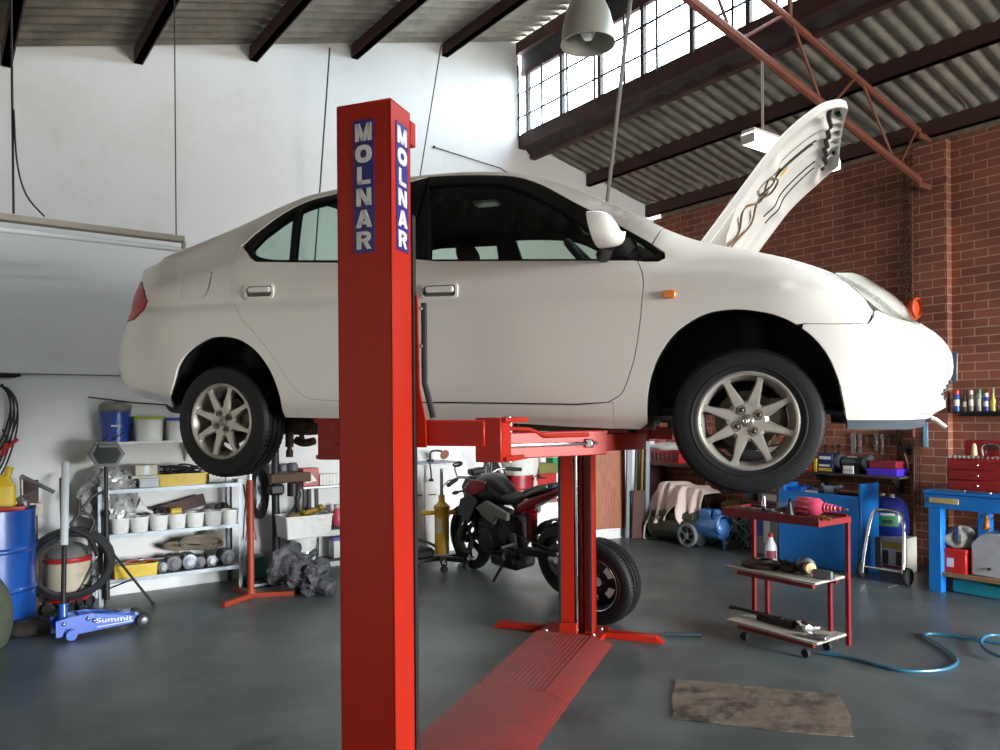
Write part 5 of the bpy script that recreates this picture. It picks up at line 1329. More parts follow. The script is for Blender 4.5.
mb = MB(); mb.tube([(.0, 0, .03), (.005, 0, .25)], .014, 10); mb.tube([(0.01, 0, .25), (-.20, .08, .12)], [.018, .014], 10); mb.tube([(.13, 0, .03), (-.09, .02, .14)], .012, 8)
shelf_item(mb, 'bent_pipe', M_steel, on_top(23, 500, b, 0), b - .05, H_ - .02, 'bent steel pipe standing up on the blue drum', 'pipe')
# post, board and box behind the drum
a, w, z, h = fit(33, 38, 505, 600, .35); shelf_item(MB().box2((-.02, -.02, 0), (.02, .02, z + h), .003), 'timber_post', M_wood, a, .35, 0, 'dark brown timber post standing right of the blue drum', 'post')
a, w, z, h = fit(24, 38.5, 480, 503, .30); shelf_item(MB().box2((-w / 2, -.012, 0), (w / 2, .012, h), .003), 'brown_board', M_wood, a, .31, z, 'dark brown panel on the timber post behind the drum', 'board')
a, w, z, h = fit(35, 43, 503, 515, .4); shelf_item(MB().box2((-w / 2, -.03, 0), (w / 2, .03, h), .004).box2((-w / 2 + .01, .03, .01), (w / 2 - .01, .034, h - .01), .002), 'switch_box', M_cream, a, .402, z, 'small cream box fixed to the brown timber post', 'box')
# cables hung on the wall
a0, _, z0 = onB(2, 385, .05); hk = bthing('cable_coil', 'coil of black cables hanging on the white wall above the drum', 'cables', a0, .05, z0)
mb = MB()
for k in range(6):
    w_ = .13 + .03 * (k % 3); h_ = .24 + .05 * k / 2; pts = [(.04 - w_ * sin(t) * (.7 + .3 * cos(t)), .012 * k - .02 + .01 * sin(2 * t), -h_ + h_ * cos(t)) for t in [2 * pi * i / 30 for i in range(30)]]; mb.tube(pts, .0075, 6, closed=True)
mb.tube(spl([(0, 0, -.35), (-.03, .02, -.48), (.02, .02, -.6), (.06, .02, -.68)], 5), .008, 6); mb.build('cable', M_black, hk)
MB().cyl((0, -.05, 0), (0, .03, 0), .01, n=8).build('hook', M_darkmetal, hk)
MB().tube([(-.0, .03, -.52), (-.10, .05, -.43)], [.02, .014], 8).tube([(.0, .03, -.56), (-.02, .05, -.46)], [.018, .014], 8).build('red_clamp', M_red_paint, hk)
a0, _, z0 = onB(6, 375, .03); o = MB().cyl((-.10, 0, 0), (.2, 0, .005), .014, n=8).cyl((-.07, 0, -.014), (.2, 0, -.02), .007, n=6).build('wall_bar', M_darkmetal); place(o, BP(a0, .03, z0), TH); tag(o, 'short dark bar fixed high on the wall above the black cables', 'bar')

# ---- green bag at the very left, dark sacking on the floor
a, b = onF(-24, 650); o = bag_mesh(.42, .45, .52, 8, .05).build('canvas_bag', col('olive_canvas', '#4a5140', rough=.9, var=.3)); place(o, BP(a, b, 0), TH); tag(o, 'olive green canvas bag on the floor in front of the blue drum', 'bag')
a, b = onF(38, 632); o = bag_mesh(.42, .3, .10, 13, .12).build('floor_sack', col('brown_sack', '#3a332c', rough=.95, var=.4, scale=9)); place(o, BP(a, b, 0), TH); tag(o, 'flat dark brown sack on the floor behind the blue jack', 'sack')

# ---- wet vacuum drum with hose
a = onB(68, 600, .33)[0]; vc = bthing('vacuum_cleaner', 'cream drum vacuum cleaner with red band and black hose', 'vacuum', a, .33, 0)
MB().lathe([(0, .09), (.15, .09), (.165, .11), (.165, .16)], 32).build('base_band', M_red_paint, vc)
MB().lathe([(.165, .16), (.168, .17), (.168, .40), (.16, .41)], 32).build('drum', col('aged_cream', '#b9ae98', rough=.55, dirt='#6b4a35', dirt_amt=.5, dirt_scale=7), vc)
MB().lathe([(.172, .40), (.176, .41), (.176, .435), (.16, .44)], 32).build('top_band', M_red_paint, vc)
MB().lathe([(.16, .435), (.165, .46), (.14, .50), (.10, .53), (0, .535)], 32).build('motor_head', col('grey_head', '#6c6c6a', rough=.45), vc)
for an in (20, 110, 200, 290):
    c, s = cos(radians(an)), sin(radians(an)); M = Matrix.Translation((.17 * c, .17 * s, .045)) @ Matrix.Rotation(radians(an), 4, 'Z')
    MB().lathe([(0, -.02), (.04, -.02), (.045, -.01), (.045, .01), (.04, .02), (0, .02)], 18, axis='y', M=M).box((0, 0, .04), (.03, .05, .05), .005, M).build('castor', M_rubber, vc)
mb = MB(); pts = []
for k in range(3):
    R1 = .30 - .02 * k; pts += [(R1 * cos(t), .17 + .03 * k, .40 + R1 * .9 * sin(t)) for t in [pi / 2 + 2 * pi * i / 26 for i in range(26)]]
mb.tube(pts + spl([(0, .25, .68), (-.12, .24, .60), (-.18, .22, .45)], 4), .019, 8); mb.build('hose', M_rubber, vc)
MB().tube(spl([(-.06, .2, .9), (-.05, .2, .78), (.0, .2, .70), (-.10, .2, .62), (-.16, .2, .72), (-.08, .2, .80), (-.02, .2, .74), (-.14, .18, .90), (-.22, .16, .94)], 5), .012, 7).build('lead', M_black, vc)
MB().tube([(.02, -.1, .1), (.03, -.12, 1.05), (-.02, -.12, 1.07)], .012, 8).build('wand', col('brown_tube', '#4b3330', rough=.6), vc)

# ---- blue trolley jack
p0 = V(onF(56, 640)); p1 = V(onF(137, 625)); dv = p1 - p0; L_ = dv.length; jr = atan2(dv.y, dv.x)
jk = bthing('trolley_jack', 'blue trolley jack with white lettering and a long grey handle', 'jack', p0.x, p0.y, 0, jr)
M_jack = col('jack_blue', '#1752b2', rough=.35, coat=.3)
sd = [(-.02, .03), (-.02, .145), (.06, .16), (.20, .165), (L_ - .05, .10), (L_, .085), (L_ + .02, .06), (L_ - .02, .045), (.1, .03)]
for y in (-.075, .075): MB().prism(sd, y - .004, y + .004, axis='y').build('side_plate', M_jack, jk, bevel=.003)
MB().box2((.05, -.07, .135), (.24, .07, .15), .004).box2((L_ - .16, -.07, .08), (L_ - .04, .07, .095), .004).build('cross_plate', M_jack, jk)
MB().prism([(.12, .12), (.14, .165), (L_ - .14, .125), (L_ - .06, .13), (L_ - .06, .11), (L_ - .18, .09)], -.04, .04, axis='y').build('lift_arm', M_jack, jk)
MB().lathe([(0, .125), (.05, .125), (.055, .135), (.055, .145), (.045, .142), (0, .142)], 20, o=(L_ - .10, 0, 0)).build('saddle', M_galv, jk)
for y in (-.1, .1):
    MB().lathe([(0, -.018), (.05, -.018), (.054, -.01), (.054, .01), (.05, .018), (0, .018)], 22, axis='y', o=(L_ + .015, y, .054)).build('front_wheel', M_rubber, jk)
    MB().lathe([(0, -.022), (.022, -.022), (.026, -.019), (.0, -.019)], 16, axis='y', o=(L_ + .015, y * 1.0, .054)).lathe([(0, .022), (.022, .022), (.026, .019)], 16, axis='y', o=(L_ + .015, y, .054)).build('hub', M_galv, jk)
    MB().lathe([(0, -.014), (.036, -.014), (.04, 0), (.036, .014), (0, .014)], 18, axis='y', o=(.07, y * 1.05, .041)).build('castor', M_jack, jk)
for x, z in ((.03, .12), (.05, .06), (.18, .13), (.22, .11)):
    for y in (-.084, .084): MB().sphere((x, y, z), .014, 10, 6).build('bolt', M_chrome, jk)
yc = -.0805 if (BM.to_3x3() @ Matrix.Rotation(jr, 3, 'Z') @ V((0, -1, 0))).dot(CAM - BP(p0.x, p0.y)) > 0 else .0805
RT = Matrix.Rotation(pi / 2, 4, 'X') if yc < 0 else Matrix.Rotation(pi, 4, 'Z') @ Matrix.Rotation(pi / 2, 4, 'X')
glyphs('Summit', M_white, jk, Matrix.Translation((L_ * .66, yc, .078)) @ Matrix.Rotation(radians(5), 4, 'Y') @ RT, .047, 'lettering', .012, 1.7)
MB().box2((.24, yc - .0008, .057), (L_ - .05, yc + .0008, .062)).build('stripe', M_white, jk)
hd0 = V((.045, 0, .15)); tp = jk.matrix_basis
q = at(65.5, 462, 5.62); inv = (Matrix.Translation(BP(p0.x, p0.y)) @ Matrix.Rotation(TH + jr, 4, 'Z')).inverted(); ht = inv @ q
MB().cyl((.045, 0, .10), hd0 + (ht - hd0).normalized() * .09, .03, n=16).build('handle_socket', M_jack, jk)
MB().cyl(hd0, hd0.lerp(ht, .46), .017, n=14).build('handle', M_darkmetal, jk); MB().cyl(hd0.lerp(ht, .45), ht, .026, n=16).build('handle_sleeve', col('grey_sleeve', '#c2c7ca', rough=.4), jk)
# ================================================================== along the white wall, middle
# red pole stand
a, b = onF(251, 597); ps = bthing('pole_stand', 'orange red steel pole stand on three feet beside the shelf unit', 'stand', a, b)
M_pole = col('orange_red', '#96371f', rough=.45, dirt='#6b2a1c', dirt_amt=.35)
zt = onB(249, 480, b)[2]
MB().cyl((0, 0, .02), (0, 0, zt), .028, n=18).build('pole', M_pole, ps); MB().cyl((0, 0, zt - .05), (0, 0, zt + .16), .018, n=14).build('inner_tube', M_chrome, ps)
for an in (35, 155, 275): MB().prism([(-.02, 0), (.02, 0), (.02, .035), (-.02, .035)], .01, .36, axis='x', M=Matrix.Rotation(radians(an), 4, 'Z')).build('foot', M_pole, ps)
MB().lathe([(.03, .02), (.045, .03), (.03, .07)], 16).build('collar', M_pole, ps)
mb = MB()
for k in range(7): mb.tube(spl([(.07 + .02 * sin(k), .06 * cos(k * 2), 1.0), (.06 + .03 * sin(k * 3), .05 * cos(k), .75), (.05 + .05 * sin(k * 5), .06 * cos(k * 3), .5)], 5), .006, 5)
a_, b_, z_ = onB(246, 500, .30); o = mb.build('hanging_wires', col('orange_wire', '#9a4326', rough=.6, var=.4)); place(o, BP(aR - .10, b1 + .02, z_ - .85), TH); tag(o, 'tangle of thin orange wires hanging by the right end of the shelf unit', 'wires')
mb = MB()
for k in range(5): mb.tube([((.045 + .01 * k) * sin(t), .01 * k, -.2 + (.18 + .015 * k) * cos(t)) for t in [2 * pi * i / 24 for i in range(24)]], .008, 6, closed=True)
a_, _, z_ = onB(258, 472, .04); shelf_item(mb, 'cable_coil', M_black, a_, .05, z_, 'coil of black cable hanging on the white wall behind the red pole stand', 'cables')
a_, w_, z_, h_ = fit(259, 269, 466, 495, .05); shelf_item(MB().prism([(-.07, .02), (.06, -.1), (.07, h_), (-.06, h_ + .03)], 0, .012, axis='y').sphere((0, .02, h_ * .6), .02, 8, 6), 'metal_plate', M_galv, a_, .012, z_, 'grey metal plate on the wall beside the black column', 'plate')
# black press column with brown cross arm
b = .20; a = onB(276, 560, b)[0]; pr = bthing('press_stand', 'black steel column with a rusty brown cross arm by the wall', 'press', a, b)
zc = onB(275, 455, b)[2]
MB().cyl((0, 0, .03), (0, 0, zc + .15), .036, n=18).build('column', M_black, pr); MB().box2((-.2, -.16, 0), (.2, .16, .035), .008).build('base', M_darkmetal, pr)
za = onB(290, 477, b)[2]; M_rust = col('rusty_brown', '#5d4636', rough=.7, metal=.3, dirt='#33261d', dirt_amt=.5)
MB().box2((-.34, -.035, za - .05), (.06, .045, za + .04), .008).build('cross_arm', M_rust, pr); MB().box2((-.07, -.06, za - .16), (.07, .06, za - .06), .02).lathe([(0, 0), (.05, 0), (.05, .12), (.03, .13), (0, .13)], 16, o=(-.16, .02, za - .18)).build('head', M_black, pr)
MB().box2((-.22, -.06, za + .045), (-.04, .02, za + .13), .015).lathe([(0, 0), (.05, .01), (.05, .06), (.035, .09), (0, .09)], 16, o=(-.16, .03, za + .05)).build('switch_head', M_parts, pr)
mb = MB(); mb.tube(spl([(-.22, .03, za - .12), (-.22, .05, za - .2), (-.1, .05, za - .36), (.0, .05, za - .42)], 5), .006, 6); mb.build('lead', M_black, pr)
mb = MB(); mb.lathe([(0, 0), (.02, 0), (.02, .08), (.035, .09), (.035, .14), (.015, .16), (.015, .22), (0, .22)], 14)
# dark rack with boxes
a0 = onB(303, 486, .22)[0]; a1 = a0 - .62; zk = onB(318, 486, .22)[2]
rk = bthing('steel_rack', 'dark steel rack behind the near red post, boxes on its top', 'rack', (a0 + a1) / 2, .12)
w = (a0 - a1) / 2
for z in (zk, zk - .42, .12): MB().box2((-w, -.10, z - .025), (w, .10, z), .003).build('shelf_board', M_darkmetal if z < zk else M_steel, rk)
for x in (-w + .02, w - .14, w - .02):
    for y in (-.09, .09): MB().box2((x - .018, y - .012, 0), (x + .018, y + .012, zk - .02), .003).build('leg', M_darkmetal, rk)
def B(name, label, px0, px1, yt, yb, b, d, m, z=None, cat='box', extra=None, bev=.005):
    a, w, z0, h = fit(px0, px1, yt, yb, b); z0 = z0 if z is None else z
    t = bthing(name, label, cat, a, b - d / 2, z0); MB().box2((-w / 2, -d / 2, 0), (w / 2, d / 2, h), bev).build('body', m, t)
    if extra: extra(t, w, d, h)
    return t
def lid_(m): return lambda t, w, d, h: MB().box2((-w / 2 - .004, -d / 2 - .004, h - .03), (w / 2 + .004, d / 2 + .004, h + .004), .003).build('lid', m, t)
B('carton', 'red carton with a white mark on top of the dark rack', 303, 319, 467, 485, .20, .15, M_red_paint, zk, extra=lambda t, w, d, h: MB().prism([(-.06, .05), (.05, .03), (.06, .06), (.0, .13)], d / 2, d / 2 + .001, axis='y').build('mark', M_white_pl, t))
B('carton', 'white ribbed box at the right on top of the dark rack', 320, 339, 474, 485, .21, .12, M_white_pl, zk, extra=lambda t, w, d, h: [MB().box2((x - .004, d / 2, .01), (x + .004, d / 2 + .003, h - .01)).build('rib', M_cream, t) for x in (-.07, -.035, 0, .035, .07)])
B('toolbox', 'dark maroon box under the top board of the dark rack', 314, 329, 493, 512, .21, .17, col('maroon', '#4a1a22', rough=.5), zk - .42, extra=lid_(col('maroon', '#4a1a22')))
t = bthing('canister', 'pink plastic canister on the dark rack beside the red post', 'canister', onB(337, 505, .14)[0], .14, zk - .42); MB().lathe([(0, 0), (.055, 0), (.06, .01), (.06, .13), (.03, .17), (.03, .19), (0, .19)], 20).build('body', col('pink_plastic', '#c2485f', rough=.4), t); MB().lathe([(.034, .18), (.034, .215), (0, .215)], 16).build('cap', M_cream, t)
B('fluid_bottle', 'white and purple box on the lowest board of the dark rack', 334, 345, 556, 576, .2, .12, M_white_pl, .12, extra=lid_(col('purple_band', '#5a4aa0')))
# white tray on a white bucket, gearbox in front
a, w, z, h = fit(291, 318, 536, 574, .38); wb = bthing('bucket', 'white plastic bucket under the white tray, behind the gearbox', 'bucket', a + .02, .38, 0); bucket_mesh(w, z + h, .8).build('body', M_white_pl, wb); MB().tube(spl([(-w / 2, 0, h), (-.08, w / 2 + .02, h * .8), (.08, w / 2 + .02, h * .78), (w / 2, 0, h)], 6), .003, 6).build('bail_handle', M_chrome, wb)
zb_ = z + h + .004
a, w, z, h = fit(285, 332, 514, 536, .5); wt = bthing('white_tray', 'large white tray resting on the white bucket', 'tray', a, .38, zb_); tub_mesh(w, .30, h, .93, .02).build('body', M_white_pl, wt)
t = bthing('spray_gun', 'brass and black parts lying on top of the white tray', 'parts', a + .02, .38, zb_ + h * .7); mb = MB(); mb.tube([(.15, 0, .03), (-.1, .02, .08), (-.2, .0, .10)], [.02, .03, .015], 8); mb.sphere((-.18, .02, .11), .035, 10, 8); mb.cyl((-.0, .03, .05), (.02, .08, .1), .02, n=8); mb.build('body', col('brass_part', '#a8843a', rough=.4, metal=.6, dirt='#3b2f1c', dirt_amt=.6, dirt_scale=18), t)
# gearbox on the floor
a, b = onF(294, 587); gb = bthing('gearbox', 'dirty grey gearbox casting lying on the floor by the wall', 'gearbox', a + .03, b + .22)
M_cast = col('oily_casting', '#6a6a6d', rough=.65, metal=.35, dirt='#222224', dirt_amt=.95, dirt_scale=20, col2='#3a3a3c', scale=26., bump=1., bscale=55)
def dense(prof, k=3): return [tuple(V(prof[i]).lerp(V(prof[i + 1]), j / k)) for i in range(len(prof) - 1) for j in range(k)] + [prof[-1]]
# axis of the casting runs from the bell housing (wall side, upper left) to the tail (towards the room, lower right)
AX = V((-.22, .30, -.16)).normalized(); Q = Matrix.Translation((.10, -.10, .25)) @ AX.to_track_quat('Z', 'Y').to_matrix().to_4x4()
rough_up(MB().lathe(dense([(0, -.03), (.20, -.03), (.21, -.02), (.21, .01), (.15, .04), (.14, .13)], 4), 48, M=Q), .03, 13.).build('bell_housing', M_cast, gb, angle=50)
rough_up(MB().lathe(dense([(.14, .12), (.15, .17), (.12, .22), (.13, .28), (.10, .33), (.10, .40), (0, .41)], 5), 44, M=Q), .05, 14., 3.).build('gear_casing', M_cast, gb, angle=35)
rough_up(MB().lathe(dense([(0, .36), (.075, .36), (.08, .40), (.075, .50), (.05, .52), (0, .52)], 3), 28, M=Q), .012, 20., 5.).build('tail_housing', M_cast, gb, angle=45)
P_ = Q @ V((.12, -.12, .25))
rough_up(MB().lathe(dense([(0, 0), (.07, 0), (.085, .02), (.085, .07), (.05, .10), (0, .10)], 3), 26, M=Matrix.Translation((-.17, .02, .20)) @ Matrix.Rotation(radians(-80), 4, 'X')), .012, 20.).build('differential_case', M_cast, gb, angle=45)
for k in range(7): rough_up(MB().box((.12 * cos(k * 1.7), .12 * sin(k * 1.7), .10 + .04 * k), (.08, .06, .09), .012, Q), .02, 18.).build('casting_boss', M_cast, gb)
for p0_, p1_, r_ in (((.0, -.1, .2), (.02, -.19, .24), .035), ((.05, .1, .15), (.1, .2, .2), .028)): MB().cyl(p0_, p1_, r_, n=12, M=Q).build('pipe_stub', M_cast, gb)
# teal box and low black stand left of the gearbox
B('teal_crate', 'small teal crate on the floor between the red pole and the gearbox', 253, 266, 548, 569, .42, .2, col('teal_green', '#2f5b58', rough=.6), .07, extra=lambda t, w, d, h: [MB().box2((-w / 2 - .003, d / 2, h * k), (w / 2 + .003, d / 2 + .006, h * k + .012)).build('rib', MATS['teal_green'], t) for k in (.2, .5, .8)])
a_, w_, _, _ = fit(246, 272, 572, 590, .4); t = bthing('ramp_block', 'low black steel ramp under the teal crate', 'ramp', a_, .36); MB().prism([(-w_ / 2 - .06, 0), (w_ / 2, 0), (w_ / 2, .068), (-w_ / 4, .068)], -.15, .15, axis='y').build('body', M_black, t); MB().box2((-w_ / 2, .15, .02), (w_ / 2, .156, .04)).build('edge', M_steel, t)

# white cupboard on the wall behind the yellow jack
za = onB(435, 462, .3)[2]; a0 = onB(398, 462, .3)[0]; a1 = onB(455, 462, .3)[0]
cb = bthing('cupboard', 'white two door cupboard against the wall behind the yellow jack', 'cupboard', (a0 + a1) / 2, .2); w = (a0 - a1) / 2
MB().box2((-w, -.18, .05), (w, .02, za - .02), .003).build('body', M_white_pl, cb); MB().box2((-w - .02, -.19, za - .02), (w + .02, .10, za), .004).build('worktop', M_galv, cb)
for k, x in enumerate((-w + .005, .002)):
    d_ = MB().box2((x, .021, .07), (x + w - .01, .038, za - .04), .004).build('door', M_white_pl, cb); MB().tube([(x + (.05 if k else w - .06), .038, za * .66), (x + (.05 if k else w - .06), .066, za * .66), (x + (.12 if k else w - .13), .066, za * .66)], .006, 6).build('handle', M_darkmetal, d_)
lp = bthing('bench_lamp', 'small black clamp lamp with a brown disc shade on the cupboard top', 'lamp', onB(440, 466, .25)[0], .25, za)
MB().tube(spl([(.12, 0, .005), (.12, .0, .10), (.06, .02, .12), (-.0, .04, .11)], 5), .012, 8).box((.12, 0, .015), (.06, .05, .03), .005).build('arm', M_black, lp); MB().lathe([(0, 0), (.05, .005), (.055, .012), (.05, .02), (0, .025)], 24, M=Matrix.Translation((-.03, .06, .07)) @ Matrix.Rotation(radians(70), 4, 'X')).build('disc_shade', col('copper_brown', '#8c5a44', rough=.6), lp)
MB().tube(spl([(.16, .05, .0), (.16, .075, -.1), (.16, .08, -.17)], 4), .008, 6).lathe([(0, -.03), (.03, -.03), (.02, 0), (0, 0)], 12, o=(.16, .08, -.17)).build('pull', M_black, lp)

# yellow transmission jack
a, b = onF(438, 566); yj = bthing('transmission_jack', 'upright yellow hydraulic jack with cross handle, left of the motorcycle', 'jack', a, b + .08, 0)
k_ = (C0 + EA * a + EB * b).y / F
zz = lambda py: HC - (py - HY - .4) * k_
M_yj = col('jack_yellow', '#d3a51c', rough=.4, coat=.2, dirt='#7c6010', dirt_amt=.4)
MB().cyl((0, 0, .14), (0, 0, zz(506)), .074, n=22).lathe([(.074, 0), (.082, .01), (.082, .04), (.045, .07), (.032, .09), (.032, .15), (0, .15)], 22, o=(0, 0, zz(506) - .03)).build('cylinder', M_yj, yj)
MB().cyl((0, 0, zz(500)), (0, 0, zz(468)), .016, n=12).build('ram', M_steel, yj)
ux = (BM.to_3x3().inverted() @ V((1, 0, 0))).normalized()
MB().tube([ux * -.20 + V((0, 0, zz(512))), ux * .20 + V((0, 0, zz(511)))], .024, 10).build('cross_handle', M_yj, yj)
MB().box2((-.03, .072, .35), (.03, .078, zz(512) - .05), .002, Matrix.Rotation(-.9, 4, 'Z')).build('label', M_cream, yj)
for an in (-12, 62, 118, 192):
    c, s = cos(radians(an)), sin(radians(an)); lg = MB().box2((.0, -.03, .07), (.30, .03, .115), .006, Matrix.Rotation(radians(an), 4, 'Z')).build('base_leg', M_black, yj)
    MB().lathe([(0, -.02), (.032, -.02), (.036, 0), (.032, .02), (0, .02)], 16, axis='y', o=(.28 * c, .28 * s, .036)).build('castor', M_rubber, lg); MB().sphere((.31 * c, .31 * s, .1), .026, 10, 6).build('cap', M_chrome, lg)
MB().tube(spl([(.05, .0, .2), (.14, -.04, .26), (.28, -.06, .30), (.30, -.06, .2)], 4), .014, 8).build('pedal', M_black, yj)
MB().box2((.12, -.12, .115), (.34, .08, .22), .03).build('pump_unit', M_darkmetal, yj)

# black cables behind the handlebars, striped pole
mb = MB(); a_, _, z_ = onB(500, 452, .06)
for k in range(11): mb.tube(spl([(-.18 + .035 * k, .01 * (k % 3), .05), (-.2 + .04 * k + .03 * sin(k), .03, -.25), (-.16 + .03 * k, .02 + .02 * (k % 2), -.55 - .03 * (k % 4)), (-.12 + .025 * k, .02, -.8)], 5), .010, 6)
shelf_item(mb, 'cable_bundle', M_black, a_, .03, z_, 'bundle of black cables hanging on the wall behind the handlebars', 'cables')
mb = MB(); p0, p1 = BP(*onB(500, 465, .5)), BP(*onB(511, 515, .35)); o = MB().cyl(p0 + (p0 - p1) * .3, p1, .02, n=12).build('marker_pole', M_white_pl); tag(o, 'white pole leaning on the wall behind the motorcycle tank', 'pole')
o2 = MB().cyl(p0.lerp(p1, .2) , p0.lerp(p1, .6), .0205, n=12).build('red_stripe', M_red_paint, o)

# low white fridge with red drum, red box and clutter on it
zf = onB(530, 504, .45)[2]; a0 = onB(506, 504, .5)[0]; a1 = onB(560, 504, .5)[0]; w = (a0 - a1) / 2
fr = bthing('low_cabinet', 'low white cabinet behind the motorcycle seat', 'cabinet', (a0 + a1) / 2, .3)
MB().box2((-w, -.25, .02), (w, .25, zf - .01), .012).build('body', M_white_pl, fr); MB().box2((-w + .01, .252, .06), (w - .01, .27, zf - .04), .008).build('door', M_white_pl, fr); MB().box2((-w - .01, -.26, zf - .01), (w + .01, .275, zf + .012), .006).build('top', M_white_pl, fr)
zf += .012
a, w, z, h = fit(508, 534, 476, 504, .4); rd_ = bthing('red_bin', 'round dark red bin standing on the low white cabinet', 'bin', a, .32, zf); bucket_mesh(w, h, .94).build('body', col('dark_red', '#8f1a24', rough=.4), rd_); MB().lathe([(w / 2 + .003, h * .5), (w / 2 + .008, h * .53), (w / 2 + .004, h * .56)], 30).build('hoop', MATS['dark_red'], rd_)
a, w, z, h2 = fit(508, 538, 452, 478, .35); o = bag_mesh(w, .34, h2 + .12, 31, .12).build('white_sack', col('white_cloth', '#d4d2cb', rough=.9, var=.12)); place(o, BP(a, .32, zf + h - .03), TH); tag(o, 'white sack bulging over the round red bin', 'sack')
B('toolbox', 'bright red toolbox on the low white cabinet, right of the bin', 537, 557, 474, 503, .40, .25, M_red_paint, zf, extra=lid_(M_red_paint))
a, w, z, h = fit(529, 534, 479, 491, .55); t = bthing('steel_cup', 'shiny steel cup hanging in front of the red bin', 'cup', a, .62, z + .0); MB().lathe([(0, 0), (.03, 0), (.033, .01), (.035, h), (.032, h), (.028, .01), (0, .01)], 18).build('body', M_chrome, t)
t.location = BP(a, .52, zf); 
a, w, z, h = fit(535.5, 541, 477, 503, .55); t = bthing('spray_can', 'white and pink spray can in front of the red toolbox', 'can', a, .49, zf); MB().lathe([(0, 0), (.03, 0), (.032, .01), (.032, h * .8), (.02, h * .88), (.02, h), (0, h)], 18).build('body', col('pink_white', '#e3b7ae', rough=.35), t)
td = bthing('tripod', 'small black tripod standing over the red bin', 'tripod', onB(536, 476, .45)[0], .40, zf + .27); 
for an in (0, 120, 240): MB().cyl((0, 0, .27), (.09 * cos(radians(an + 40)), .09 * sin(radians(an + 40)), .0), .010, n=8).build('leg', M_black, td)
MB().box((0, 0, .28), (.05, .05, .04), .008).build('head', M_black, td); MB().box((0, 0, .01), (.22, .2, .014), .004).build('base_plate', M_darkmetal, td)
B('tray_box', 'olive green tray with dirty bottom under the lift arm', 537, 557, 457, 467, .42, .22, col('olive_tray', '#6d6a2a', rough=.6, var=.4), onB(547, 474, .42)[2] + .004, 'tray')
B('green_box', 'bright green box beside the olive tray', 553, 560, 452, 467, .36, .14, col('bright_green', '#1e8a4c', rough=.45), onB(547, 474, .42)[2] + .0, 'box')

# tall brown wooden panel on a white plinth, steel lengths leaning beside it
pA, pB_ = V(onF(592, 541)), V(onF(626, 538)); d_ = pB_ - pA; ang = atan2(d_.y, d_.x)
bp_ = bthing('wooden_cabinet', 'tall brown wood grain cabinet panel on a white plinth', 'cabinet', pA.x, pA.y, 0, ang)
M_grain = mat('wood_grain', '#a3613f', rough=.5, col2='#7c4329', scale=4., stretch=(14, 14, 1.2))
L_ = d_.length; M_pl = M_white_pl
sgn = 1 if ((Matrix.Rotation(TH + ang, 3, 'Z') @ V((0, 1, 0))).dot(CAM - BP(pA.x, pA.y))) > 0 else -1
MB().box2((0, 0, .13), (L_, -sgn * .35, 1.5), .004).build('panel', M_grain, bp_); MB().box2((.02, -sgn * .02, .0), (L_ - .02, -sgn * .33, .13), .004).build('plinth', M_pl, bp_); MB().box2((-.005, sgn * .004, 1.47), (L_ + .005, -sgn * .36, 1.5), .004).build('top_rail', M_grain, bp_)
def length_(px, yb, yt, b_extra, w, d, m, name, label, lean=.06, rotz=0.):
    a, b = onF(px, yb); k = (C0 + EA * a + EB * b).y / F; h = HC - (yt - HY - 0) * k
    M = Matrix.Rotation(lean, 4, 'X') @ Matrix.Rotation(rotz, 4, 'Z'); return shelf_item(MB().box2((-w / 2, -d / 2, .0), (w / 2, d / 2, h), .003, M), name, m, a, b, 0.012, label, 'metal length' if 'steel' in label else 'board', ang)
length_(628, 539, 440, 0, .075, .03, M_galv, 'steel_strip', 'wide grey steel strip leaning right against the wooden cabinet', .04)
length_(635, 536, 438, 0, .05, .03, col('grey_timber', '#77736a', rough=.8, var=.3), 'plank', 'grey plank standing between the two steel strips', .06)
length_(640, 536, 436, 0, .03, .02, col('ochre_strip', '#a48335', rough=.6), 'slat', 'thin ochre slat standing beside the grey plank', .06)
length_(646, 538, 434, 0, .06, .05, M_galv, 'steel_channel', 'tall grey steel channel at the room corner', .03)
t = length_(637, 539, 492, 0, .17, .03, col('dark_ply', '#4a2c22', rough=.6), 'ply_board', 'low dark brown board in front of the leaning strips', .08)
# ================================================================== motorcycle
BA = 3.74; bkA = TH - pi / 2
MO = thing('motorcycle', 'black and dark red naked motorcycle on its side stand, behind the lift', 'motorcycle', BP(BA, 1.02), 0)
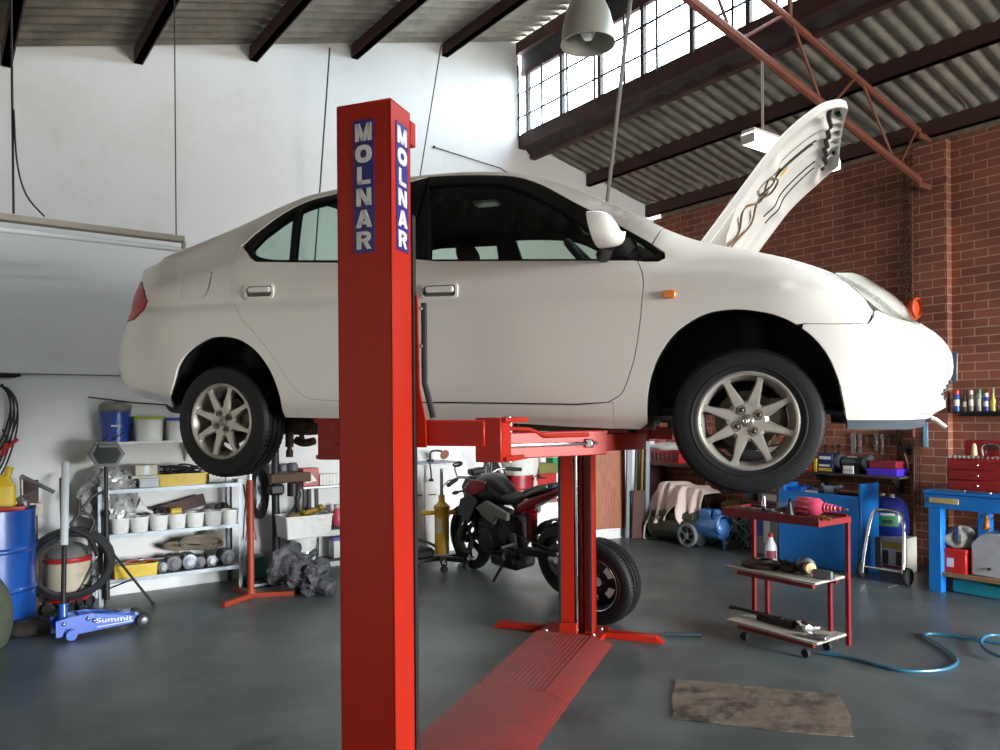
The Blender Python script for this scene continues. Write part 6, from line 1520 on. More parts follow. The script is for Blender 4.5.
# local x forward (towards the white wall), y to the rider's left, leaning left on the stand
MO.matrix_world = Matrix.Translation(BP(BA, 1.0)) @ Matrix.Rotation(atan2(-EB.y, -EB.x), 4, 'Z') @ Matrix.Rotation(radians(-7), 4, 'X')
M_bt = col('bike_tyre', '#141416', rough=.7); M_bb = col('bike_black', '#101012', rough=.35); M_bm = col('bike_matte', '#1c1c1e', rough=.7); M_bred = col('bike_red', '#7c1018', rough=.22, coat=.6); M_bgrey = col('bike_grey', '#6d6a66', rough=.5); M_bal = col('bike_alloy', '#8d8d90', rough=.35, metal=.8)
def moto_wheel(x, w, R, name):
    o = thing(name, None, None); o.parent = MO; o.location = (x, 0, R)
    rr = w / 2; pr_ = [(R - w * .62 + (w * .62) * cos(a) ** .8 if cos(a) > 0 else R - w * .62, rr * sin(a)) for a in [radians(-88 + 176 * i / 14) for i in range(15)]]
    MB().lathe(pr_ + pr_[:1], 48, axis='y').build('tyre', M_bt, o)
    ri = R - w * .60; MB().lathe([(ri, -rr * .7), (ri + .006, -rr * .72), (ri - .012, -rr * .5), (ri - .02, 0), (ri - .012, rr * .5), (ri + .006, rr * .72), (ri, rr * .7)], 40, axis='y').build('rim', M_bb, o)
    mb = MB()
    for k in range(5):
        for dx in (-.018, .018):
            a0 = 2 * pi * k / 5; mb.cyl((.035 * cos(a0), 0, .035 * sin(a0)), (ri * cos(a0 + dx * 6), dx, ri * sin(a0 + dx * 6)), .012, n=8)
    mb.lathe([(0, -.06), (.04, -.06), (.045, -.03), (.045, .03), (.04, .06), (0, .06)], 18, axis='y'); mb.build('spokes', M_bb, o)
    for s in ((-1, 1) if 'front' in name else (1,)): MB().lathe([(.09, s * .062), (.145, s * .062), (.145, s * .067), (.09, s * .067), (.09, s * .062)], 30, axis='y').build('brake_disc' if 'front' in name else 'sprocket', M_bal, o)
    return o
RW = .315; moto_wheel(.02, .13, RW, 'front_wheel'); moto_wheel(-1.40, .18, RW, 'rear_wheel')
for s in (-1, 1):
    MB().cyl((0, s * .10, RW), (-.21, s * .10, .80), .026, n=14).build('fork_leg', M_bb, MO)
    MB().cyl((-.13, s * .10, .62), (-.25, s * .10, .92), .021, n=14).build('fork_tube', M_bal, MO)
MB().grid(lambda u, v: ((RW + .03) * cos(radians(40 + 105 * u)), (-1 + 2 * v) * .07, RW + (RW + .03) * sin(radians(40 + 105 * u)) - .02 * (2 * v - 1) ** 2), 16, 6).build('front_mudguard', M_bb, MO, solid=.004)
MB().box2((-.32, -.13, .80), (-.20, .13, .84), .01).box2((-.34, -.12, .93), (-.22, .12, .96), .01).build('fork_yoke', M_bb, MO)
# headlamp cluster and dash
MB().prism([(-.08, .72), (-.05, .86), (-.16, .96), (-.26, .93), (-.24, .78)], -.09, .09, axis='y').build('headlamp', M_bb, MO, bevel=.015)
MB().prism([(-.072, .75), (-.052, .85), (-.072, .86), (-.09, .76)], -.07, .07, axis='y').build('lamp_glass', col('bike_lens', '#9aa0a4', rough=.1), MO)
MB().box2((-.27, -.08, .97), (-.17, .08, 1.03), .012, Matrix.Translation((0, 0, 0))).build('dash', M_bb, MO)
MB().tube(spl([(-.36, .42, .95), (-.28, .24, .985), (-.26, .08, .94), (-.26, -.08, .94), (-.28, -.24, .985), (-.36, -.42, .95)], 6), .013, 10).build('handlebar', M_bal, MO)
for s in (-1, 1):
    MB().cyl((-.30, s * .29, .975), (-.37, s * .43, .95), .019, n=12).build('grip', M_rubber, MO)
    MB().tube([(-.26, s * .27, .975), (-.22, s * .33, .965), (-.27, s * .43, .93)], .007, 6).build('lever', M_bal, MO)
    mr_ = MB().tube([(-.26, s * .25, .985), (-.21, s * .24, 1.06), (-.21, s * .22, 1.09)], .007, 6).build('mirror_stalk', M_bb, MO)
    MB().sphere((-.21, s * .20, 1.10), (.016, .06, .028), 16, 10).build('mirror_head', M_bb, mr_)
    MB().tube([(-.20, s * .10, .84), (-.18, s * .22, .83)], .010, 6).sphere((-.18, s * .24, .83), (.022, .04, .02), 12, 8).build('indicator', M_bb, MO)
# tank, shoulders, seat, tail
def loft(sts, n=20, e=2.6):
    """closed body from stations (x, half width, z low, z high)"""
    vs = []; fs = []
    for x, w_, z0, z1 in sts:
        for k in range(n):
            a = 2 * pi * k / n; c, s = cos(a), sin(a); vs.append((x, w_ * math.copysign(abs(c) ** (2 / e), c), (z0 + z1) / 2 + (z1 - z0) / 2 * math.copysign(abs(s) ** (2 / e), s)))
    m = len(sts)
    for i in range(m - 1):
        for k in range(n): fs.append((i * n + k, i * n + (k + 1) % n, (i + 1) * n + (k + 1) % n, (i + 1) * n + k))
    fs += [tuple(range(n)), tuple((m - 1) * n + k for k in range(n))]
    return MB().add(vs, fs)
loft([(-.22, .06, .76, .88), (-.28, .13, .72, .95), (-.38, .17, .70, 1.0), (-.52, .165, .70, .995), (-.64, .13, .71, .92), (-.74, .09, .72, .84), (-.78, .05, .72, .80)]).build('fuel_tank', M_bb, MO, subsurf=1)
for s in (-1, 1):
    MB().prism([(-.20, .74), (-.24, .87), (-.36, .965), (-.60, .955), (-.56, .87), (-.38, .80)], s * .175, s * .15, axis='y', scale1=.9).build('tank_panel', M_bred, MO, bevel=.01)
    MB().prism([(-.09, .62), (-.16, .76), (-.34, .83), (-.48, .77), (-.36, .64), (-.26, .52)], s * .19, s * .14, axis='y', scale1=.85).build('radiator_shroud', M_bb, MO, bevel=.012)
    MB().prism([(-.42, .70), (-.60, .78), (-.92, .69), (-.90, .62), (-.74, .64), (-.68, .56), (-.52, .63)], s * .20, s * .16, axis='y').build('side_cover', M_bgrey, MO, bevel=.012)
loft([(-.70, .08, .76, .84), (-.78, .14, .75, .83), (-.95, .15, .75, .82), (-1.04, .12, .77, .86)], 20, 3).build('rider_seat', M_bm, MO, subsurf=1)
loft([(-1.02, .11, .82, .89), (-1.10, .13, .84, .92), (-1.34, .10, .90, .965), (-1.42, .05, .93, .965)], 20, 3).build('pillion_seat', M_bm, MO, subsurf=1)
loft([(-.84, .11, .60, .76), (-1.0, .13, .68, .82), (-1.2, .11, .77, .87), (-1.40, .07, .86, .93), (-1.52, .03, .90, .94)]).build('tail_fairing', M_bred, MO, subsurf=1)
MB().prism([(-1.44, .84), (-1.54, .90), (-1.74, .60), (-1.70, .58)], -.06, .06, axis='y').build('number_hanger', M_bb, MO, bevel=.006); MB().box((-1.53, 0, .905), (.04, .1, .03), .008).build('tail_lamp', M_red, MO)
for s in (-1, 1): MB().tube([(-1.12, s * .135, .86), (-1.22, s * .14, .90), (-1.40, s * .11, .955)], .012, 8).build('grab_rail', M_bgrey, MO)
# frame, engine, exhaust, swingarm, chain, pegs
for s in (-1, 1):
    MB().tube(spl([(-.28, s * .07, .86), (-.46, s * .15, .72), (-.72, s * .14, .62), (-.86, s * .12, .42)], 5), .028, 10).build('frame_spar', M_bb, MO)
    MB().box2((-1.42, s * .115, RW - .03), (-.84, s * .085, RW + .05), .01, Matrix.Translation((0, 0, .03)) @ Matrix.Identity(4)).build('swingarm', M_bb, MO)
    MB().cyl((-1.36, s * .12, RW + .02), (-1.44, s * .12, RW + .02), .03, n=14).build('axle_block', M_bal, MO)
    pg = MB().cyl((-.88, s * .12, .40), (-.88, s * .27, .40), .013, n=8).build('foot_peg', M_bal, MO); MB().box((-.87, s * .125, .43), (.10, .012, .14), .01).build('heel_plate', M_bal, pg)
mb = MB(); mb.box((-.50, 0, .44), (.36, .30, .26), .04); mb.box((-.42, 0, .62), (.26, .26, .18), .03, Matrix.Rotation(-.12, 4, 'Y')); mb.box((-.72, 0, .46), (.26, .24, .30), .05)
for s in (-1, 1): mb.lathe([(0, 0), (.10, 0), (.11, .01), (.09, .03), (0, .035)], 24, axis='y', o=(-.50, s * .15 - (0 if s > 0 else .035), .40)); mb.lathe([(0, 0), (.075, 0), (.07, .025), (0, .03)], 20, axis='y', o=(-.74, s * .12 - (0 if s > 0 else .03), .46))
mb.build('engine', M_bm, MO)
MB().box2((-.30, -.14, .42), (-.26, .14, .72), .01).build('radiator', M_bb, MO)
for y in (-.09, -.03, .03, .09): MB().tube(spl([(-.30, y, .58), (-.24, y, .46), (-.30, y * .9, .28), (-.48, y * .6, .22)], 5), .019, 8).build('exhaust_header', M_darkmetal, MO)
MB().box2((-.86, -.13, .14), (-.46, .13, .27), .03).build('exhaust_box', M_bb, MO)
MB().tube([(-.86, .10, .40), (-1.40, .10, RW)], .010, 6).tube([(-.86, .10, .48), (-1.40, .10, RW + .09)], .010, 6).build('drive_chain', M_darkmetal, MO)
MB().tube([(-.98, .0, .42), (-1.02, 0, .68)], .05, 12).build('rear_shock', M_bred, MO)
MB().grid(lambda u, v: (-1.40 + (RW + .03) * cos(radians(30 + 70 * u)), (-1 + 2 * v) * .08, RW + (RW + .03) * sin(radians(30 + 70 * u))), 10, 4).build('rear_hugger', M_bb, MO, solid=.004)
inv = MO.matrix_world.inverted(); e = inv @ BP(BA + .22, 1.62, .012)
MB().tube([(-.78, .12, .30), e], .013, 8).build('side_stand', M_darkmetal, MO); MB().tube([(-.74, .13, .31), (-.78, .19, .30), (-.80, .2, .26)], .011, 6).build('stand_lug', M_bal, MO)

# spare wheel leaning behind the far red post
p = at(596, 592, 5.62); a_, b_ = (p - C0).dot(EA), (p - C0).dot(EB)
sp_ = thing('spare_road_wheel', 'spare wheel with black steel rim leaning behind the far red post', 'wheel', (p.x + .0, p.y, .315), 0)
sp_.rotation_euler = (radians(0), radians(0), radians(-38)); 
sp_.matrix_world = Matrix.Translation((p.x + .02, p.y, .312)) @ Matrix.Rotation(radians(-38), 4, 'Z') @ Matrix.Rotation(radians(7), 4, 'X')
tyre_mesh(.313, .198, .19).build('tyre', M_tyre, sp_, angle=30)
h = .085; Rr = .2
MB().lathe([(Rr + .006, -h), (Rr - .004, -h - .003), (Rr - .014, -h + .004), (Rr - .02, -h * .5), (Rr - .03, -h * .2), (Rr - .03, h * .9)], 56, axis='y').lathe([(Rr - .03, -h * .15), (Rr - .05, -h * .22), (.155, -h * .10)], 56, axis='y').build('rim', M_bb, sp_)
MB().lathe([(Rr + .0065, -h - .0005), (Rr + .0, -h - .005), (Rr - .006, -h - .003)], 56, axis='y').build('rim_lip', M_chrome, sp_)
mb = MB(); nh = 5
vs = []; fs = []; n = 80
for k in range(n):
    a = 2 * pi * k / n; hole = abs(((a * nh / (2 * pi)) % 1) - .5) < .30
    for r, y in ((.035, -h * .25), (.08, -h * .28), (.100, -h * .30), (.145, -h * .14), (.16, -h * .10)): vs.append((r * cos(a), y, r * sin(a)))
for k in range(n):
    a = 2 * pi * (k + .5) / n; hole = abs(((a * nh / (2 * pi)) % 1) - .5) < .27; l = (k + 1) % n
    for j in range(4):
        if j == 2 and hole: continue
        fs.append((k * 5 + j, l * 5 + j, l * 5 + j + 1, k * 5 + j + 1))
MB().add(vs, fs).build('wheel_disc', M_bb, sp_, angle=50)
for k in range(5):
    a = 2 * pi * k / 5; MB().lathe([(.0075, -.03), (.009, -.03), (.009, -.024)], 10, axis='y', o=(.057 * cos(a), 0, .057 * sin(a))).build('stud_hole', M_steel, sp_)
# ================================================================== along the brick wall
M_bb_ = mat('bench_blue', '#1474c6', rough=.42, dirt='#0c3d6e', dirt_amt=.3, dirt_scale=6)
def afit(px0, px1, yt, yb, a):
    """extent on a plane parallel to the brick wall: centre b, width, z of the foot, height"""
    _, b0, _ = onA(px0, yb, a); _, b1, _ = onA(px1, yb, a); xm = (px0 + px1) / 2; zt = onA(xm, yt, a)[2]; zb = onA(xm, yb, a)[2]
    return (b0 + b1) / 2, abs(b1 - b0), zb, zt - zb
def A(name, label, px0, px1, yt, yb, a, d, m, z=None, cat='box', extra=None, bev=.005, group=None):
    """box like thing standing with its front face on the plane a; local x depth, y along the wall"""
    b, w, z0, h = afit(px0, px1, yt, yb, a); z0 = z0 if z is None else z
    t = bthing(name, label, cat, a - d / 2, b, z0, 0, group); MB().box2((-d / 2, -w / 2, 0), (d / 2, w / 2, h), bev).build('body', m, t)
    if extra: extra(t, w, d, h)
    return t
def alid(m): return lambda t, w, d, h: MB().box2((-d / 2 - .004, -w / 2 - .004, h - .03), (d / 2 + .004, w / 2 + .004, h + .006), .003).build('lid', m, t)
def face(m, y0, y1, z0, z1, nm='label'): return lambda t, w, d, h: MB().box2((d / 2, -w / 2 + w * y0, h * z0), (d / 2 + .0015, -w / 2 + w * y1, h * z1)).build(nm, m, t)
def several(*fs):
    def g(t, w, d, h):
        for f in fs: f(t, w, d, h)
    return g
# ---- brown shelf at the corner with the red crate
M_bsh = col('brown_shelf', '#4e3128', rough=.7, var=.25)
zs = onA(680, 464, .42)[2]; b0 = .12; b1_ = 1.22
cs = bthing('corner_shelf', 'brown shelf bench along the brick wall at the room corner', 'shelf', .22, (b0 + b1_) / 2, 0); hw_ = (b1_ - b0) / 2
MB().box2((-.2, -hw_, zs - .04), (.2, hw_, zs), .004).build('board', M_bsh, cs)
for y in (-hw_ + .06, hw_ - .06): MB().box2((-.19, y - .03, 0), (.19, y + .03, zs - .04), .004).build('leg_panel', M_bsh, cs)
MB().box2((-.2, -hw_, .12), (.18, hw_, .15), .004).build('lower_board', M_bsh, cs)
b, w, z, h = afit(648, 679, 451, 464, .40)
rc = bthing('parts_crate', 'red plastic crate with slots at the corner shelf, white bag on it', 'crate', .25, b, zs + .002); tub_mesh(.26, w, h, .9, .02).build('body', M_red_paint, rc)
mb = MB()
for i in range(7): mb.box2((.122, -w * .42 + i * w * .135, .02), (.134, -w * .42 + i * w * .135 + .018, h - .03))
mb.build('slots', M_black, rc)
o = bag_mesh(.3, w * 1.08, .10, 41, .16).build('plastic_bag', col('white_bag', '#d5d2cf', rough=.4, var=.2)); place(o, BP(.26, b, zs + h - .01), TH); tag(o, 'white plastic bag lying over the red crate', 'bag')
b, w, z, h = afit(672, 692, 464, 476, .44); o = MB().lathe([(0, 0), (.10, 0), (.16, .06), (.165, .065), (.155, .065), (.095, .008), (0, .008)], 28).build('oil_pan', M_galv); place(o, BP(.455, b + .02, zs - .13), TH); o.location = BP(.2, b, .152); tag(o, 'shallow grey pan on the lower board of the corner shelf', 'pan')
a_, b_, z_ = onA(654, 480, .3); o = MB().box2((-.03, -.03, 0), (.03, .03, .3), .012, Matrix.Rotation(radians(35), 4, 'X')).cyl((0, 0, .3), (0, 0, .34), .018, n=10, M=Matrix.Rotation(radians(35), 4, 'X')).build('blue_bottle', col('pale_blue_plastic', '#8fb0cc', rough=.35)); place(o, BP(.28, b_ + .12, .17), TH); tag(o, 'pale blue bottle tipped over on the lower board of the corner shelf', 'bottle')
# pink tag on the far lift arm hangs from the car: red marker board on the wall
b, w, z, h = afit(654, 663, 433, 450, .06); o = MB().box2((-.01, -w / 2, 0), (.01, w / 2, h), .003).box2((-.006, -w * .2, -.06), (.006, w * .2, 0)).cyl((.0, 0, h * .5), (.016, 0, h * .5), .01, n=8).build('wall_tag', col('pink_tag', '#c8685c', rough=.5)); place(o, BP(.012, b, z), TH); tag(o, 'small pinkish tag hanging on the brick wall over the red crate', 'tag')
# ---- mower under a pink sheet
a, b = onF(674, 541); mw = bthing('lawn_mower', 'dark green roller mower half covered by a pinkish sheet', 'mower', a - .02, b + .05, 0, radians(0))
M_mg = col('mower_green', '#2f3a22', rough=.5, coat=.2, var=.2)
MB().lathe([(0, -.34), (.14, -.34), (.155, -.32), (.155, .32), (.14, .34), (0, .34)], 30, axis='y', o=(.05, .02, .17)).build('drum', M_mg, mw)
MB().prism([(-.24, .10), (-.24, .30), (-.05, .42), (.14, .36), (.16, .30), (-.02, .2)], -.30, .34, axis='y').build('grass_box', M_mg, mw, bevel=.01)
for y, r, x in ((-.40, .085, .1), (.40, .085, .1)): MB().lathe([(0, -.03), (r - .02, -.03), (r, -.02), (r, .02), (r - .02, .03), (0, .03)], 26, axis='y', o=(x, y, r)).lathe([(0, -.034), (r * .45, -.034), (r * .5, -.03)], 20, axis='y', o=(x, y, r)).build('wheel', M_rubber, mw)
MB().box((-.08, 0, .42), (.22, .26, .12), .03).lathe([(0, 0), (.085, 0), (.085, .03), (.03, .05), (0, .05)], 20, o=(-.08, 0, .48)).build('engine', M_darkmetal, mw)
MB().tube(spl([(-.2, -.25, .3), (-.24, -.25, .45), (-.26, -.2, .56), (-.26, .2, .56), (-.24, .25, .45), (-.2, .25, .3)], 5), .014, 8).build('handle', M_black, mw)
def sheet_fn(u, v):
    y = -.40 + .80 * u; x = -.36 + .60 * v; top_ = .67 + .02 * sin(u * 7) - .10 * (2 * u - 1) ** 4
    drop = max(0, v - .45) / .55; notch = math.exp(-((u - .62) / .13) ** 2)
    z = top_ - drop * (.44 - .30 * notch + .10 * u) - .5 * max(0, .12 - u) * 3 * (.5 + drop)
    fold = sin(u * 31 + 2 * sin(v * 4)) * (.012 + .035 * drop) + sin(u * 53) * .008
    return (x + fold * .9 - .10 * drop, y + .02 * sin(v * 9), z + .01 * sin(u * 19 + v * 7))
o = MB().grid(sheet_fn, 110, 40).build('dust_sheet', col('pink_sheet', '#e6cfc6', rough=.95, var=.12), solid=.004); place(o, BP(a + .02, b + .02, 0), TH); tag(o, 'pale pinkish sheet draped over the green mower', 'sheet')
# ---- blue compressor with spoked wheels, cable tangle
a, b = onF(709, 549); cp = bthing('air_compressor', 'small blue compressor on grey spoked wheels beside the mower', 'compressor', a - .12, b - .10)
M_cb = col('compressor_blue', '#3f74b4', rough=.4, coat=.2)
MB().lathe([(0, -.22), (.07, -.215), (.115, -.18), (.12, -.15), (.12, .15), (.115, .18), (.07, .215), (0, .22)], 28, axis='y', o=(0, .03, .22)).build('tank', M_cb, cp)
MB().box((-.02, -.02, .37), (.16, .18, .12), .02).lathe([(0, 0), (.05, 0), (.05, .1), (.03, .13), (0, .13)], 18, o=(0, .12, .31)).lathe([(.10, -.03), (.12, -.02), (.12, .02), (.10, .03)], 26, axis='y', o=(.04, .22, .28)).build('pump', M_cb, cp)
for xw in (.20, -.20):
    y = -.14; r = .135; wl = MB().lathe([(r - .03, -.025), (r - .005, -.025), (r, -.01), (r, .01), (r - .005, .025), (r - .03, .025), (r - .03, -.025)], 36, axis='x', o=(xw, y, r)).build('wheel', col('grey_tyre', '#6e7276', rough=.6), cp)
    mb = MB(); mb.cyl((xw - .035, y, r), (xw + .035, y, r), .025, n=14)
    for k in range(5): an = 2 * pi * k / 5 + .3; mb.cyl((xw, y, r), (xw, y + (r - .03) * cos(an), r + (r - .03) * sin(an)), .011, n=6)
    mb.build('spokes', MATS['grey_tyre'], wl)
MB().tube([(0, .2, .22), (0, .22, .0)], .014, 8).build('stand_leg', M_cb, cp)
rnd = random.Random(9); a2, b2 = onF(736, 551); mb = MB()
for k in range(12):
    c = V((rnd.uniform(-.1, .05), rnd.uniform(-.16, .2), 0)); pts = [c + V((rnd.uniform(-.08, .10), rnd.uniform(-.12, .12), max(.014, zz_))) for zz_ in (rnd.uniform(.3, .44), .34, .2, .1 + rnd.uniform(0, .2), .03, rnd.uniform(.02, .3))]; mb.tube(spl(pts, 6), .0075, 6)
shelf_item(mb, 'cable_tangle', col('grey_cable', '#7c8388', rough=.6), a2 - .15, b2 - .05, 0, 'tangle of grey cables on the floor between compressor and red trolley', 'cables')
o = bag_mesh(.3, .42, .13, 17, .1).build('folded_sacking', col('olive_sack', '#6b6a3f', rough=.9, var=.4)); a3, b3, z3 = onA(718, 512, .62); place(o, BP(.50, b3, 0), TH); tag(o, 'folded olive sacking heaped behind the compressor', 'sack')
bx = MB().box2((-.16, -.24, 0), (.16, .24, .34), .006).build('crate', col('dark_crate', '#2c1f1b', rough=.8, var=.3)); place(bx, BP(.27, b3, 0), TH); tag(bx, 'dark wooden crate against the brick wall behind the compressor', 'crate')
o.location = BP(.27, b3, .345)
# ---- containers left of the blue bench
a, b, w = .78, onA(752, 545, .78)[1], 0
gk = bthing('jerry_can', 'black jerry can with a green label by the red trolley post', 'can', .62, onA(742, 548, .75)[1], 0); MB().prism(rrect(.16, .24, .04), 0, .27).prism(rrect(.16, .24, .04), .27, .31, scale1=.6).build('body', M_black, gk, angle=50); MB().box2((.0805, -.08, .07), (.082, .07, .19)).build('label', col('green_label', '#1d7a3c', rough=.5), gk); MB().cyl((0, -.05, .30), (0, -.05, .35), .025, n=14).build('cap', M_black, gk)
t = A('fluid_can', 'grey translucent fluid can with blue and white label beside the blue bench', 756, 779, 524, 566, .9, .18, col('grey_can', '#7d828a', rough=.4), 0, 'can', several(face(col('blue_label', '#2a4a9c'), .05, .32, .45, .98), face(M_white_pl, .36, .62, .3, .98)), .015)
t = bthing('bleach_bottle', 'white bottle with a red cap standing by the blue bench panel', 'bottle', 1.10, onA(771, 562, 1.10)[1], 0); MB().lathe([(0, 0), (.055, 0), (.06, .01), (.06, .13), (.05, .17), (.025, .22), (.022, .25), (0, .25)], 22).build('body', M_white_pl, t); MB().lathe([(.027, .245), (.027, .285), (0, .29)], 14).build('cap', M_red_paint, t); MB().lathe([(.0605, .03), (.0605, .11)], 22, a0=-.2, a1=1.6).build('label', col('maroon_label', '#8c3a44'), t)
for i, (px0, px1, yt, yb, m, lab) in enumerate(((742, 757, 494, 512, M_parts, 'grey metal pot at left on the small brown cabinet'), (757, 780, 490, 512, col('mauve_carton', '#6c545c', rough=.7), 'mauve carton with white labels on the small brown cabinet'))):
    pass
sc = A('side_cabinet', 'small brown cabinet standing against the brick wall left of the blue bench', 740, 781, 513, 556, .45, .4, M_bsh, 0, 'cabinet', alid(M_bsh)); zc_ = afit(740, 781, 513, 556, .45)
bb_, ww_, z0_, hh_ = zc_; zt_ = hh_ + .006
o = MB().lathe([(0, 0), (.07, 0), (.075, .01), (.075, .12), (.05, .15), (0, .15)], 22).cyl((.0, -.09, .1), (0, 0, .1), .02, n=10).build('metal_pot', M_parts); place(o, BP(.33, onA(748, 512, .4)[1], zt_), TH); tag(o, 'grey metal pot at the left on the small brown cabinet', 'pot')
t = A('carton', 'mauve carton with white labels on the small brown cabinet', 758, 780, 488, 513, .42, .2, col('mauve_carton', '#6c545c', rough=.7), zt_, 'box', several(face(M_cream, .15, .8, .52, .72), face(M_cream, .2, .85, .1, .35)))
# ---- blue steel bench with tall side panel
b0_, b1_ = onA(779, 562, 1.05)[1], onA(859, 574, 1.05)[1]; zf_ = onA(820, 494, 1.05)[2]; zs_ = onA(866, 484, .98)[2]
bb = bthing('parts_bench', 'blue steel bench with closed front below the grinder shelf', 'bench', 0, 0, 0); bb.location = C0
MB().box2((.98, b0_, 0.0), (1.05, b1_, zf_), .006).build('front_panel', M_bb_, bb)
MB().box2((.73, b1_, 0), (1.05, b1_ + .03, zs_), .006).build('side_panel', M_bb_, bb); MB().box2((.73, b0_, 0), (1.0, b0_ + .03, zs_ - .05), .006).build('side_panel', M_bb_, bb)
MB().box2((.75, b0_ + .03, zf_ - .16), (.98, b1_, zf_ - .12), .003).build('worktop', M_darkmetal, bb); MB().box2((.73, b0_ + .03, 0), (.75, b1_, zf_), .003).build('back_panel', M_black, bb)
zw_ = zf_ - .12
b, w, z, h = afit(782, 802, 480, 494, .95); o = tub_mesh(.2, w, .16, .92, .015).build('blue_tray', col('bright_blue', '#1c6fd0', rough=.4)); place(o, BP(.85, b, zw_), TH); tag(o, 'bright blue plastic tray at the left end of the blue bench', 'tray')
t = A('battery_charger', 'blue and white battery charger on the blue bench', 803, 819, 478, 492, .93, .14, M_blue_pl, zw_, 'charger', several(face(M_white_pl, .1, .9, .45, .95, 'panel'), lambda t, w, d, h: MB().tube([(0, -w * .3, h), (0, -w * .25, h + .03), (0, w * .25, h + .03), (0, w * .3, h)], .008, 8).build('handle', M_black, t)))
MB.__doc__
b, w, z, h = afit(820, 837, 477, 491, .9); t = bthing('spray_gun', 'grey blue spray gun body on the blue bench right of the charger', 'tool', .85, b, zw_); mb = MB(); mb.lathe([(0, -.06), (.045, -.055), (.05, 0), (.045, .05), (0, .06)], 18, axis='y', o=(0, 0, .14)); mb.cyl((0, .02, .16), (.02, .12, .19), .02, n=10); mb.cyl((0, 0, 0), (0, 0, .14), .035, n=14); mb.cyl((0, -.05, .15), (0, -.1, .2), .015, n=8); mb.build('body', col('grey_blue', '#8fa3b3', rough=.4), t)
# ---- grinder shelf on the wall
zg = onA(850, 474, .30)[2]; bg0, bg1 = onA(803, 474, .30)[1], onA(900, 476, .30)[1]
gs = bthing('grinder_shelf', 'dark wall shelf carrying the bench grinder over the blue bench', 'shelf', .16, (bg0 + bg1) / 2, zg); hw_ = (bg1 - bg0) / 2
MB().box2((-.155, -hw_, -.025), (.15, hw_, 0), .003).build('board', col('dark_shelf', '#3b332c', rough=.7), gs)
for y in (-hw_ + .12, hw_ - .12): MB().prism([(-.155, -.025), (.12, -.025), (-.155, -.2)], y - .008, y + .008, axis='y').build('bracket', M_darkmetal, gs)
A('small_box', 'small red box at the left end of the grinder shelf', 804, 812, 463, 473, .28, .12, M_red_paint, zg, extra=face(M_white_pl, .1, .5, .2, .7))
A('yellow_booklet', 'thin yellow booklet standing on the grinder shelf beside the blue boxes', 813.5, 816.5, 460, 472.5, .28, .14, M_yellow, zg, 'book', alid(M_yellow))
A('battery_box', 'dark blue box with yellow lettering band, lower of two on the grinder shelf', 818, 833, 463, 472.8, .27, .16, col('navy_box', '#20265e', rough=.5), zg, extra=several(face(M_yellow, .06, .94, .12, .42, 'band'), face(M_white_pl, .06, .8, .6, .8, 'band')))
b, w, z, h = afit(818, 833, 463, 472.8, .27)
A('battery_box', 'dark blue box with a white band, upper of two on the grinder shelf', 818, 832, 454.5, 463, .27, .16, MATS['navy_box'], zg + h + .002, extra=face(M_white_pl, .1, .9, .35, .7, 'band'))
b, w, z, h = afit(834, 870, 452, 472, .22); bgd = bthing('bench_grinder', 'grey bench grinder with two wheel guards on the wall shelf', 'grinder', .18, b, zg)
zc0 = .115
MB().lathe([(0, -.11), (.05, -.11), (.06, -.09), (.06, .09), (.05, .11), (0, .11)], 24, axis='y', o=(0, 0, zc0)).build('motor', col('grinder_grey', '#4e5257', rough=.4, metal=.4), bgd)
MB().prism([(-.07, 0), (.07, 0), (.05, .07), (-.05, .07)], -.09, .09, axis='y').build('base', M_darkmetal, bgd)
for s in (-1, 1):
    MB().lathe([(0, s * .13), (.085, s * .13), (.09, s * .14), (.09, s * .18), (.085, s * .19), (0, s * .19)], 28, axis='y', o=(0, 0, zc0)).build('wheel_guard', MATS['grinder_grey'], bgd); MB().cyl((0, s * .1, zc0), (0, s * .215, zc0), .014, n=10).build('spindle', M_steel, bgd)
MB().box2((-.02, -.05, zc0 + .055), (.03, .05, zc0 + .066)).build('plate', M_cream, bgd)
A('card', 'small white card propped in front of the bench grinder', 843, 853, 465.5, 473.5, .29, .02, M_white_pl, zg, 'card', face(M_cream, .1, .9, .3, .6), .001)
A('storage_case', 'long purple case at the right end of the grinder shelf', 867, 897, 470.5, 477, .28, .2, col('purple_plastic', '#4a2fc0', rough=.35), zg, 'case', alid(MATS['purple_plastic']))
b, w, z, h = afit(867, 897, 470.5, 477, .28)
A('storage_case', 'dark red case lying on the purple case', 869, 896, 463, 470, .27, .18, col('wine_plastic', '#7c1c2c', rough=.4), zg + h + .008, 'case', alid(MATS['wine_plastic']))
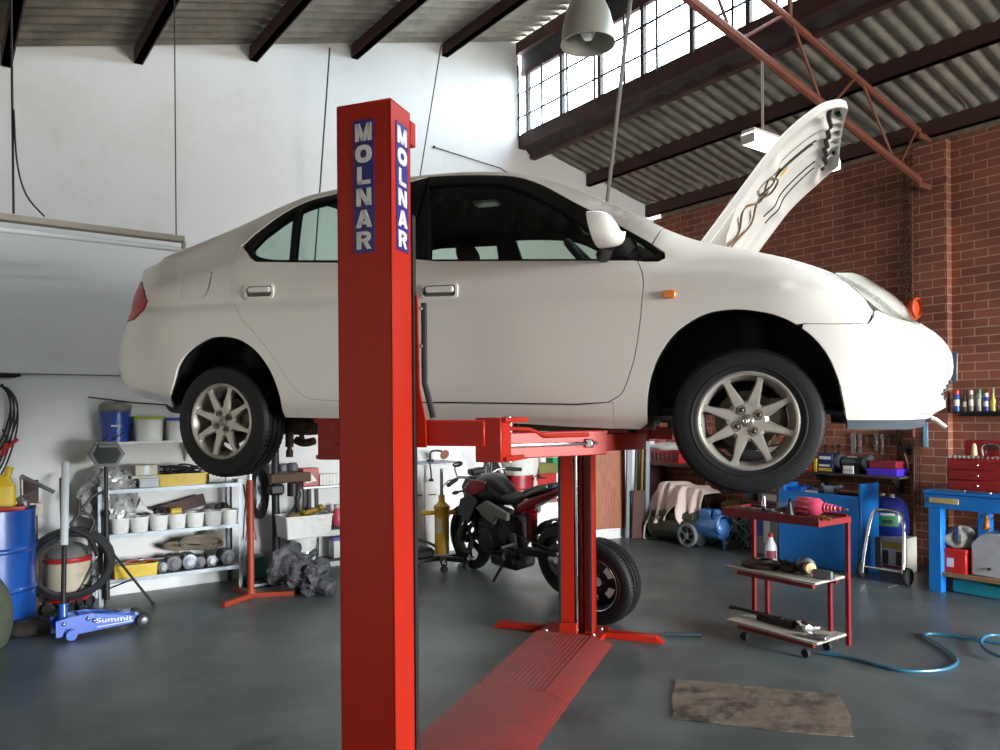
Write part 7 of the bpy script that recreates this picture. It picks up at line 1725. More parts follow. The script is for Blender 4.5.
# hand tools hung on the wall over the grinder
kinds = ['spanner', 'spanner', 'pliers', 'screwdriver', 'spanner', 'hook', 'scraper', 'bracket']
pxs = [853, 860, 869, 876, 882, 891, 838, 825]; lens = [.17, .16, .10, .14, .18, .07, .08, .06]
labs = ['wide grey spanner, first at left on the wall over the grinder', 'slim grey spanner beside the wide one over the grinder', 'short dark pliers hung on the wall over the grinder', 'pale screwdriver hung on the brick wall over the red case', 'longest pale spanner hung over the red case', 'small hook on the brick wall near the dark socket', 'small dark scraper on the wall behind the front tyre', 'small rusty bracket on the wall beside the front tyre']
for px, ln, kd, lab in zip(pxs, lens, kinds, labs):
    _, b, z = onA(px, 436 if px > 840 else 446, .03); wd = .028 if px == 853 else .010
    mb = MB(); mb.box2((-.005, -wd, -ln), (.005, wd, 0), .003); mb.lathe([(.008, -.007), (.016 + wd * .6, -.007), (.016 + wd * .6, .007), (.008, .007), (.008, -.007)], 14, axis='x', o=(0, 0, .0)); mb.lathe([(.007, -.006), (.015 + wd * .5, -.006), (.015 + wd * .5, .006), (.007, .006), (.007, -.006)], 12, axis='x', o=(0, 0, -ln))
    shelf_item(mb, kd, M_steel if ln > .12 else M_darkmetal, .022, b, z, lab, 'tool'); 
_, b, z = onA(906, 450, .03); so = bthing('power_socket', 'black plug in a socket on the brick wall with a beige cord', 'socket', .012, b, z)
MB().box2((-.011, -.06, -.05), (.012, .06, .05), .006).build('plate', M_black, so); MB().box((.035, 0, -.01), (.05, .045, .045), .01).build('plug', M_black, so)
MB().tube(spl([(.05, 0, -.03), (.06, .03, -.12), (.04, .06, -.3), (.03, .08, -.52), (.03, .17, -.66), (.02, .22, -.74)], 6), .007, 6).build('cord', col('beige_cord', '#a48d6c', rough=.6), so)
# conduits down the pier
for px, m, lab in ((897, M_bsh, 'brown conduit pipe down the brick wall left of the pier'), (913, col('brown_pipe', '#6a3f30', rough=.6), 'thin brown pipe down the front of the brick pier')):
    on = .035 if px < 905 else .135; _, b, z = onA(px, 470, on); shelf_item(MB().cyl((0, 0, .02), (0, 0, 2.6 if px < 905 else 4.0), .014, n=8).box((0, 0, 1.2), (.03, .05, .02), .004), 'conduit', m, on - .012, b, 0, lab, 'pipe')
_, b, z = onA(924, 425, .14); shelf_item(MB().box2((-.004, -.02, -.20), (.004, .025, .05), .002).box2((.004, -.018, -.1), (.006, .02, -.02)), 'rag_strip', col('sky_strip', '#86b4cc', rough=.7, var=.3), .112, b, z - .02, 'light blue and orange cloth strip hanging on the brick pier', 'strip')
mb = MB()
for k in range(5): mb.tube(spl([(.02, -.05 + .016 * k, .05), (.03, -.06 + .02 * k, -.25), (.03 + .01 * (k % 3), -.05 + .014 * k, -.6), (.02, -.04 + .012 * k, -.80 + .1 * (k % 3))], 5), .0045, 5)
_, b, z = onA(920, 442, .14); shelf_item(mb, 'chain_bundle', M_chain, .118, b, z, 'bundle of dark chains hanging against the brick pier', 'chains')
# ---- blue bin bag, printed carton, chrome hand truck
b, w, z, h = afit(869, 909, 498, 545, .55); cz = afit(878, 907, 543, 578, .72)
cbx = A('printed_carton', 'carton printed with dark bottles, under the blue drum behind the hand truck', 879, 907, 543, 578, .70, .2, M_cream, 0, 'box', several(face(col('yellow_band', '#c79a2c'), .05, .95, .66, .86, 'band'), face(col('dark_print', '#4a2c22'), .08, .35, .2, .6, 'print'), face(MATS['dark_print'], .62, .95, .2, .6, 'print'), face(col('red_print', '#9c2a20'), .1, .95, .1, .18, 'band')))
zb2 = cz[3] + .004; bh = h * .80
bd = bthing('blue_keg', 'dark blue plastic drum with a green label standing on the printed carton', 'drum', .545, b, zb2); r = w / 2 * .92
MB().lathe([(0, 0), (r * .92, 0), (r, .02), (r * 1.0, bh * .45), (r * .9, bh * .75), (r * .72, bh * .92), (r * .5, bh * .98), (r * .5, bh), (0, bh)], 36).build('body', col('keg_blue', '#172a7c', rough=.3, coat=.3), bd)
MB().lathe([(r * 1.008, bh * .26), (r * 1.008, bh * .45), (r * .985, bh * .53)], 14, a0=-.15, a1=.95).build('label', col('label_green', '#3f8a4e', rough=.5), bd); MB().lathe([(r * .975, bh * .53), (r * .95, bh * .60)], 12, a0=.0, a1=.8).build('lettering', M_white_pl, bd); MB().lathe([(r * 1.014, bh * .33), (r * 1.014, bh * .43)], 10, a0=.15, a1=.65).build('print', col('label_dark', '#24402c'), bd)
for y in (-.04, .05): MB().cyl((.03, y, bh), (.03, y, bh + .025), .02, n=12).build('bung', M_cream, bd)
a, b = onF(884, 580); a = 1.2; ht_ = bthing('hand_truck', 'chrome tube hand truck parked in front of the blue drum', 'hand truck', a, b, 0); b_l = onA(863, 545, a)[1] - b; b_r = onA(904, 545, a)[1] - b; zt2 = onA(882, 510, a - .1)[2]
MB().tube(spl([(.02, b_l, .06), (.0, b_l + .02, .28), (-.06, b_l * .62, zt2 - .06), (-.08, b_l * .2, zt2), (-.08, b_r * .4, zt2), (-.06, b_r * .85, zt2 - .05), (-.02, b_r * .95, .28), (.02, b_r, .06)], 7), .016, 10).build('frame', M_chrome, ht_)
[MB().tube([(x_, b_l + .02, z_), (x_, b_r - .02, z_)], .011, 8).build('crossbar', M_chrome, ht_) for x_, z_ in ((.015, .12),)]; MB().box2((.02, b_l * .8, .0), (.20, b_r * .8, .008)).build('toe_plate', M_steel, ht_)
for y in (b_l - .02, b_r + .02): MB().lathe([(0, -.022), (.05, -.022), (.075, -.018), (.08, 0), (.075, .018), (.05, .022), (0, .022)], 24, axis='y', o=(-.02, y, .08)).lathe([(0, -.026), (.03, -.026), (.034, -.02)], 16, axis='y', o=(-.02, y, .08)).build('wheel', M_rubber, ht_)
MB().box2((-.02, -.03, .1), (.01, .03, .40), .004).build('post', M_black, ht_)
# ---- right hand blue workbench
bL = onF(929, 591); aF = bL[0]; zT2 = onA(960, 492, aF)[2]; b0w = onA(924, 498, aF)[1]; b1w = b0w + 2.1; ab = .16
wb2 = bthing('workbench', 'heavy blue workbench at the right edge under the brick pier', 'bench', 0, 0, 0); wb2.location = C0
zU_ = onA(960, 508, aF)[2]
MB().box2((ab, b0w, zT2 - .03), (aF + .02, b1w, zT2), .004).build('top', M_bb_, wb2)
MB().box2((aF - .03, b0w + .005, zU_ - .02), (aF + .005, b1w, zT2 - .03), .003).box2((ab + .01, b0w + .005, zU_ - .02), (ab + .04, b1w, zT2 - .03), .003).box2((ab + .04, b0w + .005, zU_ - .02), (aF - .03, b0w + .04, zT2 - .03), .003).build('apron', M_bb_, wb2)
bw_ = onA(947, 590, aF)[1] - bL[1]
for x in (aF - .09, ab + .02):
    for y in (bL[1], b1w - .12): MB().box2((x, y, 0), (x + .09, y + .10, zU_ - .02), .004).build('leg', M_bb_, wb2)
zL_ = onA(970, 577, aF)[2]
MB().box2((ab + .02, bL[1] + .02, zL_ - .03), (aF - .01, b1w, zL_), .003).build('lower_shelf', col('shelf_ply', '#8a6a4c', rough=.8), wb2); MB().box2((ab + .0, bL[1] + .3, zL_), (ab + .02, b1w, zU_)).build('back_panel', M_bb_, wb2)
by0, by1 = onA(930, 498, aF)[1], onA(959, 498, aF)[1]; z0s = onA(945, 503, aF)[2]
MB().box2((aF + .005, by0, z0s - .005), (aF + .018, by1, z0s + .04), .002).build('wooden_strip', col('pale_wood', '#c2ab72', rough=.7, var=.2), wb2)
# chest toolbox with open lid
at_ = aF - .10; b0t = onA(946, 488, at_)[1]; b1t = onA(1006, 490, at_)[1]; zt3 = onA(972, 459, at_)[2] - zT2; wt_ = b1t - b0t
tbx = bthing('tool_chest', 'red tool chest with lid raised and three drawers on the workbench', 'toolbox', at_ - .15, (b0t + b1t) / 2, zT2)
M_tr = col('chest_red', '#8e1b1c', rough=.4, dirt='#4a1110', dirt_amt=.35)
MB().box2((-.15, -wt_ / 2, 0), (.13, wt_ / 2, zt3), .004).build('body', M_tr, tbx)
hN = zt3 / 3.2
for k in range(3):
    dr_ = MB().box2((.13, -wt_ / 2 + .02, .012 + k * hN), (.148, wt_ / 2 - .02, .012 + (k + .9) * hN), .003).build('drawer', M_tr, tbx); MB().sphere((.155, .02, .012 + (k + .45) * hN), .010, 10, 8).build('knob', M_chrome, dr_)
zl0 = onA(978, 440, aF - .38)[2] - zT2
MB().box2((-.155, -wt_ / 2 + .03, zt3), (-.135, wt_ / 2, zl0), .006).build('lid', M_tr, tbx); MB().box2((-.1345, -.05, zt3 + .06), (-.1335, .10, zl0 - .03)).build('lid_plate', col('plate_brown', '#5a2420'), tbx)
MB().tube(spl([(-.11, -.04, zt3), (-.11, -.035, zt3 + .10), (-.11, .08, zt3 + .11), (-.11, .10, zt3)], 5), .008, 8).build('carry_handle', M_chrome, tbx)
for k in range(12):
    y = -wt_ / 2 + .03 + k * (wt_ - .06) / 11; o = MB().cyl((-.04, 0, .013), (.10, 0, .013), .010, n=10).lathe([(.006, 0), (.013, 0), (.013, .03), (.006, .03)], 10, axis='x', o=(.10, 0, .013)).build('socket_tool', M_chrome); place(o, BP(at_ - .15, (b0t + b1t) / 2 + y, zT2 + zt3), TH); tag(o, 'chrome socket in the row along the top of the red tool chest', 'socket', 'chrome sockets on the red tool chest')
o = MB().lathe([(0, 0), (.02, .0), (.025, .02), (.02, .09), (.012, .12), (0, .12)], 12).build('wooden_tool', col('pale_handle', '#c9ae86', rough=.5)); place(o, BP(at_ - .2, onA(969, 456, at_ - .1)[1], zT2 + zt3), TH); tag(o, 'pale wooden tool handle standing on the red tool chest', 'tool')
for i, (px, ln, rz) in enumerate(((950, .22, .2), (978, .18, -.3))): o = MB().box2((-.015, -ln / 2, 0), (.015, ln / 2, .012), .003).lathe([(.008, 0), (.02, 0), (.02, .012), (.008, .012)], 12, o=(0, ln / 2, 0)).build('spanner', M_steel); place(o, BP(aF - .035, onA(px, 490, aF - .04)[1], zT2), TH + rz * .3); tag(o, ['steel spanner on the workbench edge left of the tool chest drawers', 'steel spanner on the workbench edge in front of the tool chest'][i], 'tool')
# under the bench
al = aF - .06
t = A('plastic_crate', 'bright red plastic crate with a white label on the bench lower shelf', 939, 966, 552, 575.5, al, .3, col('crate_red', '#c42420', rough=.4), zL_, 'crate', several(face(M_white_pl, .3, .55, .25, .62), alid(MATS['crate_red'])))
b, w, z, h = afit(939, 966, 552, 575.5, al); zc3 = zL_ + h + .01
for i, (sd_, lab) in enumerate(((51, 'crumpled grey and white scrap heaped on the red crate'), (52, 'dark rubbish poking out behind the scrap on the red crate'))):
    o = bag_mesh(.24 - .06 * i, w * (1.0 - .3 * i), .16 - .03 * i, sd_, .3).build('scrap_heap', [col('grey_scrap', '#a5a09a', rough=.7, var=.55, scale=14), M_oily][i]); place(o, BP(al - .12 - .10 * i, b + .02 - .1 * i, zc3), TH); tag(o, lab, 'scrap')
b, w, z, h = afit(966, 1004, 533, 578, al); tk = bthing('metal_tank', 'silver sheet metal tank on the bench lower shelf at the right edge', 'tank', al - .18, b + .03, zL_)
MB().prism([(-w / 2, 0), (-w / 2, h * .72), (-w * .2, h * .98), (w / 2, h), (w / 2, 0)], -.16, .16, axis='x').build('body', mat('tank_metal', '#c6cad0', rough=.3, metal=.4, dirt='#6a6b70', dirt_amt=.5), tk, bevel=.015); MB().lathe([(0, 0), (.05, 0), (.05, .02), (0, .025)], 18, o=(0, .06, h)).build('filler_cap', M_steel, tk); MB().cyl((.16, 0, h * .2), (.18, 0, h * .2), .012, n=10).build('drain', M_black, tk)
t = bthing('grease_pump', 'small orange grease pump on top of the silver tank', 'pump', al - .2, onA(984, 535, al - .15)[1], zL_ + h + .002); MB().lathe([(0, 0), (.035, 0), (.035, .01), (.022, .02), (.02, .08), (.012, .09), (.012, .12), (0, .12)], 16).build('body', col('pump_orange', '#d8811c', rough=.4), t); MB().tube(spl([(0, -.03, .09), (0, -.05, .13), (0, 0, .15), (0, .05, .13), (0, .03, .08)], 4), .006, 6).build('handle', M_chrome, t)
t = bthing('power_tool_case', 'flat teal case lying on the floor under the workbench', 'case', aF - .02, onA(965, 590, aF + .05)[1], 0); MB().prism([(-.26, 0), (-.22, .11), (.02, .12), (.26, .09), (.28, .02), (.26, 0)], -.10, .10, axis='x').build('body', col('teal_plastic', '#1f8fa3', rough=.45), t, bevel=.012); MB().prism([(-.26, 0), (-.22, .112), (-.10, .118), (-.10, 0)], -.103, .103, axis='x').build('dark_end', M_black, t); t.location = BP(aF - .22, onA(965, 590, aF - .1)[1], 0)
# ---- spray can shelf
acs = .16; zc4 = onA(975, 411, acs)[2]; b0c = onA(953, 411, acs)[1]
ck = bthing('can_shelf', 'narrow dark shelf of spray cans on the brick wall at the right edge', 'shelf', .09, b0c + .5, zc4); MB().box2((-.085, -.5, -.018), (.075, .5, 0), .002).build('board', M_black, ck); MB().box2((-.09, -.5, -.05), (-.08, .5, .01)).build('back_rail', M_black, ck)
cans = [(952, 959, 389, '#2b4f96', '#c8332a', 'blue and white spray can with a red cap, leftmost on the can shelf'), (961, 966, 393, '#5a352e', '#3a2a28', 'dark brown bottle second on the can shelf'), (967, 973, 389, '#7a7468', '#d8d8d4', 'grey and white can third on the can shelf'), (975, 981, 388, '#8f9690', '#2b6b3a', 'grey can with a green cap on the can shelf'), (982, 988, 392, '#3a3f8e', '#d4d4dc', 'violet blue spray can with a white cap on the can shelf'), (989, 995, 387, '#c9b35a', '#7b7a66', 'yellow and white bottle with a thin neck on the can shelf'), (997, 1003, 400, '#8d4a55', '#c9b8bc', 'short pinkish tin at the right edge of the can shelf')]
for i, (x0, x1, yt, c1, c2, lab) in enumerate(cans):
    b, w, z, h = afit(x0, x1, yt, 410, .13); r = w / 2 * .95; t = bthing('spray_can', lab, 'can', .10, b, zc4, 0, 'cans on the wall shelf')
    m1 = col('can_body_%s' % 'abcdefg'[i], c1, rough=.35, metal=.2); m2 = col('can_cap_%s' % 'abcdefg'[i], c2, rough=.4)
    if i == 5: MB().lathe([(0, 0), (r, 0), (r, h * .45), (r * .4, h * .6), (r * .35, h * .8), (0, h * .8)], 18).build('body', m1, t); MB().lathe([(r * .42, h * .78), (r * .42, h), (0, h)], 14).build('cap', m2, t)
    else:
        MB().lathe([(0, 0), (r, .0), (r, h * .72), (r * .8, h * .79), (0, h * .79)], 18).build('body', m1, t); MB().lathe([(r * .78, h * .78), (r * .74, h * .98), (r * .5, h), (0, h)], 16).build('cap', m2, t)
        MB().lathe([(r * 1.01, h * .25), (r * 1.01, h * .55)], 12, a0=-.7, a1=1.4).build('label', M_white_pl if i in (0, 2, 4) else MATS['cream_card'], t)
# ================================================================== red trolley, hose, cardboard
# trolley corner points on the floor from its castors and legs
pf0, pf1, pb1 = V(onF(742, 640)), V(onF(806, 658)), V(onF(848, 637))
ux_ = (pf1 - pf0); lw_ = ux_.length; tr_ = atan2(ux_.y, ux_.x); vy_ = V((-sin(tr_), cos(tr_))); dd_ = (pb1 - pf1).dot(vy_); sg_ = 1 if dd_ > 0 else -1; dw_ = .26
tc_ = bthing('tool_trolley', 'red steel trolley with three shelves of tools, on castors', 'trolley', pf0.x, pf0.y, 0, tr_)
TCI = (Matrix.Translation(BP(pf0.x, pf0.y)) @ Matrix.Rotation(TH + tr_, 4, 'Z')).inverted()
def onT(px, py, y):
    o = TCI @ CAM; d = TCI.to_3x3() @ ray(px, py); t = (y - o.y) / d.y; return o + d * t
yb_ = sg_ * dw_
M_tred = col('trolley_red', '#7c1a1e', rough=.4, dirt='#5a1418', dirt_amt=.35); M_tbrd = col('pale_board', '#a8a296', rough=.8, dirt='#5f5a52', dirt_amt=.5, dirt_scale=9, stretch=(2, 12, 12))
z1, z2, z3 = onT(775, 514, 0).z + .0, onT(785, 575, 0).z, onT(770, 628, 0).z
x0a, x1a = onT(730, 575, 0).x, onT(820, 587, 0).x
xa0, xa1 = onT(726, 517, 0).x, onT(823, 529, 0).x
def T2(x, y, z): return (x, sg_ * y, z)
# top tray with raised rim, two boards
mb = MB(); mb.box2(T2(xa0, -.04, z1 - .02), T2(xa1, dw_ + .02, z1 - .012)); mb.box2(T2(xa0, -.045, z1 - .045), T2(xa1, -.035, z1 + .012), .002); mb.box2(T2(xa0, dw_ + .01, z1 - .02), T2(xa1, dw_ + .02, z1 + .012), .002); mb.box2(T2(xa0, -.04, z1 - .02), T2(xa0 + .01, dw_ + .02, z1 + .012), .002); mb.box2(T2(xa1 - .03, -.04, z1 - .045), T2(xa1, dw_ + .06, z1 - .005), .002)
mb.build('top_tray', M_tred, tc_)
MB().box2(T2(xa0 + .012, -.03, z1 - .011), T2(xa1 - .012, dw_ + .008, z1 - .006)).build('tray_liner', col('oily_liner', '#40261f', rough=.7), tc_)
MB().box2(T2(x0a, -.05, z2 - .018), T2(x1a, dw_ + .02, z2), .004).build('middle_board', M_tbrd, tc_); MB().box2(T2(x0a + .0, -.05, z3 - .018), T2(x1a + .01, dw_ + .02, z3), .004).build('bottom_board', M_tbrd, tc_)
for z in (z2, z3): MB().box2(T2(x0a + .08, -.03, z - .05), T2(x1a - .03, -.005, z - .018), .002).box2(T2(x0a + .08, dw_ - .03, z - .05), T2(x1a - .03, dw_ - .005, z - .018), .002).build('shelf_rail', M_tred, tc_)
xb_r = onT(848, 590, yb_ + sg_ * .04).x
for x, y in ((xb_r, dw_ + .04), (xb_r - .13, dw_ + .045)): pass
legs = [(onT(754, 560, yb_).x, dw_, .07, z1 - .02), (onT(769, 600, yb_).x, dw_ - .02, .07, z2 - .02), (onT(831, 600, yb_).x, dw_ - .01, .07, z2 - .02), (xb_r, dw_ + .04, .05, z1 - .006)]
for x, y, a0_, a1_ in legs: MB().box2(T2(x - .013, y - .013, a0_), T2(x + .013, y + .013, a1_), .002).build('leg', M_tred, tc_)
MB().box2(T2(xa1 - .03, dw_ + .03, z1 - .032), T2(xb_r + .013, dw_ + .055, z1 - .006), .002).build('arm', M_tred, tc_)
for x, y in ((.02, 0.0), (lw_, 0.0), (x1a - .1, dw_ - .02), (x0a + .15, dw_ - .02)):
    c_ = MB().box2(T2(x - .02, y - .02, z3 - .06), T2(x + .02, y + .02, z3 - .018), .003).build('castor_fork', M_steel, tc_); MB().lathe([(0, -.014), (.026, -.014), (.03, 0), (.026, .014), (0, .014)], 18, axis='y', o=(x, sg_ * y, .03)).build('castor_wheel', M_rubber, c_)
TW = Matrix.Translation(BP(pf0.x, pf0.y)) @ Matrix.Rotation(TH + tr_, 4, 'Z')
def on_tr(mb, name, m, px, py, y, z, label, cat='tool', rot=0.):
    p = onT(px, py, sg_ * y); o = mb.build(name, m); o.matrix_world = TW @ Matrix.Translation((p.x, sg_ * y, z)) @ Matrix.Rotation(rot, 4, 'Z'); return tag(o, label, cat)
# things on the top tray
zt1 = z1 - .006
p = onT(812, 512, sg_ * dw_ * .5); gg = thing('caulking_gun', 'pink plastic air blow tool with ribbed body and nozzle on the trolley', 'tool'); gg.matrix_world = TW @ Matrix.Translation((p.x - .01, sg_ * dw_ * .5, zt1 + .062)) @ Matrix.Rotation(radians(8) * sg_, 4, 'Z')
M_pink = col('pink_tool', '#d4506c', rough=.4)
MB().lathe([(0, -.09), (.045, -.09), (.052, -.08), (.056, .0), (.056, .05), (.03, .085), (0, .085)], 28, axis='x').build('body', M_pink, gg)
mb = MB()
for k in range(10): an = 2 * pi * k / 10; mb.box((-.04, .054 * cos(an), .054 * sin(an)), (.09, .009, .009), .003)
mb.build('ribs', M_pink, gg)
MB().lathe([(.028, .08), (.03, .10), (.02, .105), (.026, .12), (.02, .125), (.024, .14), (.017, .145), (.02, .16), (.013, .165), (.013, .19), (0, .19)], 18, axis='x').build('nozzle', M_pink, gg); MB().cyl((.19, 0, 0), (.24, 0, -.005), .005, n=8).build('needle', M_chrome, gg)
p = onT(790, 514, sg_ * dw_ * .5); pk = thing('clear_packet', 'clear plastic packet lying left of the pink tool on the trolley', 'packet'); pk.matrix_world = TW @ Matrix.Translation((p.x, sg_ * dw_ * .55, zt1))
MB().add([(-.11, -.05, .003), (.08, -.06, .003), (.08, .06, .003), (-.11, .05, .003), (-.09, -.02, .07), (.06, -.03, .10), (.06, .03, .10), (-.09, .02, .07)], [(0, 1, 2, 3), (4, 5, 6, 7), (0, 1, 5, 4), (1, 2, 6, 5), (2, 3, 7, 6), (3, 0, 4, 7)]).build('film', glass_mat('clear_film_pack', '#dfe6ea', .2, .1), pk)
on_tr(MB().tube([(0, 0, .0), (.0, 0, .09)], [.03, .008], 10).lathe([(.008, .09), (.014, .10), (.0, .12)], 10), 'black_valve', M_black, 790, 516, .03, zt1, 'small black valve standing at the middle of the trolley top tray')
for i, (px, ln, m, lab) in enumerate(((738, .12, M_steel, 'silver spanner at the left end of the trolley top tray'), (747, .14, M_steel, 'second silver spanner from the left on the trolley top tray'), (762, .13, M_cream, 'pale file lying in the middle of the trolley top tray'), (776, .10, M_steel, 'short steel bar left of the black valve on the trolley'), (800, .12, M_oily, 'oily dark chain of parts in front of the pink tool'))):
    on_tr(MB().box2((-ln / 2, -.009, 0), (ln / 2, .009, .012), .003).lathe([(.006, 0), (.016, 0), (.016, .013), (.006, .013)], 12, o=(-ln / 2, 0, 0)).lathe([(.006, 0), (.013, 0), (.013, .013), (.006, .013)], 12, o=(ln / 2, 0, 0)), 'hand_tool', m, px, 515, .08 + .03 * (i % 3), zt1, lab, 'tool', .35 * (-1) ** i)
on_tr(MB().lathe([(0, 0), (.014, 0), (.016, .006), (.016, .06), (.010, .075), (.010, .1), (0, .1)], 14), 'steel_valve', M_chrome, 764, 508, .12, zt1, 'upright chrome fitting on the trolley top tray')
on_tr(MB().lathe([(.008, -.014), (.016, -.014), (.016, .014), (.008, .014), (.008, -.014)], 12, axis='x', o=(0, 0, .016)).lathe([(.006, -.012), (.012, -.012), (.012, .012), (.006, .012)], 12, axis='x', o=(.04, .01, .012)), 'brass_fitting', col('brass', '#b08d4a', rough=.3, metal=.9), 822, 518, .0, zt1, 'small brass fittings at the front right of the trolley top tray', 'fitting')
# middle board
zt2 = z2 + .001
on_tr(MB().lathe([(.065, 0), (.13, 0), (.135, .004), (.135, .009), (.125, .010), (.125, .016), (.135, .017), (.135, .026), (.13, .028), (.075, .028), (.07, .05), (.045, .05), (.045, .042), (.065, .042), (.065, 0)], 48), 'brake_disc', mat('worn_disc', '#3b3532', rough=.5, metal=.6, dirt='#5a3320', dirt_amt=.5), 762, 567, dw_ * .45, zt2, 'dark vented brake disc at the left on the trolley middle shelf', 'brake disc')
mb = MB(); rnd = random.Random(12)
for k in range(7): mb.tube([(.05 * cos(k), .04 * sin(k * 2), .02), (.05 * cos(k + 1.4), .05 * sin(k + 2), .05 + .02 * sin(k)), (.06 * cos(k + 2.4), .03 * sin(k), .02)], .012, 7)
mb.lathe([(.03, 0), (.055, 0), (.06, .02), (.055, .04), (.03, .04)], 20); on_tr(mb, 'bearing_hub', M_oily, 790, 574, dw_ * .45, zt2 + .002, 'oily tangle of small parts right of the brake disc', 'parts')
hb_ = on_tr(MB().lathe([(0, -.03), (.052, -.03), (.055, -.02), (.055, .02), (.03, .03), (.03, .07), (0, .07)], 26, axis='x', o=(0, 0, .056)), 'wheel_hub', M_black, 806, 573, dw_ * .40, zt2, 'black wheel hub with a beige sleeve on the trolley middle shelf', 'hub', -.6 * sg_)
MB().lathe([(.031, .03), (.034, .032), (.034, .075), (.02, .078), (0, .078)], 22, axis='x', o=(0, 0, .056)).build('sleeve', col('beige_sleeve', '#b79d70', rough=.5), hb_)
on_tr(MB().box2((-.06, -.012, 0), (.06, .012, .055), .002).box2((-.06, -.012, 0), (.06, .05, .006), .002), 'angle_plate', M_galv, 823, 574, dw_ * .30, zt2, 'grey angle plate at the right on the trolley middle shelf', 'bracket')
# bottom board
zt3_ = z3 + .001
on_tr(MB().tube([(-.16, 0, .012), (.14, 0, .016)], .012, 8).lathe([(.004, 0), (.02, 0), (.02, .02), (.004, .02)], 12, o=(-.17, 0, 0)), 'breaker_bar', M_darkmetal, 752, 621, dw_ * .8, zt3_, 'long steel bar along the back of the trolley bottom shelf')
mb = MB(); mb.prism([(-.16, -.01), (-.02, -.035), (.12, -.03), (.12, .03), (-.02, .035), (-.16, .01)], 0, .045); mb.cyl((.02, 0, .045), (.02, 0, .055), .02, n=12); rt_ = on_tr(mb, 'air_ratchet', M_darkmetal, 778, 626, dw_ * .42, zt3_, 'dark air ratchet lying on the trolley bottom shelf')
mb = MB(); mb.lathe([(0, -.08), (.02, -.08), (.024, -.05), (.032, -.04), (.032, .03), (.024, .05), (0, .05)], 20, axis='x', o=(0, 0, .034)); mb.box((.01, .05, .025), (.035, .09, .035), .008); on_tr(mb, 'air_drill', M_chrome, 805, 628, dw_ * .40, zt3_, 'chrome air drill at the right on the trolley bottom shelf', 'tool', -.5)
on_tr(MB().box2((-.06, -.03, 0), (.06, .03, .03), .006), 'steel_block', M_steel, 818, 634, .02, zt3_, 'white painted block at the front right of the trolley bottom shelf', 'block', .1)
# ---- cardboard sheet
cp_ = [V(onF(*q)) for q in ((676, 680), (760, 688), (838, 696), (849, 713), (853, 738), (790, 733), (730, 726), (673, 719), (672, 700))]
c0 = sum(cp_, V((0, 0))) / len(cp_)
mb = MB(); pts = []
for i, p in enumerate(cp_):
    q = cp_[(i + 1) % len(cp_)]
    for k in range(7): t = p.lerp(q, k / 7); pts.append((t.x - c0.x + random.uniform(-.006, .006), t.y - c0.y + random.uniform(-.006, .006)))
M_card = mat('stained_cardboard', '#7f6f60', rough=.9, col2='#625446', scale=5., dirt='#27211d', dirt_amt=.9, dirt_scale=3.6, dirt_rng=(.47, .62), stretch=(1., 1.5, 1.), bump=.3, bscale=18)
o = mb.prism(pts, .003, .007).build('cardboard_sheet', M_card); place(o, BP(c0.x, c0.y, 0), TH); tag(o, 'oil stained flat sheet of brown cardboard on the floor', 'cardboard')
# ---- air hose
M_hose = col('air_hose_blue', '#235f75', rough=.4, coat=.2)
hp = [(822, 653), (850, 658), (880, 666), (905, 671), (932, 671), (949, 668), (957, 662), (952, 655), (940, 646), (928, 639), (924, 635.5), (930, 634), (945, 635), (965, 638), (985, 641), (1010, 645)]
P = [BP(*onF(x, y, .012), .013) for x, y in hp]; o = MB().tube(spl(P, 6), .011, 8).build('air_hose', M_hose); tag(o, 'blue air hose snaking from the red trolley to the right edge', 'hose')
hp = [(1012, 660), (998, 657), (985, 650), (981, 643), (984, 638), (992, 636), (1010, 637)]
P = [BP(*onF(x, y, .030), .036) for x, y in hp]; o = MB().tube(spl(P, 6), .011, 8).build('air_hose', M_hose); tag(o, 'loop of blue air hose lying across at the right edge of the floor', 'hose')
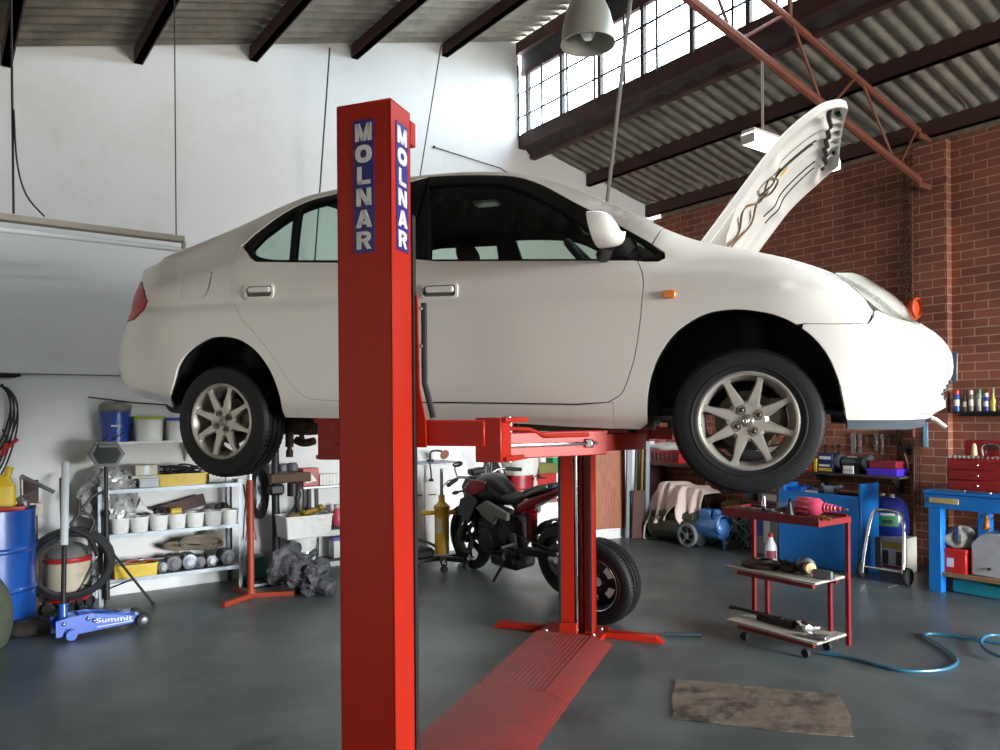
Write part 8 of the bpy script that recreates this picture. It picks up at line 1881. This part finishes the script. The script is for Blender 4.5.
# ---- bar on the floor behind the lift foot
q0, q1 = V(onF(664, 636.5)), V(onF(698, 637)); o = MB().cyl((q0.x - C0.x * 0, 0, 0), (q0.x, 0, 0), .01).build('tmp', M_black); bpy.data.objects.remove(o)
q0, q1 = BP(q0.x, q0.y, .016), BP(q1.x, q1.y, .016); o = MB().cyl(q0, q1, .015, n=12).lathe([(0, 0), (.017, 0), (.017, .02), (0, .02)], 12, M=Matrix.Translation(q1) @ (q1 - q0).to_track_quat('Z', 'Y').to_matrix().to_4x4()).build('steel_bar', col('blue_grey_bar', '#3b4852', rough=.4, metal=.4)); tag(o, 'short dark grey bar on the floor beside the red lift foot', 'bar')
# ================================================================== light
wd = bpy.data.worlds.new('sky'); scn.world = wd; wd.use_nodes = True
N = wd.node_tree.nodes; L = wd.node_tree.links; bg = N['Background']
tc = N.new('ShaderNodeTexCoord'); sp = N.new('ShaderNodeSeparateXYZ'); L.new(tc.outputs['Generated'], sp.inputs[0])
rp = N.new('ShaderNodeValToRGB'); mr = N.new('ShaderNodeMapRange'); mr.inputs['From Min'].default_value = -1; mr.inputs['From Max'].default_value = 1
L.new(sp.outputs['Z'], mr.inputs['Value']); L.new(mr.outputs['Result'], rp.inputs['Fac'])
e = rp.color_ramp.elements
e[0].position = .46; e[0].color = (.26, .25, .235, 1); e[1].position = .52; e[1].color = (.66, .695, .715, 1)
x = e.new(.68); x.color = (.50, .53, .56, 1)
L.new(rp.outputs['Color'], bg.inputs['Color']); bg.inputs['Strength'].default_value = SKY
def area(name, pos, d, sx, sy, power, col=(1, 1, 1), portal=False):
    l = bpy.data.lights.new(name, 'AREA'); l.shape = 'RECTANGLE'; l.size = sx; l.size_y = sy; l.energy = power; l.color = col
    o = bpy.data.objects.new(name, l); COL.objects.link(o); o.location = pos
    o.rotation_euler = V(d).to_track_quat('-Z', 'Y').to_euler()
    if portal: l.cycles.is_portal = True
    return o
# daylight enters through the roller door and the clerestory
area('door_portal', BP((DA0 + DA1) / 2, BW + .12, DZ / 2), -EB, DA1 - DA0, DZ, 1, portal=True)
area('clerestory_portal', BP(2.2, BW / 2, 5.28), EA, BW - .2, .8, 1, portal=True)
scn.view_settings.exposure = EXPO
